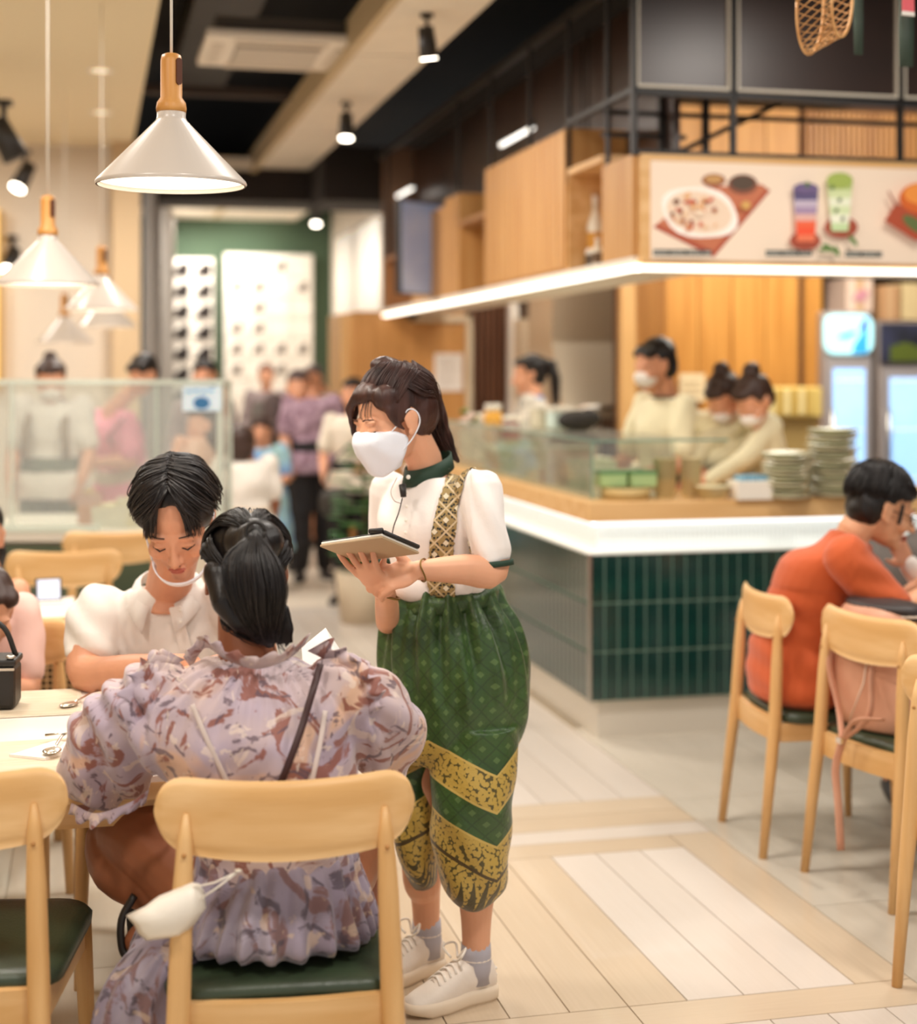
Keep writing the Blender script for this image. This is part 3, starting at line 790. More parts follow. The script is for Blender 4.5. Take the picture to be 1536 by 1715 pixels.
def placemat(label, pc, w=.42, d=.30, rz=13.37):
    t = thing('placemat', label, 'placemat', V((pc[0], pc[1], .741)), R(rz), 'paper placemats on the front tables')
    MB().box((0, 0, .001), (w, d, .0016)).build('sheet', MATM, t)
    MB().box((0, 0, .0022), (w - .02, d - .02, .0006)).build('print_border', mat('mat_print', '#dfcfb8', .8, c2='#cfbb9c', vscale=40, vstretch=(.2, 6, 1)), t)
p = P(10, 1282, 3.2); placemat('pale ribbed paper placemat under the folded napkin and spoon', (p.x - .03, 3.24))
p = P(0, 1185, 3.75); placemat('pale ribbed paper placemat under the black handbag', (-1.13, 3.76))
placemat('pale paper placemat partly under the white teacup', (-.66, 3.70), .42, .28)
SILV = mat('cutlery_steel', '#d8d2c8', .2, metal=1)
def cutlery(name, label, loc, rz, fork=False):
    t = thing(name, label, name, loc, R(rz), 'cutlery on the front tables')
    MB().tube([(0, 0, .006), (0, .04, .009), (0, .10, .006), (0, .125, .004)], [.006, .004, .004, .003], 8, flat=.45).build('handle', SILV, t)
    if not fork:
        MB().ell((0, .148, .005), (.020, .030, .004)).build('bowl', SILV, t)
    else:
        MB().ell((0, .135, .005), (.012, .014, .003)).build('fork_head', SILV, t)
        for k in range(4): MB().bar((-.010 + .0066 * k, .14, .005), (-.010 + .0066 * k, .18, .007), .003, .002).build('tine', SILV, t)
nap = thing('napkin', 'white folded paper napkin under the crossed spoons near the left edge', 'napkin', V((-.872, 3.30, .7432)), R(-18))
MB().prism([(-.05, -.07), (.04, -.075), (.055, .07), (-.03, .07)], 0, .004).build('sheet', mat('napkin_white', '#fbf6ef', .8), nap)
MB().prism([(-.05, -.07), (.04, -.075), (.052, .06)], .004, .006).build('fold', mat('napkin_white', '#fbf6ef', .8), nap)
cutlery('spoon', 'steel spoon lying handle-up on the folded napkin', V((-.862, 3.40, .751)), 184)
cutlery('spoon', 'steel soup spoon crossing at the top of the napkin', V((-.90, 3.38, .752)), -80)
cutlery('spoon', 'steel spoon lying left of the fork by the handbag placemat', V((-.90, 3.88, .744)), 165)
cutlery('fork', 'steel fork lying beside the teacup on the table', V((-.83, 3.84, .744)), 195, True)
cup_ = thing('teacup', 'white porcelain teacup tilted on its saucer by the floral sleeve', 'cup', V((-.755, 3.70, .7445)), 0)
PORC = mat('porcelain', '#f7f1e8', .2, coat=.5)
MB().lathe([(.0, .0), (.045, .002), (.07, .010), (.068, .013), (.04, .006), (0, .004)]).build('saucer', PORC, cup_)
m_ = Matrix.Translation((0.0, 0, .012)) @ Matrix.Rotation(R(12), 4, 'Y')
MB().lathe([(.0, .0), (.022, .0), (.036, .018), (.043, .05), (.044, .062), (.041, .062), (.038, .045), (.030, .02), (0, .006)], m=m_).build('cup_body', PORC, cup_)
MB().tube([(m_ @ V((.042, 0, .05))), (m_ @ V((.065, 0, .045))), (m_ @ V((.060, 0, .022))), (m_ @ V((.036, 0, .018)))], .004, 8).build('handle', PORC, cup_)
bag = thing('handbag', 'small black box handbag with a loop handle on the table', 'handbag', V((-1.155, 3.73, .7445)), R(6))
BK = mat('bag_black', '#19140f', .45)
MB().box((0, 0, .053), (.19, .10, .106)).build('bag_body', BK, bag, bevel=.012)
MB().box((0, 0, .112), (.195, .105, .018)).build('lid', BK, bag, bevel=.006)
MB().tube(catmull([(-.06, 0, .12), (-.05, 0, .18), (0, 0, .215), (.06, 0, .19), (.09, 0, .12)]), .0065, 8).build('handle', BK, bag)
MB().box((.05, -.055, .098), (.09, .004, .006)).build('zip', STEEL, bag)
MB().lathe([(.008, 0), (.012, .004), (.008, .008)], c=(.085, -.045, .122)).build('ring', STEEL, bag)
ph = thing('phone_stand', 'small pale tilted device standing on the blurred rear table', 'device', V((-1.43, 5.42, .741)), R(20))
MB().box((0, .01, .045), (.09, .012, .085), m=Matrix.Rotation(R(-14), 4, 'X')).build('screen_case', mat('dev_dark', '#3a3c40', .4), ph)
MB().box((0, .002, .048), (.076, .012, .068), m=Matrix.Rotation(R(-14), 4, 'X')).build('screen', mat('dev_screen', '#d6dcee', .3, emit=.5), ph)
MB().box((0, .0, .004), (.09, .09, .008)).build('foot', WHITE, ph)
tr = thing('paper_tray', 'white paper tray with crumpled napkins on the blurred rear table', 'tray', V((-1.62, 5.40, .741)), R(12))
MB().box((0, 0, .006), (.26, .22, .012)).build('tray_base', mat('tray_grey', '#d9d6d0', .5), tr, bevel=.004)
blob('crumpled_paper', MB().ell((-1.66, 5.40, .77), (.07, .05, .02)).ell((-1.58, 5.38, .768), (.05, .04, .016)), mat('napkin_white', '#fbf6ef', .8), tr, .006, 1, lambda c, n: fnoise(c, 9, .008))
rt = thing('rattan_bench', 'woven rattan bench back with dark frame behind the seated child', 'bench', V((-1.30, 4.98, 0)), R(8))
RW = mat('rattan', '#b08a5c', .7)
wv = MB()
for k in range(34): wv.bar((-.34 + .02 * k, 0, .48), (-.34 + .02 * k, 0, .73), .006, .004)
for k in range(13): wv.bar((-.35, .004, .48 + .02 * k), (.35, .004, .48 + .02 * k), .004, .006)
tag(wv.build('rattan_weave', RW, rt), kind='stuff')
MB().box((0, .02, .60), (.70, .006, .27)).build('back_cloth', mat('rattan_back', '#4a3424', .8), rt)
for x, z, w, h in ((0, .745, .74, .03), (0, .46, .74, .03)): MB().box((x, 0, z), (w, .03, h)).build('frame_rail', WOODX, rt)
for s in (-1, 1): MB().box((s * .36, 0, .38), (.03, .035, .76)).build('post', mat('dark_oak', '#5a3a22', .5), rt)
MB().box((0, .2, .42), (.72, .38, .05)).build('seat', GREEN_LEATHER, rt, bevel=.01)
for s in (-1, 1): MB().box((s * .34, .37, .2), (.03, .03, .4)).build('leg', mat('dark_oak', '#5a3a22', .5), rt)

# ---------------------------------------------------------------- pendants
SHADE = mat('shade_white', '#d3c8bd', .3, coat=.3)
SHIN = mat('shade_inside', '#fff9ee', .6, emit=1.5)
PW = wood('pendant_wood', '#d79a52', '#c4843c', 'z')
def make_pendant(label):
    t = thing('pendant_lamp', label, 'lamp', group='white cone pendant lamps')
    MB().lathe([(.172, .0), (.174, .004), (.172, .010), (.036, .150), (.033, .158), (.033, .178), (.028, .180), (.030, .155), (.166, .012), (.168, .0)], n=48, cap=False).build('shade', SHADE, t)
    MB().lathe([(.165, .010), (.034, .142), (.0, .146)], n=48, cap=False).build('shade_inside', SHIN, t)
    MB().lathe([(0, .168), (.034, .170), (.035, .18), (.033, .192), (.025, .204), (.0245, .290), (.022, .302), (.014, .306), (.0, .306)], n=28).build('wood_neck', PW, t)
    MB().prism(rbox(.016, .062, .0078), .0, .004, Matrix.Translation((.0195, -.016, .262)) @ Matrix.Rotation(R(-40), 4, 'Z') @ Matrix.Rotation(PI / 2, 4, 'Y') @ Matrix.Rotation(PI / 2, 4, 'Z')).build('slot', mat('slot_dark', '#5a2c12', .5), t)
    MB().tube([(0, 0, .300), (0, 0, 1.62)], .0035, 8).build('cord', mat('cord_white', '#efe7da', .5), t)
    MB().ell((0, 0, .07), (.032, .032, .04)).build('bulb', mat('bulb_glow', '#fff0d8', emit=22), t)
    return t
pl = make_pendant('large white cone pendant lamp nearest to the camera')
pl.location = P(287, 311, 3.60)
index_kids()
for px, py, Y, lab in ((80, 478, 5.3, 'white cone pendant lamp at the left edge, second nearest'), (170, 520, 7.4, 'white cone pendant lamp overlapping the beige column'),
                       (178, 548, 9.2, 'white cone pendant lamp showing as a bright disc under the third one'), (108, 575, 9.6, 'small faint cone pendant lamp above the pink shirt')):
    c = copy_tree(pl); c.location = P(px, py, Y); c['label'] = lab
for i, (px, py, Y) in enumerate(((287, 311, 3.6), (80, 478, 5.3), (170, 520, 7.4))):
    area('pendant_glow', P(px, py, Y) + V((0, 0, .02)), .26, 4 if i else 4, (1, .93, .82), spread=150)
st = thing('yellow_panel', 'tall glowing yellow panel at the far left picture edge', 'light panel', P(-40, 640, 11.8) * 1.0, 0)  # yellow strip built as an emissive panel
MB().box((P(-62, 500, 11.8).x - P(-40, 640, 11.8).x + .1, 0, P(-40, 500, 11.8).z - P(-40, 640, 11.8).z), (.36, .06, 1.35)).build('panel', mat('yellow_glow', '#ffd98c', emit=.9), st)
MB().box((.19, 0, .6), (.02, .08, 1.4)).build('frame', mat('yl_frame', '#caa25f', .5), st)
sp = thing('wall_speaker', 'dark box speaker hanging on the beige column', 'speaker', P(152, 408, 12.2), 0)
MB().box((0, 0, 0), (.17, .16, .24)).build('speaker_case', mat('speaker_brown', '#3c2a26', .6), sp, bevel=.01)
MB().box((0, -.085, 0), (.14, .01, .20)).build('grille', BLACK, sp); MB().box((0, .12, .05), (.03, .12, .03)).build('bracket', BLACK, sp)

# ---------------------------------------------------------------- hanging woven basket, ribbons
BAM = mat('bamboo', '#dcab72', .55, c2='#c08a50', vscale=20)
hb = thing('woven_bamboo_basket', 'woven bamboo tube basket hanging at the top right', 'basket', P(1372, 20, 4.3), 0)
cB = P(1384, 6, 4.3); ax = V((.62, -.60, .05)).normalized(); e1 = V((.78, .62, 0)).normalized(); e2 = V((0.06, 0, 1)).normalized()
e1 = (ax.cross(e2)).normalized()
def bpt(t, s): return cB + e1 * (.055 - .012 * s) * 1.25 * math.cos(t) + e2 * (.130 - .028 * s) * math.sin(t) + ax * (s - .5) * .10
mb = MB()
for k in range(30):
    for d in (-1, 1):
        mb.tube([bpt(2 * PI * (k + d * 2.4 * q / 6) / 30, q / 6) for q in range(7)], .0034, 5, flat=.4)
tag(mb.build('bamboo_weave', BAM, hb, True), kind='stuff')
for s_ in (0, 1): MB().tube([bpt(2 * PI * k / 40, s_) for k in range(41)], .0048, 6).build('rim', BAM, hb, True)
MB().tube([bpt(PI / 2, .5), bpt(PI / 2, .5) + V((0, 0, .7))], .002).build('string', BAM, hb, True)
RB = mat('ribbon_green', '#38463a', .6); 
for (x0, y1, w, lab) in ((1438, 92, .014, 'dark green ribbon hanging right of the bamboo basket'), (1518, 112, .022, 'dark green ribbon hanging under the pink tag'), (1383, 34, .010, 'grey-green ribbon hanging inside the bamboo basket')):
    p0 = P(x0, y1, 4.6)
    rb = thing('hanging_ribbon', lab, 'ribbon', p0, 0)
    MB().rings([[V((x, .004 * math.sin(z * 30 + x * 90), z)) for x in (-w, 0, w)] for z in (0, .1, .2, .35, .5, .7, 1.2)], False, False).build('ribbon_strip', RB, rb, thick=.002)
pk = thing('pink_tag', 'pink paper tag with white lower edge at the top right corner', 'tag', P(1522, 24, 4.5), 0)
MB().prism([(-.018, 0), (.016, -.004), (.014, .3), (-.022, .3)], -.002, .002, Matrix.Rotation(PI / 2, 4, 'X')).build('tag_sheet', mat('tag_pink', '#e8606a', .6), pk)
MB().prism([(-.019, -.002), (.017, -.006), (.016, .006), (-.018, .010)], -.003, .003, Matrix.Rotation(PI / 2, 4, 'X')).build('tag_edge', WHITE, pk)
MB().tube([(0, 0, .28), (0, 0, .9)], .001).build('string', WHITE, pk)

# ---------------------------------------------------------------- canopy niche contents, screen, exit sign
def bottle(p, label, h=.22, r=.035, bodyc='#e9e0cc', capc='#d9a044', labc='#f6efe2', group='bottles in the canopy niche'):
    t = thing('bottle', label, 'bottle', p, 0, group)
    MB().lathe([(0, 0), (r, 0), (r, h * .6), (r * .4, h * .78), (r * .35, h * .9)], n=16).build('bottle_body', mat('b' + bodyc, bodyc, .3), t)
    MB().lathe([(r * .42, h * .88), (r * .42, h), (0, h)], n=14).build('cap', mat('b' + capc, capc, .4), t)
    MB().lathe([(r * 1.02, h * .15), (r * 1.02, h * .5)], n=16, cap=False).build('label_band', mat('b' + labc, labc, .5), t)
q = on_a(997, 445, 2.36)
bottle(V((q.x, q.y, 2.035)), 'tall white bottle with orange band in the canopy niche', .36, .04, '#f0e6d2', '#f2e8da', '#d99a3a')
q = on_a(991, 445, 2.34)
bottle(V((q.x, q.y, 2.035)), 'short white bottle with dark band left in the canopy niche', .15, .03, '#f2eadb', '#efe6d8', '#5a4a3a')
q = on_a(1001, 445, 2.31)
bottle(V((q.x, q.y, 2.035)), 'short pale bottle standing right in the canopy niche', .14, .026, '#eadfc8', '#f0e8da', '#6a5038')
q = on_a(792, 480, 2.42)
pj = thing('plant_vase', 'glass vase of green leaves on a red and white box in the canopy', 'vase', V((q.x, q.y, 2.035)), 0)
MB().box((0, 0, .06), (.16, .16, .12)).build('box', mat('box_pink', '#d98e80', .6), pj); MB().box((.09, 0, .07), (.05, .17, .14)).build('box_side', mat('box_red', '#b5303a', .6), pj)
MB().lathe([(0, .14), (.06, .14), (.075, .25), (.07, .36), (.05, .42)], n=18).build('vase_body', mat('vase_green', '#7d7f1e', .25), pj)
for k in range(12):
    a = k * 2.4; MB().ell((.05 * math.cos(a), .05 * math.sin(a), .24 + .018 * k), (.035, .02, .045), Matrix.Rotation(a, 3, 'Z') @ Matrix.Rotation(.5, 3, 'Y'), 8, 6).build('leaf', mat('leaf_olive', '#5f6d1f', .5), pj)
q = on_a(708, 500, 2.16)
tv = thing('wall_screen', 'bluish lit screen in a black case standing out from the canopy', 'screen', V((q.x, q.y, 2.06)), R(13.37 + 38))
MB().box((0, .03, .31), (.44, .05, .62)).build('case', BLACK, tv, bevel=.005)
MB().box((0, .0, .31), (.42, .012, .60)).build('display', mat('screen_blue', '#8d97b4', .4, c2='#aab0bf', vscale=3, emit=.35), tv)
MB().box((0, .10, .3), (.05, .12, .2)).build('bracket', BLACK, tv)
q = on_a(664, 420, 2.45)
ll = thing('niche_lamp', 'warm glowing lamp in the far canopy niche', 'lamp', V((q.x, q.y, 2.43)), 0)
MB().lathe([(.06, 0), (.11, .03), (.11, .26), (.06, .3)], n=16).build('lamp_shade', mat('lamp_warm', '#ffe0a0', emit=1.6), ll); MB().lathe([(.05, -.0), (.07, 0), (.05, .02)]).build('base', BLACK, ll)
q = on_a(662, 500, 2.42)
for k, (dx, h_, c_, lb) in enumerate(((0, .30, '#c8694e', 'red-brown figurine left in the far canopy niche'), (.16, .22, '#e0b0a0', 'pale pink figurine right in the far canopy niche'))):
    f_ = thing('figurine', lb, 'figurine', V((q.x + dx * .6, q.y - dx, 2.035)), 0, 'figurines in the far niche')
    MB().lathe([(0, 0), (.07, 0), (.06, h_ * .3), (.035, h_ * .6), (.05, h_ * .75), (.03, h_ * .95), (0, h_)], n=14).build('figurine_body', mat('fig' + c_, c_, .5), f_)
    MB().ell((0, 0, h_ * 1.02), (.035, .035, .04)).build('figurine_head', mat('figh', '#e2c6a8', .5), f_)
q = on_b(985, 233, 7.6)
ex = thing('exit_sign', 'small green lit exit sign with a pale running figure', 'sign', q, R(13.37))
MB().box((0, 0, 0), (.16, .04, .09)).build('sign_box', mat('exit_green', '#0f7a4c', .4, emit=.7), ex, bevel=.004)
EXW = mat('exit_white', '#e6f5c8', .4, emit=1.2)
fg = MB().ell((-.045, -.022, .026), (.008, .002, .008), None, 8, 6)
for p0, p1 in (((-.047, .016), (-.054, -.006)), ((-.054, -.006), (-.040, -.018)), ((-.040, -.018), (-.046, -.034)), ((-.054, -.006), (-.064, -.022)), ((-.048, .012), (-.034, .002)), ((-.048, .012), (-.064, .006))):
    fg.bar((p0[0], -.022, p0[1]), (p1[0], -.022, p1[1]), .006, .006)
fg.build('figure', EXW, ex)
MB().box((.03, -.021, 0), (.05, .002, .012)).build('arrow', EXW, ex)
MB().tube([(0, 0, .04), (0, 0, .7)], .006).build('hanger_rod', BLACK, ex)
q = on_b(975, 275, 7.4)
wl = thing('work_lamp', 'bright white lamp hanging below the exit sign', 'lamp', q, 0)
MB().lathe([(.0, .05), (.03, .05), (.055, 0), (.05, -.02), (0, -.03)], n=16).build('lamp_head', mat('wl', '#fff6e8', emit=3), wl); MB().tube([(0, 0, .05), (0, 0, .6)], .005).build('rod', BLACK, wl)
for (px, py, L_) in ((865, 229, .34), (678, 322, .3)):
    q = on_a(px, py, 2.40)
    tl = thing('tube_light', 'bright tube light behind the frame at the ' + ('tall oak panel' if px > 800 else 'far canopy end'), 'light', q, R(13.37 + 90))
    MB().tube([(-L_, 0, 0), (L_, 0, 0)], .014, 10).build('tube', mat('tube_white', '#fffaf0', emit=3), tl)
    for s in (-1, 1): MB().tube([(s * L_, 0, 0), (s * L_, 0, .05)], .008).build('holder', BLACK, tl)

# ---------------------------------------------------------------- glass cases on the counter and their contents
gz = 1.0
gc = thing('glass_display_case', 'frameless glass display case on the left arm of the counter', 'display case', G(2.3, 7.3, gz), R(13.37))
A0, A1, B0, B1, GZ = 2.10, 2.48, 6.36, 9.35, 1.245
for nm, q in (('glass_pane', (A0, A0 + .006, B0, B1, gz, GZ)), ('glass_pane', (A0, A1, B0, B0 + .006, gz, GZ)), ('glass_top', (A0, A1 + .1, B0, B1, GZ, GZ + .008))):
    MB().gbox(*q).build(nm, GLASS, gc, True)
MB().gbox(A0 - .003, A0 + .003, B0, B1, GZ, GZ + .010).gbox(A0, A1 + .25, B0 - .003, B0 + .003, GZ, GZ + .010).gbox(A0 - .002, A0 + .006, B0 - .002, B0 + .006, gz, GZ).build('glass_edge', mat('edge_green', '#7f9a88', .25), gc, True)
MB().gbox(A0 + .02, A1, B0 + .02, B1, gz, gz + .006).build('case_floor', mat('case_cream', '#efe6cc', .4), gc, True)
random.seed(11)
def box_thing(name, label, cat, a, b, z, w, d, h, m, group=None, lid=None):
    t = thing(name, label, cat, G(a, b, z), R(13.37), group)
    MB().rings([[V((x * s, y * s, zz)) for x, y in rbox(w, d, min(w, d) * .18)] for s, zz in ((.92, 0), (1, h), (.94, h), (.86, h * .15))], True, True, False).build('tub', m, t)
    if lid: MB().box((0, 0, h + .004), (w * 1.03, d * 1.03, .01)).build('lid', lid, t, bevel=.003)
    else: MB().ell((0, 0, h * .7), (w * .42, d * .42, h * .25), None, 12, 6).build('food', mat('food_pale', '#e6d9b0', .7), t)
    return t
tubc = [mat('tub_a', '#efe8d4', .4), mat('tub_b', '#d8e0c4', .4), mat('tub_c', '#e6c9b4', .4), mat('tub_d', '#f6f2e6', .4)]
lids = ['white tub', 'pale green tub', 'peach tub', 'ivory tub']
for k in range(9):
    b = 6.6 + .31 * k
    box_thing('food_tub', ['ivory food tub nearest to the corner inside the glass case', 'pale green food tub second from the corner of the glass case', 'peach food tub third from the corner of the glass case',
                           'white food tub fourth along the glass case', 'ivory food tub in the middle of the glass case', 'pale green food tub past the middle of the glass case',
                           'peach food tub seventh along the glass case', 'white food tub second from the far end of the glass case', 'ivory food tub at the far end of the glass case'][k],
              'tub', 2.28, b, gz + .007, .2, .22, .09 + .04 * (k % 3), tubc[k % 4], 'food tubs in the glass case', None if k % 2 else mat('lid_pale', '#e9e6d6', .4))
pc = thing('price_card', 'small red price card inside the glass case', 'card', G(2.14, 7.25, gz + .007), R(13.37 - 90))
MB().box((0, 0, .03), (.06, .004, .06)).build('card', mat('card_red', '#c8503e', .6), pc); MB().box((0, -.003, .035), (.045, .002, .02)).build('card_field', WHITE, pc); MB().box((0, .01, .003), (.06, .03, .006)).build('foot', WHITE, pc)
# things standing behind / on top of the case, left end
def onc(px, py, a): return on_a(px, py, a)
def jar(px, Y, z, r, h, colr, label, name='drink_jar', cat='jar', cap='#e9e2d2', grp='drink jars behind the glass case'):
    p = P(px, 600, Y); t = thing(name, label, cat, V((p.x, p.y, z)), 0, grp)
    MB().lathe([(0, 0), (r, 0), (r, h * .9), (r * .8, h)], n=18).build('jar_body', mat('jar' + colr, colr, .25), t)
    MB().lathe([(r * .85, h), (r * .9, h), (r * .9, h * 1.12), (0, h * 1.12)], n=18).build('lid', mat('jarcap' + cap, cap, .4), t)
box_c = thing('back_counter', 'pale counter ledge holding jars behind the glass case', 'counter', G(2.75, 9.0, 0), R(13.37))
MB().gbox(2.60, 3.1, 8.3, 10.2, .96, 1.02).build('counter_top', mat('ledge_pale', '#e5dcc4', .4), box_c, True); MB().gbox(2.66, 3.08, 8.35, 10.15, 0, .96).build('cabinet', STEEL, box_c, True)
jar(826, 9.2, 1.02, .055, .30, '#e2a63c', 'orange juice dispenser jar behind the glass case')
jar(855, 9.1, 1.02, .055, .24, '#9c2f44', 'dark red juice jar beside the orange juice jar')
jar(808, 9.6, 1.02, .05, .24, '#ead9b4', 'pale jar left of the orange juice jar', cap='#f0e6cc')
for k, (px, Y, w, h, c_, lb) in enumerate(((925, 8.2, .20, .10, '#d6cdb4', 'beige tray box on the glass case'), (945, 8.0, .16, .09, '#cfe0d8', 'pale blue tub on the glass case'), (968, 7.8, .18, .12, '#2e2a26', 'black folded cloth bundle by the cook'))):
    p = P(px, 700, Y); bx = thing('tray_box' if k != 2 else 'cloth_bundle', lb, 'box' if k != 2 else 'cloth', V((p.x, p.y, 1.255 if k < 2 else 1.255)), R(13.37))
    if k != 2:
        MB().box((0, 0, h / 2), (w, w * .8, h)).build('box_body', mat('bx' + c_, c_, .5), bx, bevel=.01); MB().box((0, 0, h + .005), (w * 1.04, w * .84, .01)).build('lid', mat('bxl', '#efe9da', .4), bx)
    else: MB().ell((0, 0, h * .4), (w * .6, w * .4, h * .45)).ell((.06, 0, h * .5), (w * .3, w * .4, h * .4)).build('cloth_fold', mat('bx' + c_, c_, .8), bx)
fl = thing('flower_vase', 'small vase of pale flowers at the far counter end', 'vase', P(795, 700, 9.4) * 1.0 + V((0, 0, 0)), 0)
fl.location = V((P(797, 700, 9.3).x, 9.3, 1.0))
MB().lathe([(0, 0), (.05, 0), (.06, .1), (.04, .16)], n=14).build('vase_body', mat('vase_pale', '#c9d0b0', .3), fl)
for k in range(10): MB().ell((.07 * math.cos(k * 2.4), .07 * math.sin(k * 2.4), .2 + .012 * k), (.03, .03, .022), None, 8, 6).build('flower' if k % 3 else 'leaf', mat('flower_pale', '#e9cfc4', .7) if k % 3 else mat('leaf_olive', '#5f6d1f', .5), fl)

# right arm of the counter
def steamer(px, z, lab):
    p = P(px, 800, 6.72); t = thing('bamboo_steamer', lab, 'steamer', V((p.x, p.y, z)), 0)
    MB().lathe([(0, 0), (.105, 0), (.108, .05), (.1, .05), (.098, .01)], n=28).build('steamer_ring', mat('steamer_bamboo', '#cdb37a', .6), t)
    MB().lathe([(.107, .012), (.110, .016), (.107, .02)], n=28, cap=False).build('band', mat('steamer_band', '#a98a50', .6), t)
    return t
steamer(1047, 1.0, 'round bamboo steamer on the counter corner'); 
for k, (px, z) in enumerate(((1022, 1.052), (1072, 1.052))):
    p = P(px, 780, 6.72)
    t = thing('green_box', ['pale green leaf box on the steamer, left one', 'pale green leaf box on the steamer, right one'][k], 'box', V((p.x, p.y, z)), R(13), 'green boxes on the steamer')
    MB().box((0, 0, .028), (.115, .12, .055)).build('box_body', mat('boxgreen', '#a9c487', .5), t, bevel=.006)
    MB().box((0, 0, .062), (.12, .125, .014)).build('lid', mat('boxgreen2', '#5f8f58', .5), t, bevel=.004)
def cup_stack(px, Y, n, r, lab, grp):
    p = P(px, 800, Y)
    for k in range(n):
        t = thing('paper_cup', lab[k] if isinstance(lab, list) else lab, 'cup', V((p.x, p.y, 1.0 + .028 * k)), 0, grp)
        MB().lathe([(0, 0.0), (r * .74, .0), (r, .088), (r * 1.04, .088), (r * .97, .086), (r * .7, .01)], n=20).build('cup_body', mat('cup_beige%d' % (px % 2), ['#ddd3a8', '#e4d8b2'][px % 2], .6), t)
ords = ['lowest', 'second', 'third', 'topmost']
cup_stack(1114, 6.75, 4, .052, [o + ' beige paper cup in the stack beside the steamer' for o in ords], 'beige paper cups, left stack')
cup_stack(1157, 6.80, 4, .045, [o + ' beige paper cup in the narrow stack left of the bowl' for o in ords], 'beige paper cups, right stack')
p = P(1193, 830, 6.7); t = thing('paper_bowl', 'low beige paper bowl between cups and white box', 'bowl', V((p.x, p.y, 1.0)), 0)
MB().lathe([(0, 0), (.05, 0), (.072, .055), (.075, .055), (.07, .052), (.046, .008)], n=24).build('bowl_body', mat('cup_beige0', '#ddd3a8', .6), t); MB().lathe([(.074, .052), (.077, .055), (.074, .058)], n=24, cap=False).build('rim', mat('bowl_rim', '#efe6c4', .6), t)
p = P(1256, 830, 6.7); t = thing('white_box', 'white open carton with blue packets beside the plate stack', 'box', V((p.x, p.y, 1.0)), R(13))
MB().box((0, 0, .04), (.165, .12, .08)).build('carton', mat('carton', '#f1e8da', .6), t, bevel=.003)
for k in range(4): MB().box((-.045 + .03 * k, 0, .088), (.024, .08, .03), rz=.2 * k).build('packet', mat('packet_blue', '#7fb0c8', .5), t)
PL = mat('plate_sage', '#c5c39c', .35, c2='#aaa885', vscale=8, coat=.3); PL2 = mat('plate_sand', '#cfc7a6', .35, c2='#b3a888', vscale=8, coat=.3)
def plates(px, Y, n, r, what):
    ords_ = ['lowest'] + ['%s from the bottom' % o for o in ('second third fourth fifth sixth seventh eighth ninth tenth eleventh twelfth thirteenth fourteenth fifteenth sixteenth seventeenth').split()]
    p = P(px, 830, Y); random.seed(px); src_ = None
    for k in range(n):
        o = thing('stacked_plate', 'sage plate, ' + ('topmost' if k == n - 1 else ords_[k]) + ' ' + what, 'plate', V((p.x + random.uniform(-.008, .008), p.y + random.uniform(-.01, .01), 1.0 + .0165 * k)), random.random() * 6, 'plates in the ' + ('low' if n < 14 else 'tall') + ' stack')
        o.rotation_euler = (random.uniform(-.035, .035), random.uniform(-.035, .035), random.random() * 6)
        m = PL if (k % 3) else PL2
        key = ('pl', r, m.name)
        if key not in blk:
            d = MB().lathe([(0, 0), (r * .55, 0), (r * .93, .011), (r, .018), (r * .985, .020), (r * .9, .015), (r * .5, .006), (0, .006)], n=26).build('plate_dish', m, o); blk[key] = d
        else: linked('plate_dish', blk[key], o)
plates(1318, 6.72, 12, .108, 'in the lower stack beside the white carton')
plates(1393, 6.80, 18, .110, 'in the taller stack by the man in orange')

# fridges and back of the kitchen
def fridge(px0, px1, b, ztop, label, hdr):
    a0, a1 = aB(px0, b), aB(px1, b); w = a1 - a0
    t = thing('drinks_fridge', label, 'refrigerator', G((a0 + a1) / 2, b + .3, 0), R(13.37), 'glass-door drinks fridges')
    MB().box((0, 0, ztop / 2), (w, .58, ztop)).build('cabinet', mat('fridge_grey', '#a79a94', .4, metal=.2), t, bevel=.01)
    zh = ztop - .31
    MB().box((0, -.305, zh / 2 + .06), (w - .04, .03, zh - .12)).build('door', mat('fridge_frame', '#b9b2b4', .35, metal=.3), t)
    MB().box((0, -.322, zh / 2 + .06), (w - .14, .012, zh - .26)).build('door_glass', mat('fridge_glow', '#8fbdf2', .2, emit=1.5, c2='#aed2fa', vscale=2), t)
    for k in range(4): MB().box((0, -.331, .5 + .33 * k), (w - .16, .006, .012)).build('shelf', mat('shelf_white', '#e8f2fb', .4, emit=.6), t)
    MB().tube([(-w / 2 + .05, -.35, .8), (-w / 2 + .05, -.35, 1.3)], .012).build('handle', STEEL, t)
    return t, w, ztop, zh
fb = 9.5
t, w, zt, zh = fridge(1377, 1462, fb, zB(1420, 522, fb), 'drinks fridge with glowing blue and white header', 0)
MB().prism(rbox(w - .02, .27, .08), .29, .325, Matrix.Translation((0, 0, zt - .15)) @ Matrix.Rotation(PI / 2, 4, 'X')).build('header', mat('header_cyan', '#b4ecf6', .3, emit=1.1), t)
hm = Matrix.Translation((0, -.328, zt - .15)) @ Matrix.Rotation(PI / 2, 4, 'X')
MB().prism([(.02, -.13), (.13, -.13), (.13, .10), (.10, .08), (.09, 0), (.04, -.06)], -.002, .004, hm).build('header_wave', mat('header_blue', '#3aa4dc', .3, emit=.8), t)
MB().prism([(.07, .02), (.13, .04), (.13, .12), (.10, .09)], -.003, .005, hm).build('header_wave', mat('header_deep', '#3f62c8', .3, emit=.7), t)
MB().prism([(-.09, -.02), (-.03, -.03), (.05, .005), (.03, .02), (-.05, .0)], -.003, .005, hm).build('header_mark', mat('header_teal', '#56b8d4', .3, emit=.8), t)
t, w, zt, zh = fridge(1472, 1580, fb, zB(1500, 538, fb), 'drinks fridge with dark mountain picture header at the right edge', 1)
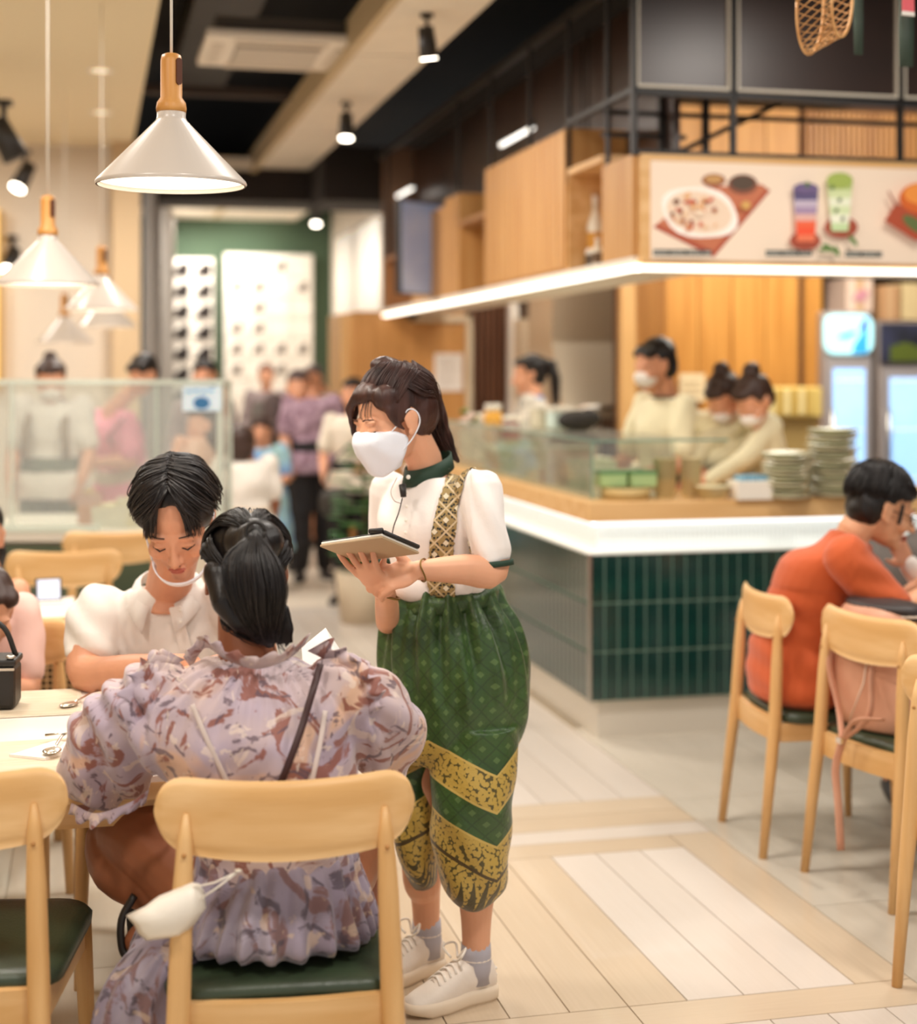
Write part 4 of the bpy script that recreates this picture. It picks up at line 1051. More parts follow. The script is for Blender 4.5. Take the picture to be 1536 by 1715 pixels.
MB().box((0, -.31, zt - .15), (w - .02, .03, .27)).build('header', mat('header_dark', '#3c3f58', .4, c2='#2a2c33', vscale=6), t)
MB().prism([(-.17, -.12), (.17, -.12), (.17, .0), (.05, -.03), (-.05, .01), (-.17, -.02)], -.002, .004, Matrix.Translation((0, -.327, zt - .15)) @ Matrix.Rotation(PI / 2, 4, 'X')).build('header_hill', mat('header_green', '#5d6a2c', .4), t)
def carton(px0, px1, py0, py1, b, colr, lab):
    a0, a1 = aB(px0, b), aB(px1, b); z0, z1 = zB(px0, py1, b), zB(px0, py0, b)
    t = thing('cardboard_carton', lab, 'carton', G((a0 + a1) / 2, b + .15, z0), R(13.37), 'cartons on top of the fridges')
    MB().box((0, 0, (z1 - z0) / 2), (a1 - a0, .3, z1 - z0)).build('carton_body', mat('ct' + colr, colr, .7), t, bevel=.004)
    MB().box((0, -.152, (z1 - z0) / 2), (.05, .002, z1 - z0)).build('tape', mat('tape', '#c9a27a', .5), t)
    return t
c1 = carton(1418, 1462, 466, 521, 9.55, '#dcc0ae', 'pale pink printed carton on the first fridge')
MB().prism([(-.06, -.02), (.02, -.04), (.07, .03), (.0, .05)], -.002, .004, Matrix.Translation((0, -.156, .1)) @ Matrix.Rotation(PI / 2, 4, 'X')).build('printed_mark', mat('pinkprint', '#c98a96', .6), c1)
carton(1474, 1507, 478, 536, 9.55, '#b98c62', 'brown carton on the second fridge')
carton(1512, 1580, 474, 536, 9.55, '#d8c090', 'yellowish carton on the second fridge at the right edge')
t = thing('wall_notice', 'cream notice sheet on the kitchen wall behind the young cook', 'notice', on_b(1160, 670, 9.5))
MB().gbox(aB(1138, 9.55), aB(1180, 9.55), 9.54, 9.55, zB(1160, 672, 9.55), zB(1160, 626, 9.55)).build('sheet', mat('notice_cream', '#e6d2ac', .7), t, True)
for k in range(3): MB().gbox(aB(1144, 9.54), aB(1174, 9.54), 9.535, 9.54, zB(1160, 660 - 10 * k, 9.54), zB(1160, 658 - 10 * k, 9.54)).build('print_line', mat('print_tan', '#bfa57c', .7), t, True)
t = thing('yellow_crate', 'yellow shelf crate of packets beside the fridge', 'crate', G(aB(1330, 9.1), 9.2, 0), R(13.37))
a0, a1 = aB(1286, 9.0), aB(1384, 9.0); YC = mat('crate_yellow', '#dcc070', .5)
MB().gbox(a0, a1, 9.05, 9.35, 1.26, 1.45).build('crate_body', YC, t, True, bevel=.01)
MB().gbox(a0, a1, 9.1, 9.4, 0, 1.26).build('shelf_unit', mat('shelf_cream', '#b99c62', .6), t, True)
for k in range(6): MB().gbox(a0 + .03 + .05 * k, a0 + .065 + .05 * k, 9.03, 9.06, 1.28, 1.44).build('packet', mat('pk%d' % (k % 2), ['#efdca0', '#cfae5c'][k % 2], .6), t, True)
wt = thing('kitchen_worktable', 'steel worktable in front of the stooping kitchen staff', 'table', G(4.0, 7.2, 0), R(13.37))
MB().gbox(3.2, 4.8, 7.0, 7.25, .86, .90).build('table_top', STEEL, wt, True)
for a, b in ((3.25, 7.05), (4.75, 7.05), (3.25, 7.2), (4.75, 7.2)): MB().gbox(a - .02, a + .02, b - .02, b + .02, 0, .86).build('leg', STEEL, wt, True)

# ---------------------------------------------------------------- acrylic display stand on the left
ds = thing('acrylic_display', 'tall clear acrylic display box on a white serving counter at left', 'display case', V((-1.9, 7.8, 0)), 0)
X0, X1, Y0, Y1, Z0, Z1 = P(-60, 0, 7.4).x, P(368, 0, 7.4).x, 7.4, 7.75, .80, 1.50
EW = mat('acrylic_edge', '#dfe8dc', .3)
for c, s, m, nm in (((((X0 + X1) / 2), Y0, (Z0 + Z1) / 2), (X1 - X0, .006, Z1 - Z0), ACRYL, 'acrylic_pane'), ((X1, (Y0 + Y1) / 2, (Z0 + Z1) / 2), (.006, Y1 - Y0, Z1 - Z0), ACRYL, 'acrylic_pane'),
                    (((X0 + X1) / 2, (Y0 + Y1) / 2, Z1), (X1 - X0, Y1 - Y0, .008), ACRYL, 'acrylic_top')):
    MB().box(tuple(V(c) - ds.location), s).build(nm, m, ds)
ed = lambda p0, p1, w=.016: MB().bar(V(p0) - ds.location, V(p1) - ds.location, w).build('edge_strip', EW, ds)
ed((X0, Y0, Z1), (X1, Y0, Z1), .022); ed((X0, Y1, Z1), (X1, Y1, Z1)); ed((X1, Y0, .1), (X1, Y0, Z1), .026); ed((X1, Y0, Z1), (X1, Y1, Z1)); ed((X1 - .0, Y1, Z0), (X1, Y1, Z1)); 
xm = P(20, 0, 7.4).x; ed((xm, Y0, Z0), (xm, Y0, Z1)); xk = P(262, 0, 7.75).x; ed((xk, Y1, Z0), (xk, Y1, Z1), .012)
ed((X0, Y0, Z0), (P(165, 0, 7.4).x, Y0, Z0), .03)
MB().box(tuple(V(((X0 + X1) / 2, 7.85, .37)) - ds.location), (X1 - X0 - .1, .8, .74)).build('counter_base', mat('srv_white', '#e8ddcc', .6), ds)
MB().box(tuple(V(((X0 + X1) / 2, 7.85, .765)) - ds.location), (X1 - X0, .9, .05)).build('counter_top', mat('srv_top', '#f3ebdf', .4), ds)
MB().box(tuple(V((P(60, 0, 7.4).x, 7.43, .42)) - ds.location), (1.1, .03, .60)).build('front_panel', mat('srv_green', '#55604a', .7), ds)
for k, (px, w, h, c_, lb) in enumerate(((150, .10, .16, '#d9a08c', 'small pink jar inside the acrylic display'), (190, .22, .10, '#f4efe4', 'white food tray inside the acrylic display, left'), (235, .22, .14, '#efe2c4', 'cream heaped tray inside the acrylic display, middle'),
                                      (280, .18, .18, '#f6f0e6', 'white tall container inside the acrylic display'), (325, .16, .12, '#e2c8b4', 'beige low container inside the acrylic display, right'))):
    p = P(px, 800, 7.62); t = thing('food_container', lb, 'container', V((p.x, p.y, .79)), 0, 'containers in the acrylic display')
    MB().rings([[V((x * s, y * s, z)) for x, y in rbox(w, .16, .03)] for s, z in ((.9, 0), (1, h), (.9, h), (.8, h * .2))], True, True, False).build('tub', mat('fc' + c_, c_, .5), t)
    MB().ell((0, 0, h * .9), (w * .38, .06, h * .3), None, 12, 6).build('food', mat('fd%d' % k, ['#caa070', '#e8d8b0', '#d8b890', '#efe4cc', '#c89878'][k], .8), t)
bt = thing('blue_sign', 'blue and white sign in the upper right corner of the acrylic display', 'sign', P(338, 668, 7.36))
MB().box((0, 0, 0), (.18, .006, .115)).build('board', mat('sign_white', '#dff0fb', .4, emit=.25), bt)
MB().prism(oval(0, -.02, .04, .03), -.004, .008, Matrix.Rotation(PI / 2, 4, 'X')).build('printed_oval', mat('sign_blue', '#3f82bc', .5), bt)
for k in range(4): MB().box((-.06 + .035 * k, -.005, .035 + .004 * (k % 2)), (.024, .004, .012)).build('printed_mark', mat('sign_blue2', '#6fb2de', .5), bt)

# potted plant behind the waitress
pp = thing('potted_plant', 'leafy green plant in a pale pot behind the waitress', 'plant', V((P(606, 800, 9.6).x, 9.6, 0)))
MB().lathe([(0, 0), (.13, 0), (.17, .32), (.15, .32), (.14, .28), (0, .28)], n=20).build('pot', mat('pot_pale', '#d9c8ae', .6), pp)
random.seed(5)
for k in range(44):
    a = k * 2.4; h = .34 + .017 * k; r_ = .16 * math.sin(PI * min(1, k / 44 + .12)) + .02
    mb = MB(); d = V((math.cos(a), math.sin(a), .45)).normalized(); s_ = V((-math.sin(a), math.cos(a), 0)); c = V((r_ * math.cos(a) * .5, r_ * math.sin(a) * .5, h))
    L_ = .13 + .05 * random.random()
    mb.rings([[c + d * L_ * q + s_ * (w * L_) + V((0, 0, -.3 * L_ * q * q)) for w in (-x, 0, x)] for q, x in ((0, .03), (.3, .50), (.6, .52), (1, .03))], False, False).build('leaf', mat('plant_leaf', '#3c8236', .4, var=.3), pp, thick=.002)
MB().tube([(0, 0, .27), (0.02, 0, .7), (0, .01, 1.05)], [.015, .01, .006], 8).build('stem', mat('plant_stem', '#5a5a30', .7), pp)

# ---------------------------------------------------------------- pink backpack on its chair
bp = thing('backpack', 'dusty pink leather backpack with dark flap standing on the chair seat', 'backpack', V((1.305, 4.755, .468)), R(-65.8))
BPM = mat('bag_pink', '#d8a184', .5, c2='#c98f72', vscale=6, bump=.1, bscale=90)
def bfold(t, q): return .03 * math.sin(3 * q + t * 5)
MB().loft([(V((.0, .0, .0)), V((.17, 0, 0)), V((0, .10, 0))), (V((0, 0, .06)), V((.185, 0, 0)), V((0, .12, 0))), (V((.0, -.01, .20)), V((.17, 0, 0)), V((0, .115, 0))), (V((.0, -.03, .33)), V((.145, 0, 0)), V((0, .08, 0))), (V((0, -.045, .375)), V((.10, 0, 0)), V((0, .04, 0)))], 32, 5, True, bfold).build('bag_body', BPM, bp)
MB().loft([(V((0, .02, .335)), V((.150, 0, 0)), V((0, .10, 0))), (V((0, .0, .372)), V((.150, 0, 0)), V((0, .09, .0))), (V((0, -.01, .385)), V((.11, 0, 0)), V((0, .05, 0)))], 28, 4).build('flap', mat('flap_dark', '#37302f', .5), bp)
rimp = [V((.153 * math.cos(q), .018 + .102 * math.sin(q), .350)) for q in (2 * PI * k / 32 for k in range(33))]
MB().tube(rimp, .0045, 6).build('piping', mat('bag_piping', '#f0dcc8', .5), bp)
for s in (-1, 1): MB().tube(catmull([(s * .09 - .02, -.09, .30), (s * .10, -.13, .18), (s * .07 + .04, -.15, .06), (.04, -.19, -.02)]), [.012] * 19, 8, flat=.3).build('shoulder_strap', BPM, bp)
MB().tube(catmull([(.04, -.19, -.02), (.04, -.215, -.10), (.065, -.225, -.2), (.09, -.235, -.33)]), [.015] * 19, 8, flat=.25).build('strap_end', BPM, bp)
MB().tube(catmull([(.04, -.19, -.02), (.10, -.19, .05), (.16, -.13, .06)]), [.012] * 13, 8, flat=.3).build('lower_strap', BPM, bp)
MB().box((.04, -.20, -.02), (.022, .012, .018)).build('buckle', CHROME, bp)
MB().tube([V((.0, -.13, .03)), V((.06, -.128, .15)), V((.07, -.115, .27))], .0025, 6).build('seam', mat('bag_piping', '#f0dcc8', .5), bp)

# white mask hanging from the foreground chair
mk = thing('face_mask', 'white face mask hanging by its strings from the foreground chair back', 'mask', P(275, 1545, 2.715))
KM = mat('mask_white', '#f7efe2', .8, bump=.1, bscale=200)
pts = [(338, 1500), (330, 1487), (318, 1485), (262, 1508), (240, 1525), (208, 1540), (222, 1556), (228, 1570), (242, 1582), (300, 1575), (324, 1552), (341, 1527)]
ctr = P(275, 1535, 2.70)
rs = []
for s_, dy in ((1, 0), (.7, -.018), (.35, -.028), (.05, -.03)):
    rs.append([ctr + (P(x, y, 2.715) - P(275, 1535, 2.715)) * s_ + V((0, dy + .02, 0)) for x, y in pts])
MB().rings(rs, True, True, True).build('mask_cloth', KM, mk, True, thick=.0015)
MB().tube([P(320, 1487, 2.715), P(360, 1478, 2.71), P(395, 1462, 2.70)], .0018, 6).build('ear_loop', KM, mk, True)
MB().tube([P(336, 1505, 2.715), P(362, 1488, 2.71), P(396, 1462, 2.70)], .0018, 6).build('ear_loop', KM, mk, True)
MB().lathe([(.005, 0), (.007, .002), (.005, .004)], c=P(399, 1460, 2.70), n=12).build('bead', mat('bead', '#d9cfc0', .4), mk, True)
# ---------------------------------------------------------------- people
def frame(f, roll=0):
    f = V(f).normalized(); r = f.cross(V((0, 0, 1))).normalized(); u = r.cross(f)
    m = Matrix((r, f, u)).transposed()
    if roll: m = Matrix.Rotation(roll, 3, f) @ m
    return m
def pitched(yaw_vec, pitch):
    y = V((yaw_vec[0], yaw_vec[1], 0)).normalized()
    return y * math.cos(pitch) - V((0, 0, 1)) * math.sin(pitch)
def add_head(mb, c, M, k=1.0, ears=True, fine=True):
    q = lambda x, y, z: V(c) + M @ V((x * k, y * k, z * k))
    def E(p, r, m=None, n=16): mb.ell(q(*p), tuple(x * k for x in r), M @ m if m else M, n, 10)
    E((0, -.014, .034), (.075, .094, .082), n=24)
    E((0, .018, -.018), (.062, .074, .086), n=24)
    E((0, .030, -.066), (.048, .050, .040)); E((0, .070, -.098), (.020, .018, .014)); E((0, .045, -.088), (.032, .038, .020))
    for s in (-1, 1):
        E((s * .040, .058, -.030), (.024, .024, .024)); E((s * .030, .077, .019), (.024, .012, .007))
        if fine: E((s * .031, .079, .000), (.0155, .0105, .009))
        if ears:
            E((s * .076, -.006, -.008), (.006, .018, .030), Matrix.Rotation(-.15, 3, 'X')); E((s * .081, -.016, .004), (.006, .010, .020))
            E((s * .076, .002, -.032), (.006, .009, .010))
    mb.tube([q(0, .086, .006), q(0, .098, -.016), q(0, .108, -.034)], [.0065 * k, .008 * k, .0115 * k], 10, round_=True)
    for s in (-1, 1): E((s * .0115, .097, -.037), (.0075, .009, .007))
    if fine:
        E((0, .088, -.062), (.021, .010, .0055)); E((0, .087, -.071), (.017, .010, .006))
    return q
def face_bits(c, M, k, parent, open_=False, brow='#3a2418', lips=True, browz=.026):
    q = lambda x, y, z: V(c) + M @ V((x * k, y * k, z * k))
    bm = mat('brow' + brow, brow, .7)
    for s in (-1, 1):
        MB().tube([q(s * .016, .088, browz - .001), q(s * .031, .089, browz + .003), q(s * .047, .074, browz - .002)], [.0028 * k, .003 * k, .0014 * k], 6, flat=.6).build('eyebrow', bm, parent, True)
        MB().tube([q(s * .018, .087, -.005), q(s * .031, .0905, -.0085), q(s * .046, .079, -.004)], [.0012 * k, .0022 * k, .0013 * k], 6).build('eyelash', mat('lash', '#1b1210', .6), parent, True)
        if open_: MB().ell(q(s * .031, .0865, -.003), (.007 * k, .004 * k, .003 * k), M, 10, 6).build('eye', mat('eye_dark', '#22160f', .2), parent, True)
    if lips:
        mb = MB().ell(q(0, .093, -.0625), (.020 * k, .007 * k, .0038 * k), M, 14, 6).ell(q(0, .092, -.0700), (.016 * k, .007 * k, .0045 * k), M, 14, 6)
        mb.build('lips', LIPS, parent, True)
def add_hand(mb, w, d, n, side, curl=(.35, .35, .35, .4), k=1.0, spread=.06, thumb=(.5, .2), thumbdir=None, lens=(.070, .078, .073, .058)):
    """w wrist, d direction of the palm, n palm normal (where the fingers curl to), side: which way the thumb lies along d x n"""
    d = V(d).normalized(); n = (V(n) - d * V(n).dot(d)).normalized(); a = d.cross(n) * side; w = V(w)
    M = Matrix((a, d, n)).transposed()
    mb.ell(w + d * .045 * k, (.037 * k, .050 * k, .014 * k), M, 16, 10)
    mb.ell(w + d * .015 * k, (.026 * k, .030 * k, .015 * k), M, 14, 8)
    mb.ell(w + d * .035 * k + a * .022 * k + n * .006 * k, (.017 * k, .030 * k, .014 * k), M, 12, 8)
    for i in range(4):
        off = (1.5 - i) * .0185 * k; c = curl[i] if not isinstance(curl, (int, float)) else curl
        base = w + d * (.078 - .004 * abs(i - 1.2)) * k + a * off
        dd = (d + a * (1.5 - i) * spread).normalized(); L = lens[i] * k; pts = [base - dd * .02 * k, base]; ang = 0; p = base
        for j, fr in enumerate((.45, .30, .25)):
            ang += c * (1.0 if j == 0 else 1.15)
            p = p + (dd * math.cos(ang) + n * math.sin(ang)) * L * fr; pts.append(p)
        mb.tube(pts, [.0088 * k, .0088 * k, .0082 * k, .0074 * k, .0062 * k], 10, round_=True)
    td = V(thumbdir).normalized() if thumbdir is not None else (d * .75 + a * .65 + n * thumb[1]).normalized()
    b = w + d * .022 * k + a * .028 * k
    t2 = (td * .85 + d * thumb[0] * .5 + n * thumb[1] * .4).normalized()
    mb.tube([b, b + td * .034 * k, b + td * .034 * k + t2 * .026 * k, b + td * .034 * k + t2 * .046 * k], [.0125 * k, .0105 * k, .0092 * k, .0072 * k], 10, round_=True)
def limb(mb, pts, rad, n=16): mb.tube(catmull([tuple(p) for p in pts], 4), [r[0] for r in catmull([(x, 0, 0) for x in rad], 4)], n, round_=True)
def hairfold(sc_=60, amp=.0022, seed=1):
    return lambda co, no: fnoise(co * np.array([1, 1, .35]), sc_ * .35, amp, seed) + fnoise(co, 9, amp * 1.2, seed + 1)

HAND_DIR = V((0, 0, -1))
def person(label, root, J, top=None, bottom=None, skinm=SKIN, hairm=HAIRB, hair='short', sleeve='short', k=1.0, vox=.011, mask=None, shoes='#2a2422',
           headf=None, skirt=False, collar=None, sit=False, build=1.0, legs=True, feet=True, topdisp=None, name='person', group=None):
    """J: joints in world space"""
    t = thing(name, label, 'person', V(root), 0, group)
    shv = (J['shR'] - J['shL']); rt = shv.normalized(); up = (J['neck'] - J['pelvis']).normalized(); fw = up.cross(rt).normalized()
    if fw.length < .1: fw = V((0, 1, 0))
    hf = V(headf) if headf is not None else fw
    M = frame(hf); b = build * k
    def trunk(mb, g, z0=0, hem=None):
        if hem and sit:
            rh = (J['hipR'] - J['hipL']).normalized(); fh = V((0, 0, 1)).cross(rh).normalized(); Zv = V((0, 0, 1)); c0 = J['pelvis']
            rg = [(c0 - Zv * .085 + fh * .015, rh * .150 * b, fh * .115 * b), (c0 - Zv * .04, rh * .178 * b, fh * .150 * b), (c0 * .5 + J['waist'] * .5 + Zv * .01, rh * .165 * b, (fh + fw).normalized() * .140 * b), (J['waist'] + fw * .0, rt * (.150 * b), fw * (.128 * b)), (J['chest'], rt * (.162 * b), fw * (.120 * b)),
                  ((J['shL'] + J['shR']) / 2, rt * (.15 * b), fw * (.088 * b)), (J['neck'] - up * .025 * k, rt * .068 * k, fw * .066 * k)]
            return mb.loft(rg, 28, 4)
        P0, W, C, N_ = J['pelvis'], J['waist'], J['chest'], J['neck']
        r = rt; rh = (J['hipR'] - J['hipL']).normalized() if (J['hipR'] - J['hipL']).length > .02 else rt
        rg = [] if not hem else [(P0 - up * hem, rh * ((.184 if hem > .05 else .160) * b + g), fw * ((.142 if hem > .05 else .118) * b + g))]
        rg += [(P0, rh * ((.158 + (.022 if g > 0 else -.004)) * b + g), fw * ((.118 + (.018 if g > 0 else 0)) * b + g)), (W, r * (.128 * b + g), fw * ((.118 if sit else .098) * b + g)), (C, r * (.155 * b + g), fw * (.112 * b + g)),
               ((J['shL'] + J['shR']) / 2 + up * .0, r * (.15 * b + g * .5), fw * (.085 * b + g * .5)), (N_ - up * .025 * k, r * (.062 * k + g), fw * (.06 * k + g))]
        mb.loft(rg, 28, 4)
    sk = MB(); trunk(sk, -.012)
    add_head(sk, J['head'], M, k, fine=False)
    sk.tube([J['neck'] - up * .05 * k, J['neck'], J['head'] - M @ V((0, .03, .03)) * k], [.055 * k, .052 * k, .050 * k], 16)
    for s in 'LR':
        limb(sk, [J['sh' + s], (J['sh' + s] + J['el' + s]) / 2, J['el' + s], (J['el' + s] * .6 + J['wr' + s] * .4), J['wr' + s]], [.046 * b, .042 * b, .036 * b, .034 * b, .024 * b])
        d = J.get('hd' + s, (J['wr' + s] - J['el' + s]).normalized())
        add_hand(sk, J['wr' + s], d, J.get('hn' + s, -rt if s == 'R' else rt), 1 if s == 'L' else -1, .3, k)
        if legs:
            limb(sk, [J['hip' + s], (J['hip' + s] + J['kn' + s]) / 2, J['kn' + s], J['kn' + s] * .65 + J['an' + s] * .35, J['an' + s]], [.078 * b, .070 * b, .052 * b, .053 * b, .034 * b])
    blob('body', sk, skinm, t, vox * .8, 2)
    if top:
        tp = MB(); trunk(tp, .006, hem=.03 if sit else (.10 * k if not skirt else .05))
        for s in 'LR':
            a, e, w = J['sh' + s], J['el' + s], J['wr' + s]
            if sleeve == 'short': limb(tp, [a, a * .5 + e * .5, a * .25 + e * .75], [.060 * b, .058 * b, .058 * b])
            elif sleeve == 'long': limb(tp, [a, a * .5 + e * .5, e, e * .5 + w * .5, w], [.060 * b, .054 * b, .050 * b, .043 * b, .036 * b])
        blob('shirt', tp, top, t, vox, 3, topdisp or (lambda co, no: fnoise(co, 5, .007 * k)))
    if collar: MB().tube([J['neck'] + (rt * math.cos(q) * .062 + fw * math.sin(q) * .062) * k - up * .028 * k for q in (2 * PI * i / 20 for i in range(21))], .011 * k, 8).build('collar', collar, t, True)
    if bottom:
        bt_ = MB()
        if skirt:
            c0, c1 = J['pelvis'], (J['knL'] + J['knR']) / 2
            bt_.loft([(J['waist'], rt * .135 * b, fw * .105 * b), (c0, rt * .18 * b, fw * .14 * b), (c1, rt * .22 * b, fw * .19 * b), (c1 + (c1 - c0) * .25, rt * .23 * b, fw * .20 * b)], 40, 4, True, lambda t_, q: .05 * t_ * math.sin(11 * q))
        else:
            if not sit: bt_.loft([(J['pelvis'] - up * .08 * k, rt * .155 * b, fw * .115 * b), (J['pelvis'], rt * .170 * b, fw * .130 * b), (J['waist'], rt * .142 * b, fw * .112 * b)], 24, 3)
            for s in 'LR':
                limb(bt_, [J['hip' + s], (J['hip' + s] + J['kn' + s]) / 2, J['kn' + s], J['an' + s] * .6 + J['kn' + s] * .4, J['an' + s] + (J['kn' + s] - J['an' + s]) * .08], [(.092 if not sit else .085) * b, .082 * b, .068 * b, .062 * b, .055 * b])
        blob('skirt' if skirt else 'trousers', bt_, bottom, t, vox, 3, lambda co, no: fnoise(co, 5, .006 * k))
    if feet and shoes:
        for s in 'LR':
            an, to = J['an' + s], J['toe' + s]; d = (V((to.x, to.y, 0)) - V((an.x, an.y, 0))).normalized(); z = an.z - .045 * k
            sm = MB(); sm.loft([(V((an.x, an.y, z - .0)) - d * .055 * k, d.cross(V((0, 0, 1))) * .026 * k, V((0, 0, .030 * k))), (V((an.x, an.y, z)) + d * .01, d.cross(V((0, 0, 1))) * .036 * k, V((0, 0, .043 * k))),
                    (V((an.x, an.y, z - .006)) + d * .09 * k, d.cross(V((0, 0, 1))) * .042 * k, V((0, 0, .034 * k))), (V((an.x, an.y, z - .018)) + d * .17 * k, d.cross(V((0, 0, 1))) * .028 * k, V((0, 0, .016 * k)))], 16, 4)
            sm.build('shoe', mat('shoe' + shoes, shoes, .5), t, True)
    q = lambda x, y, z: J['head'] + M @ V((x * k, y * k, z * k))
    hb_ = MB()
    def E(p, r): hb_.ell(q(*p), tuple(x * k for x in r), M, 20, 12)
    E((0, -.030, .046), (.083, .092, .082)); E((0, -.050, .0), (.078, .066, .085))
    if hair in ('short', 'cap'):
        E((0, .038, .082), (.058, .042, .024)); E((.045, .03, .07), (.03, .045, .03)); E((-.045, .03, .07), (.03, .045, .03))
    if hair == 'bun': E((0, -.085, .115), (.042, .042, .038)); E((0, .03, .082), (.06, .05, .03))
    if hair == 'pony':
        hb_.tube([q(0, -.10, .08), q(0, -.15, .05), q(0, -.165, -.05), q(0, -.15, -.17), q(0, -.13, -.24)], [.02 * k, .034 * k, .036 * k, .028 * k, .01 * k], 12, round_=True); E((0, .03, .082), (.06, .05, .03))
    if hair == 'long':
        E((0, -.055, -.09), (.088, .05, .11)); E((.055, -.03, -.06), (.028, .045, .12)); E((-.055, -.03, -.06), (.028, .045, .12)); E((0, .035, .085), (.06, .05, .03))
    blob('hair', hb_, hairm, t, .008, 1, hairfold(60, .003 * k))
    if mask:
        mm = MB(); mm.ell(q(0, .055, -.045), (.058 * k, .058 * k, .046 * k), M, 20, 12).ell(q(0, .095, -.035), (.026 * k, .026 * k, .030 * k), M)
        blob('face_mask', mm, mask, t, .008, 2)
    return t, M
def stand(x, y, yaw, h=1.65, arms=(0, 0), lean=0.0, step=.0, z0=0):
    """joints of a standing figure; yaw 0 faces +Y; arms: forward bend of the forearms 0..1 for L, R"""
    k = h / 1.65; m = Matrix.Translation((x, y, z0)) @ Matrix.Rotation(R(yaw), 4, 'Z')
    T = lambda a, b, c: m @ V((a * k, (b + lean * max(0, c - .95)) * k, c * k))
    J = dict(pelvis=T(0, 0, .92), waist=T(0, 0, 1.05), chest=T(0, .0, 1.24), neck=T(0, -.01, 1.405), head=T(0, .02, 1.53))
    for s, q in (('L', -1), ('R', 1)):
        a = arms[0 if s == 'L' else 1]
        J['sh' + s] = T(q * .165, 0, 1.345); J['el' + s] = T(q * .215, -.01 + .10 * a, 1.08)
        J['wr' + s] = T(q * (.225 - .08 * a), .05 + .24 * a, .86 + .22 * a)
        J['hip' + s] = T(q * .085, 0, .88); J['kn' + s] = T(q * .09, .02 + q * step * .5, .49); J['an' + s] = T(q * .095, -.01 + q * step, .085); J['toe' + s] = T(q * .12, .14 + q * step, .03)
    return J
def T2(d, dist): return V((d[0], d[1], 0)).normalized() * dist

def sphere_pt(q, c, r):
    def f(x, y, z):
        n = math.sqrt(x * x + y * y + z * z) or 1
        return q(c[0] + r[0] * x / n, c[1] + r[1] * y / n, c[2] + r[2] * z / n)
    return f
def strands(parent, m, guides, count, r=.0024, jit=.004, wave=.002, seed=1, lift=.0, ctr=None, sides=4, name='hair_strands'):
    rs_ = random.Random(seed); mbs = MB()
    G_ = [[V(p) for p in g] for g in guides]
    for i in range(count):
        u = rs_.random() * (len(G_) - 1); k = min(int(u), len(G_) - 2); f = u - k
        off = V((rs_.gauss(0, 1), rs_.gauss(0, 1), rs_.gauss(0, 1))) * jit; ph = rs_.random() * 6.28
        pts = []
        L0 = max(len(G_[k]), 2)
        for j in range(L0):
            p = G_[k][j] * (1 - f) + G_[k + 1][j] * f
            if ctr is not None: p = p + (p - ctr).normalized() * (lift + rs_.random() * jit * .6)
            pts.append(tuple(p + off * (j + 1) / L0))
        pts = catmull(pts, 4); n_ = len(pts)
        ln_ = rs_.uniform(.82, 1.0); pts = pts[:max(4, int(n_ * ln_))]; n_ = len(pts)
        pts = [V(p) + V((math.sin(ph + j * .7), math.cos(ph + j * .6), 0)) * wave for j, p in enumerate(pts)]
        rr_ = r * rs_.uniform(.6, 1.3)
        mbs.tube(pts, [rr_ * (.6 + .4 * math.sin(PI * min(1, j / n_ + .25))) * (1 if j < n_ * .7 else (1.02 - (j / n_ - .7) / .3 * .9)) for j in range(n_)], sides, flat=.7)
    o = mbs.build(name, m, parent, True)
    return tag(o, kind='stuff')
def short_guides(sp, s):
    return [[sp(.02 * s, .60, .80), sp(.30 * s, .88, .42), sp(.55 * s, .84, .10), sp(.66 * s, .76, -.10)], [sp(.02 * s, .42, .90), sp(.45 * s, .62, .65), sp(.80 * s, .55, .15), sp(.90 * s, .42, -.18)],
            [sp(.03 * s, .12, 1), sp(.6 * s, .2, .75), sp(.97 * s, .2, .15), sp(1.0 * s, .08, -.30)], [sp(.03 * s, -.25, .95), sp(.6 * s, -.3, .7), sp(.95 * s, -.3, .0), sp(.9 * s, -.42, -.45)],
            [sp(.02 * s, -.5, .85), sp(.4 * s, -.75, .5), sp(.6 * s, -.85, -.1), sp(.5 * s, -.85, -.6)], [sp(0, -.55, .8), sp(.08 * s, -.95, .4), sp(.1 * s, -1, -.2), sp(.08 * s, -.85, -.65)]]

# ======================= the waitress =======================
FWD = V((-.75, -.66, 0)).normalized()          # the way her body faces
RGT = FWD.cross(V((0, 0, 1))).normalized()     # her right
HFD = pitched((-.86, -.51), R(20)); HM = frame(HFD, R(0))
HC = P(659, 700, 3.80); HK = 1.0
wt_ = thing('person', 'masked waitress in white shirt and green patterned wrap trousers holding a tablet', 'person', V((-.03, 3.84, 0)))
s = {}
s['shL'] = P(803, 822, 3.74); s['shR'] = P(652, 822, 3.96); s['elL'] = P(824, 955, 3.68); s['wrL'] = P(700, 955, 3.55)
s['elR'] = P(650, 1038, 3.84); s['wrR'] = P(646, 990, 3.57)
sk = MB()
add_head(sk, HC, HM, HK)
NB = P(718, 792, 3.86)
sk.tube([NB - V((0, 0, .04)), NB + V((-.012, -.006, .035)), HC + HM @ V((0, -.03, -.045))], [.046, .045, .046], 18, round_=True)
chest, waist, pelv = P(728, 862, 3.86), P(742, 985, 3.86), P(755, 1060, 3.88)
TR = [(pelv, RGT * .120, FWD * .085), (waist, RGT * .092, FWD * .070), (chest, RGT * .125, FWD * .090), (P(728, 818, 3.87), RGT * .115, FWD * .060), (P(722, 795, 3.87), RGT * .05, FWD * .042)]
sk.loft([(pelv - V((0, 0, .10)), RGT * .125, FWD * .085)] + TR, 28, 4)
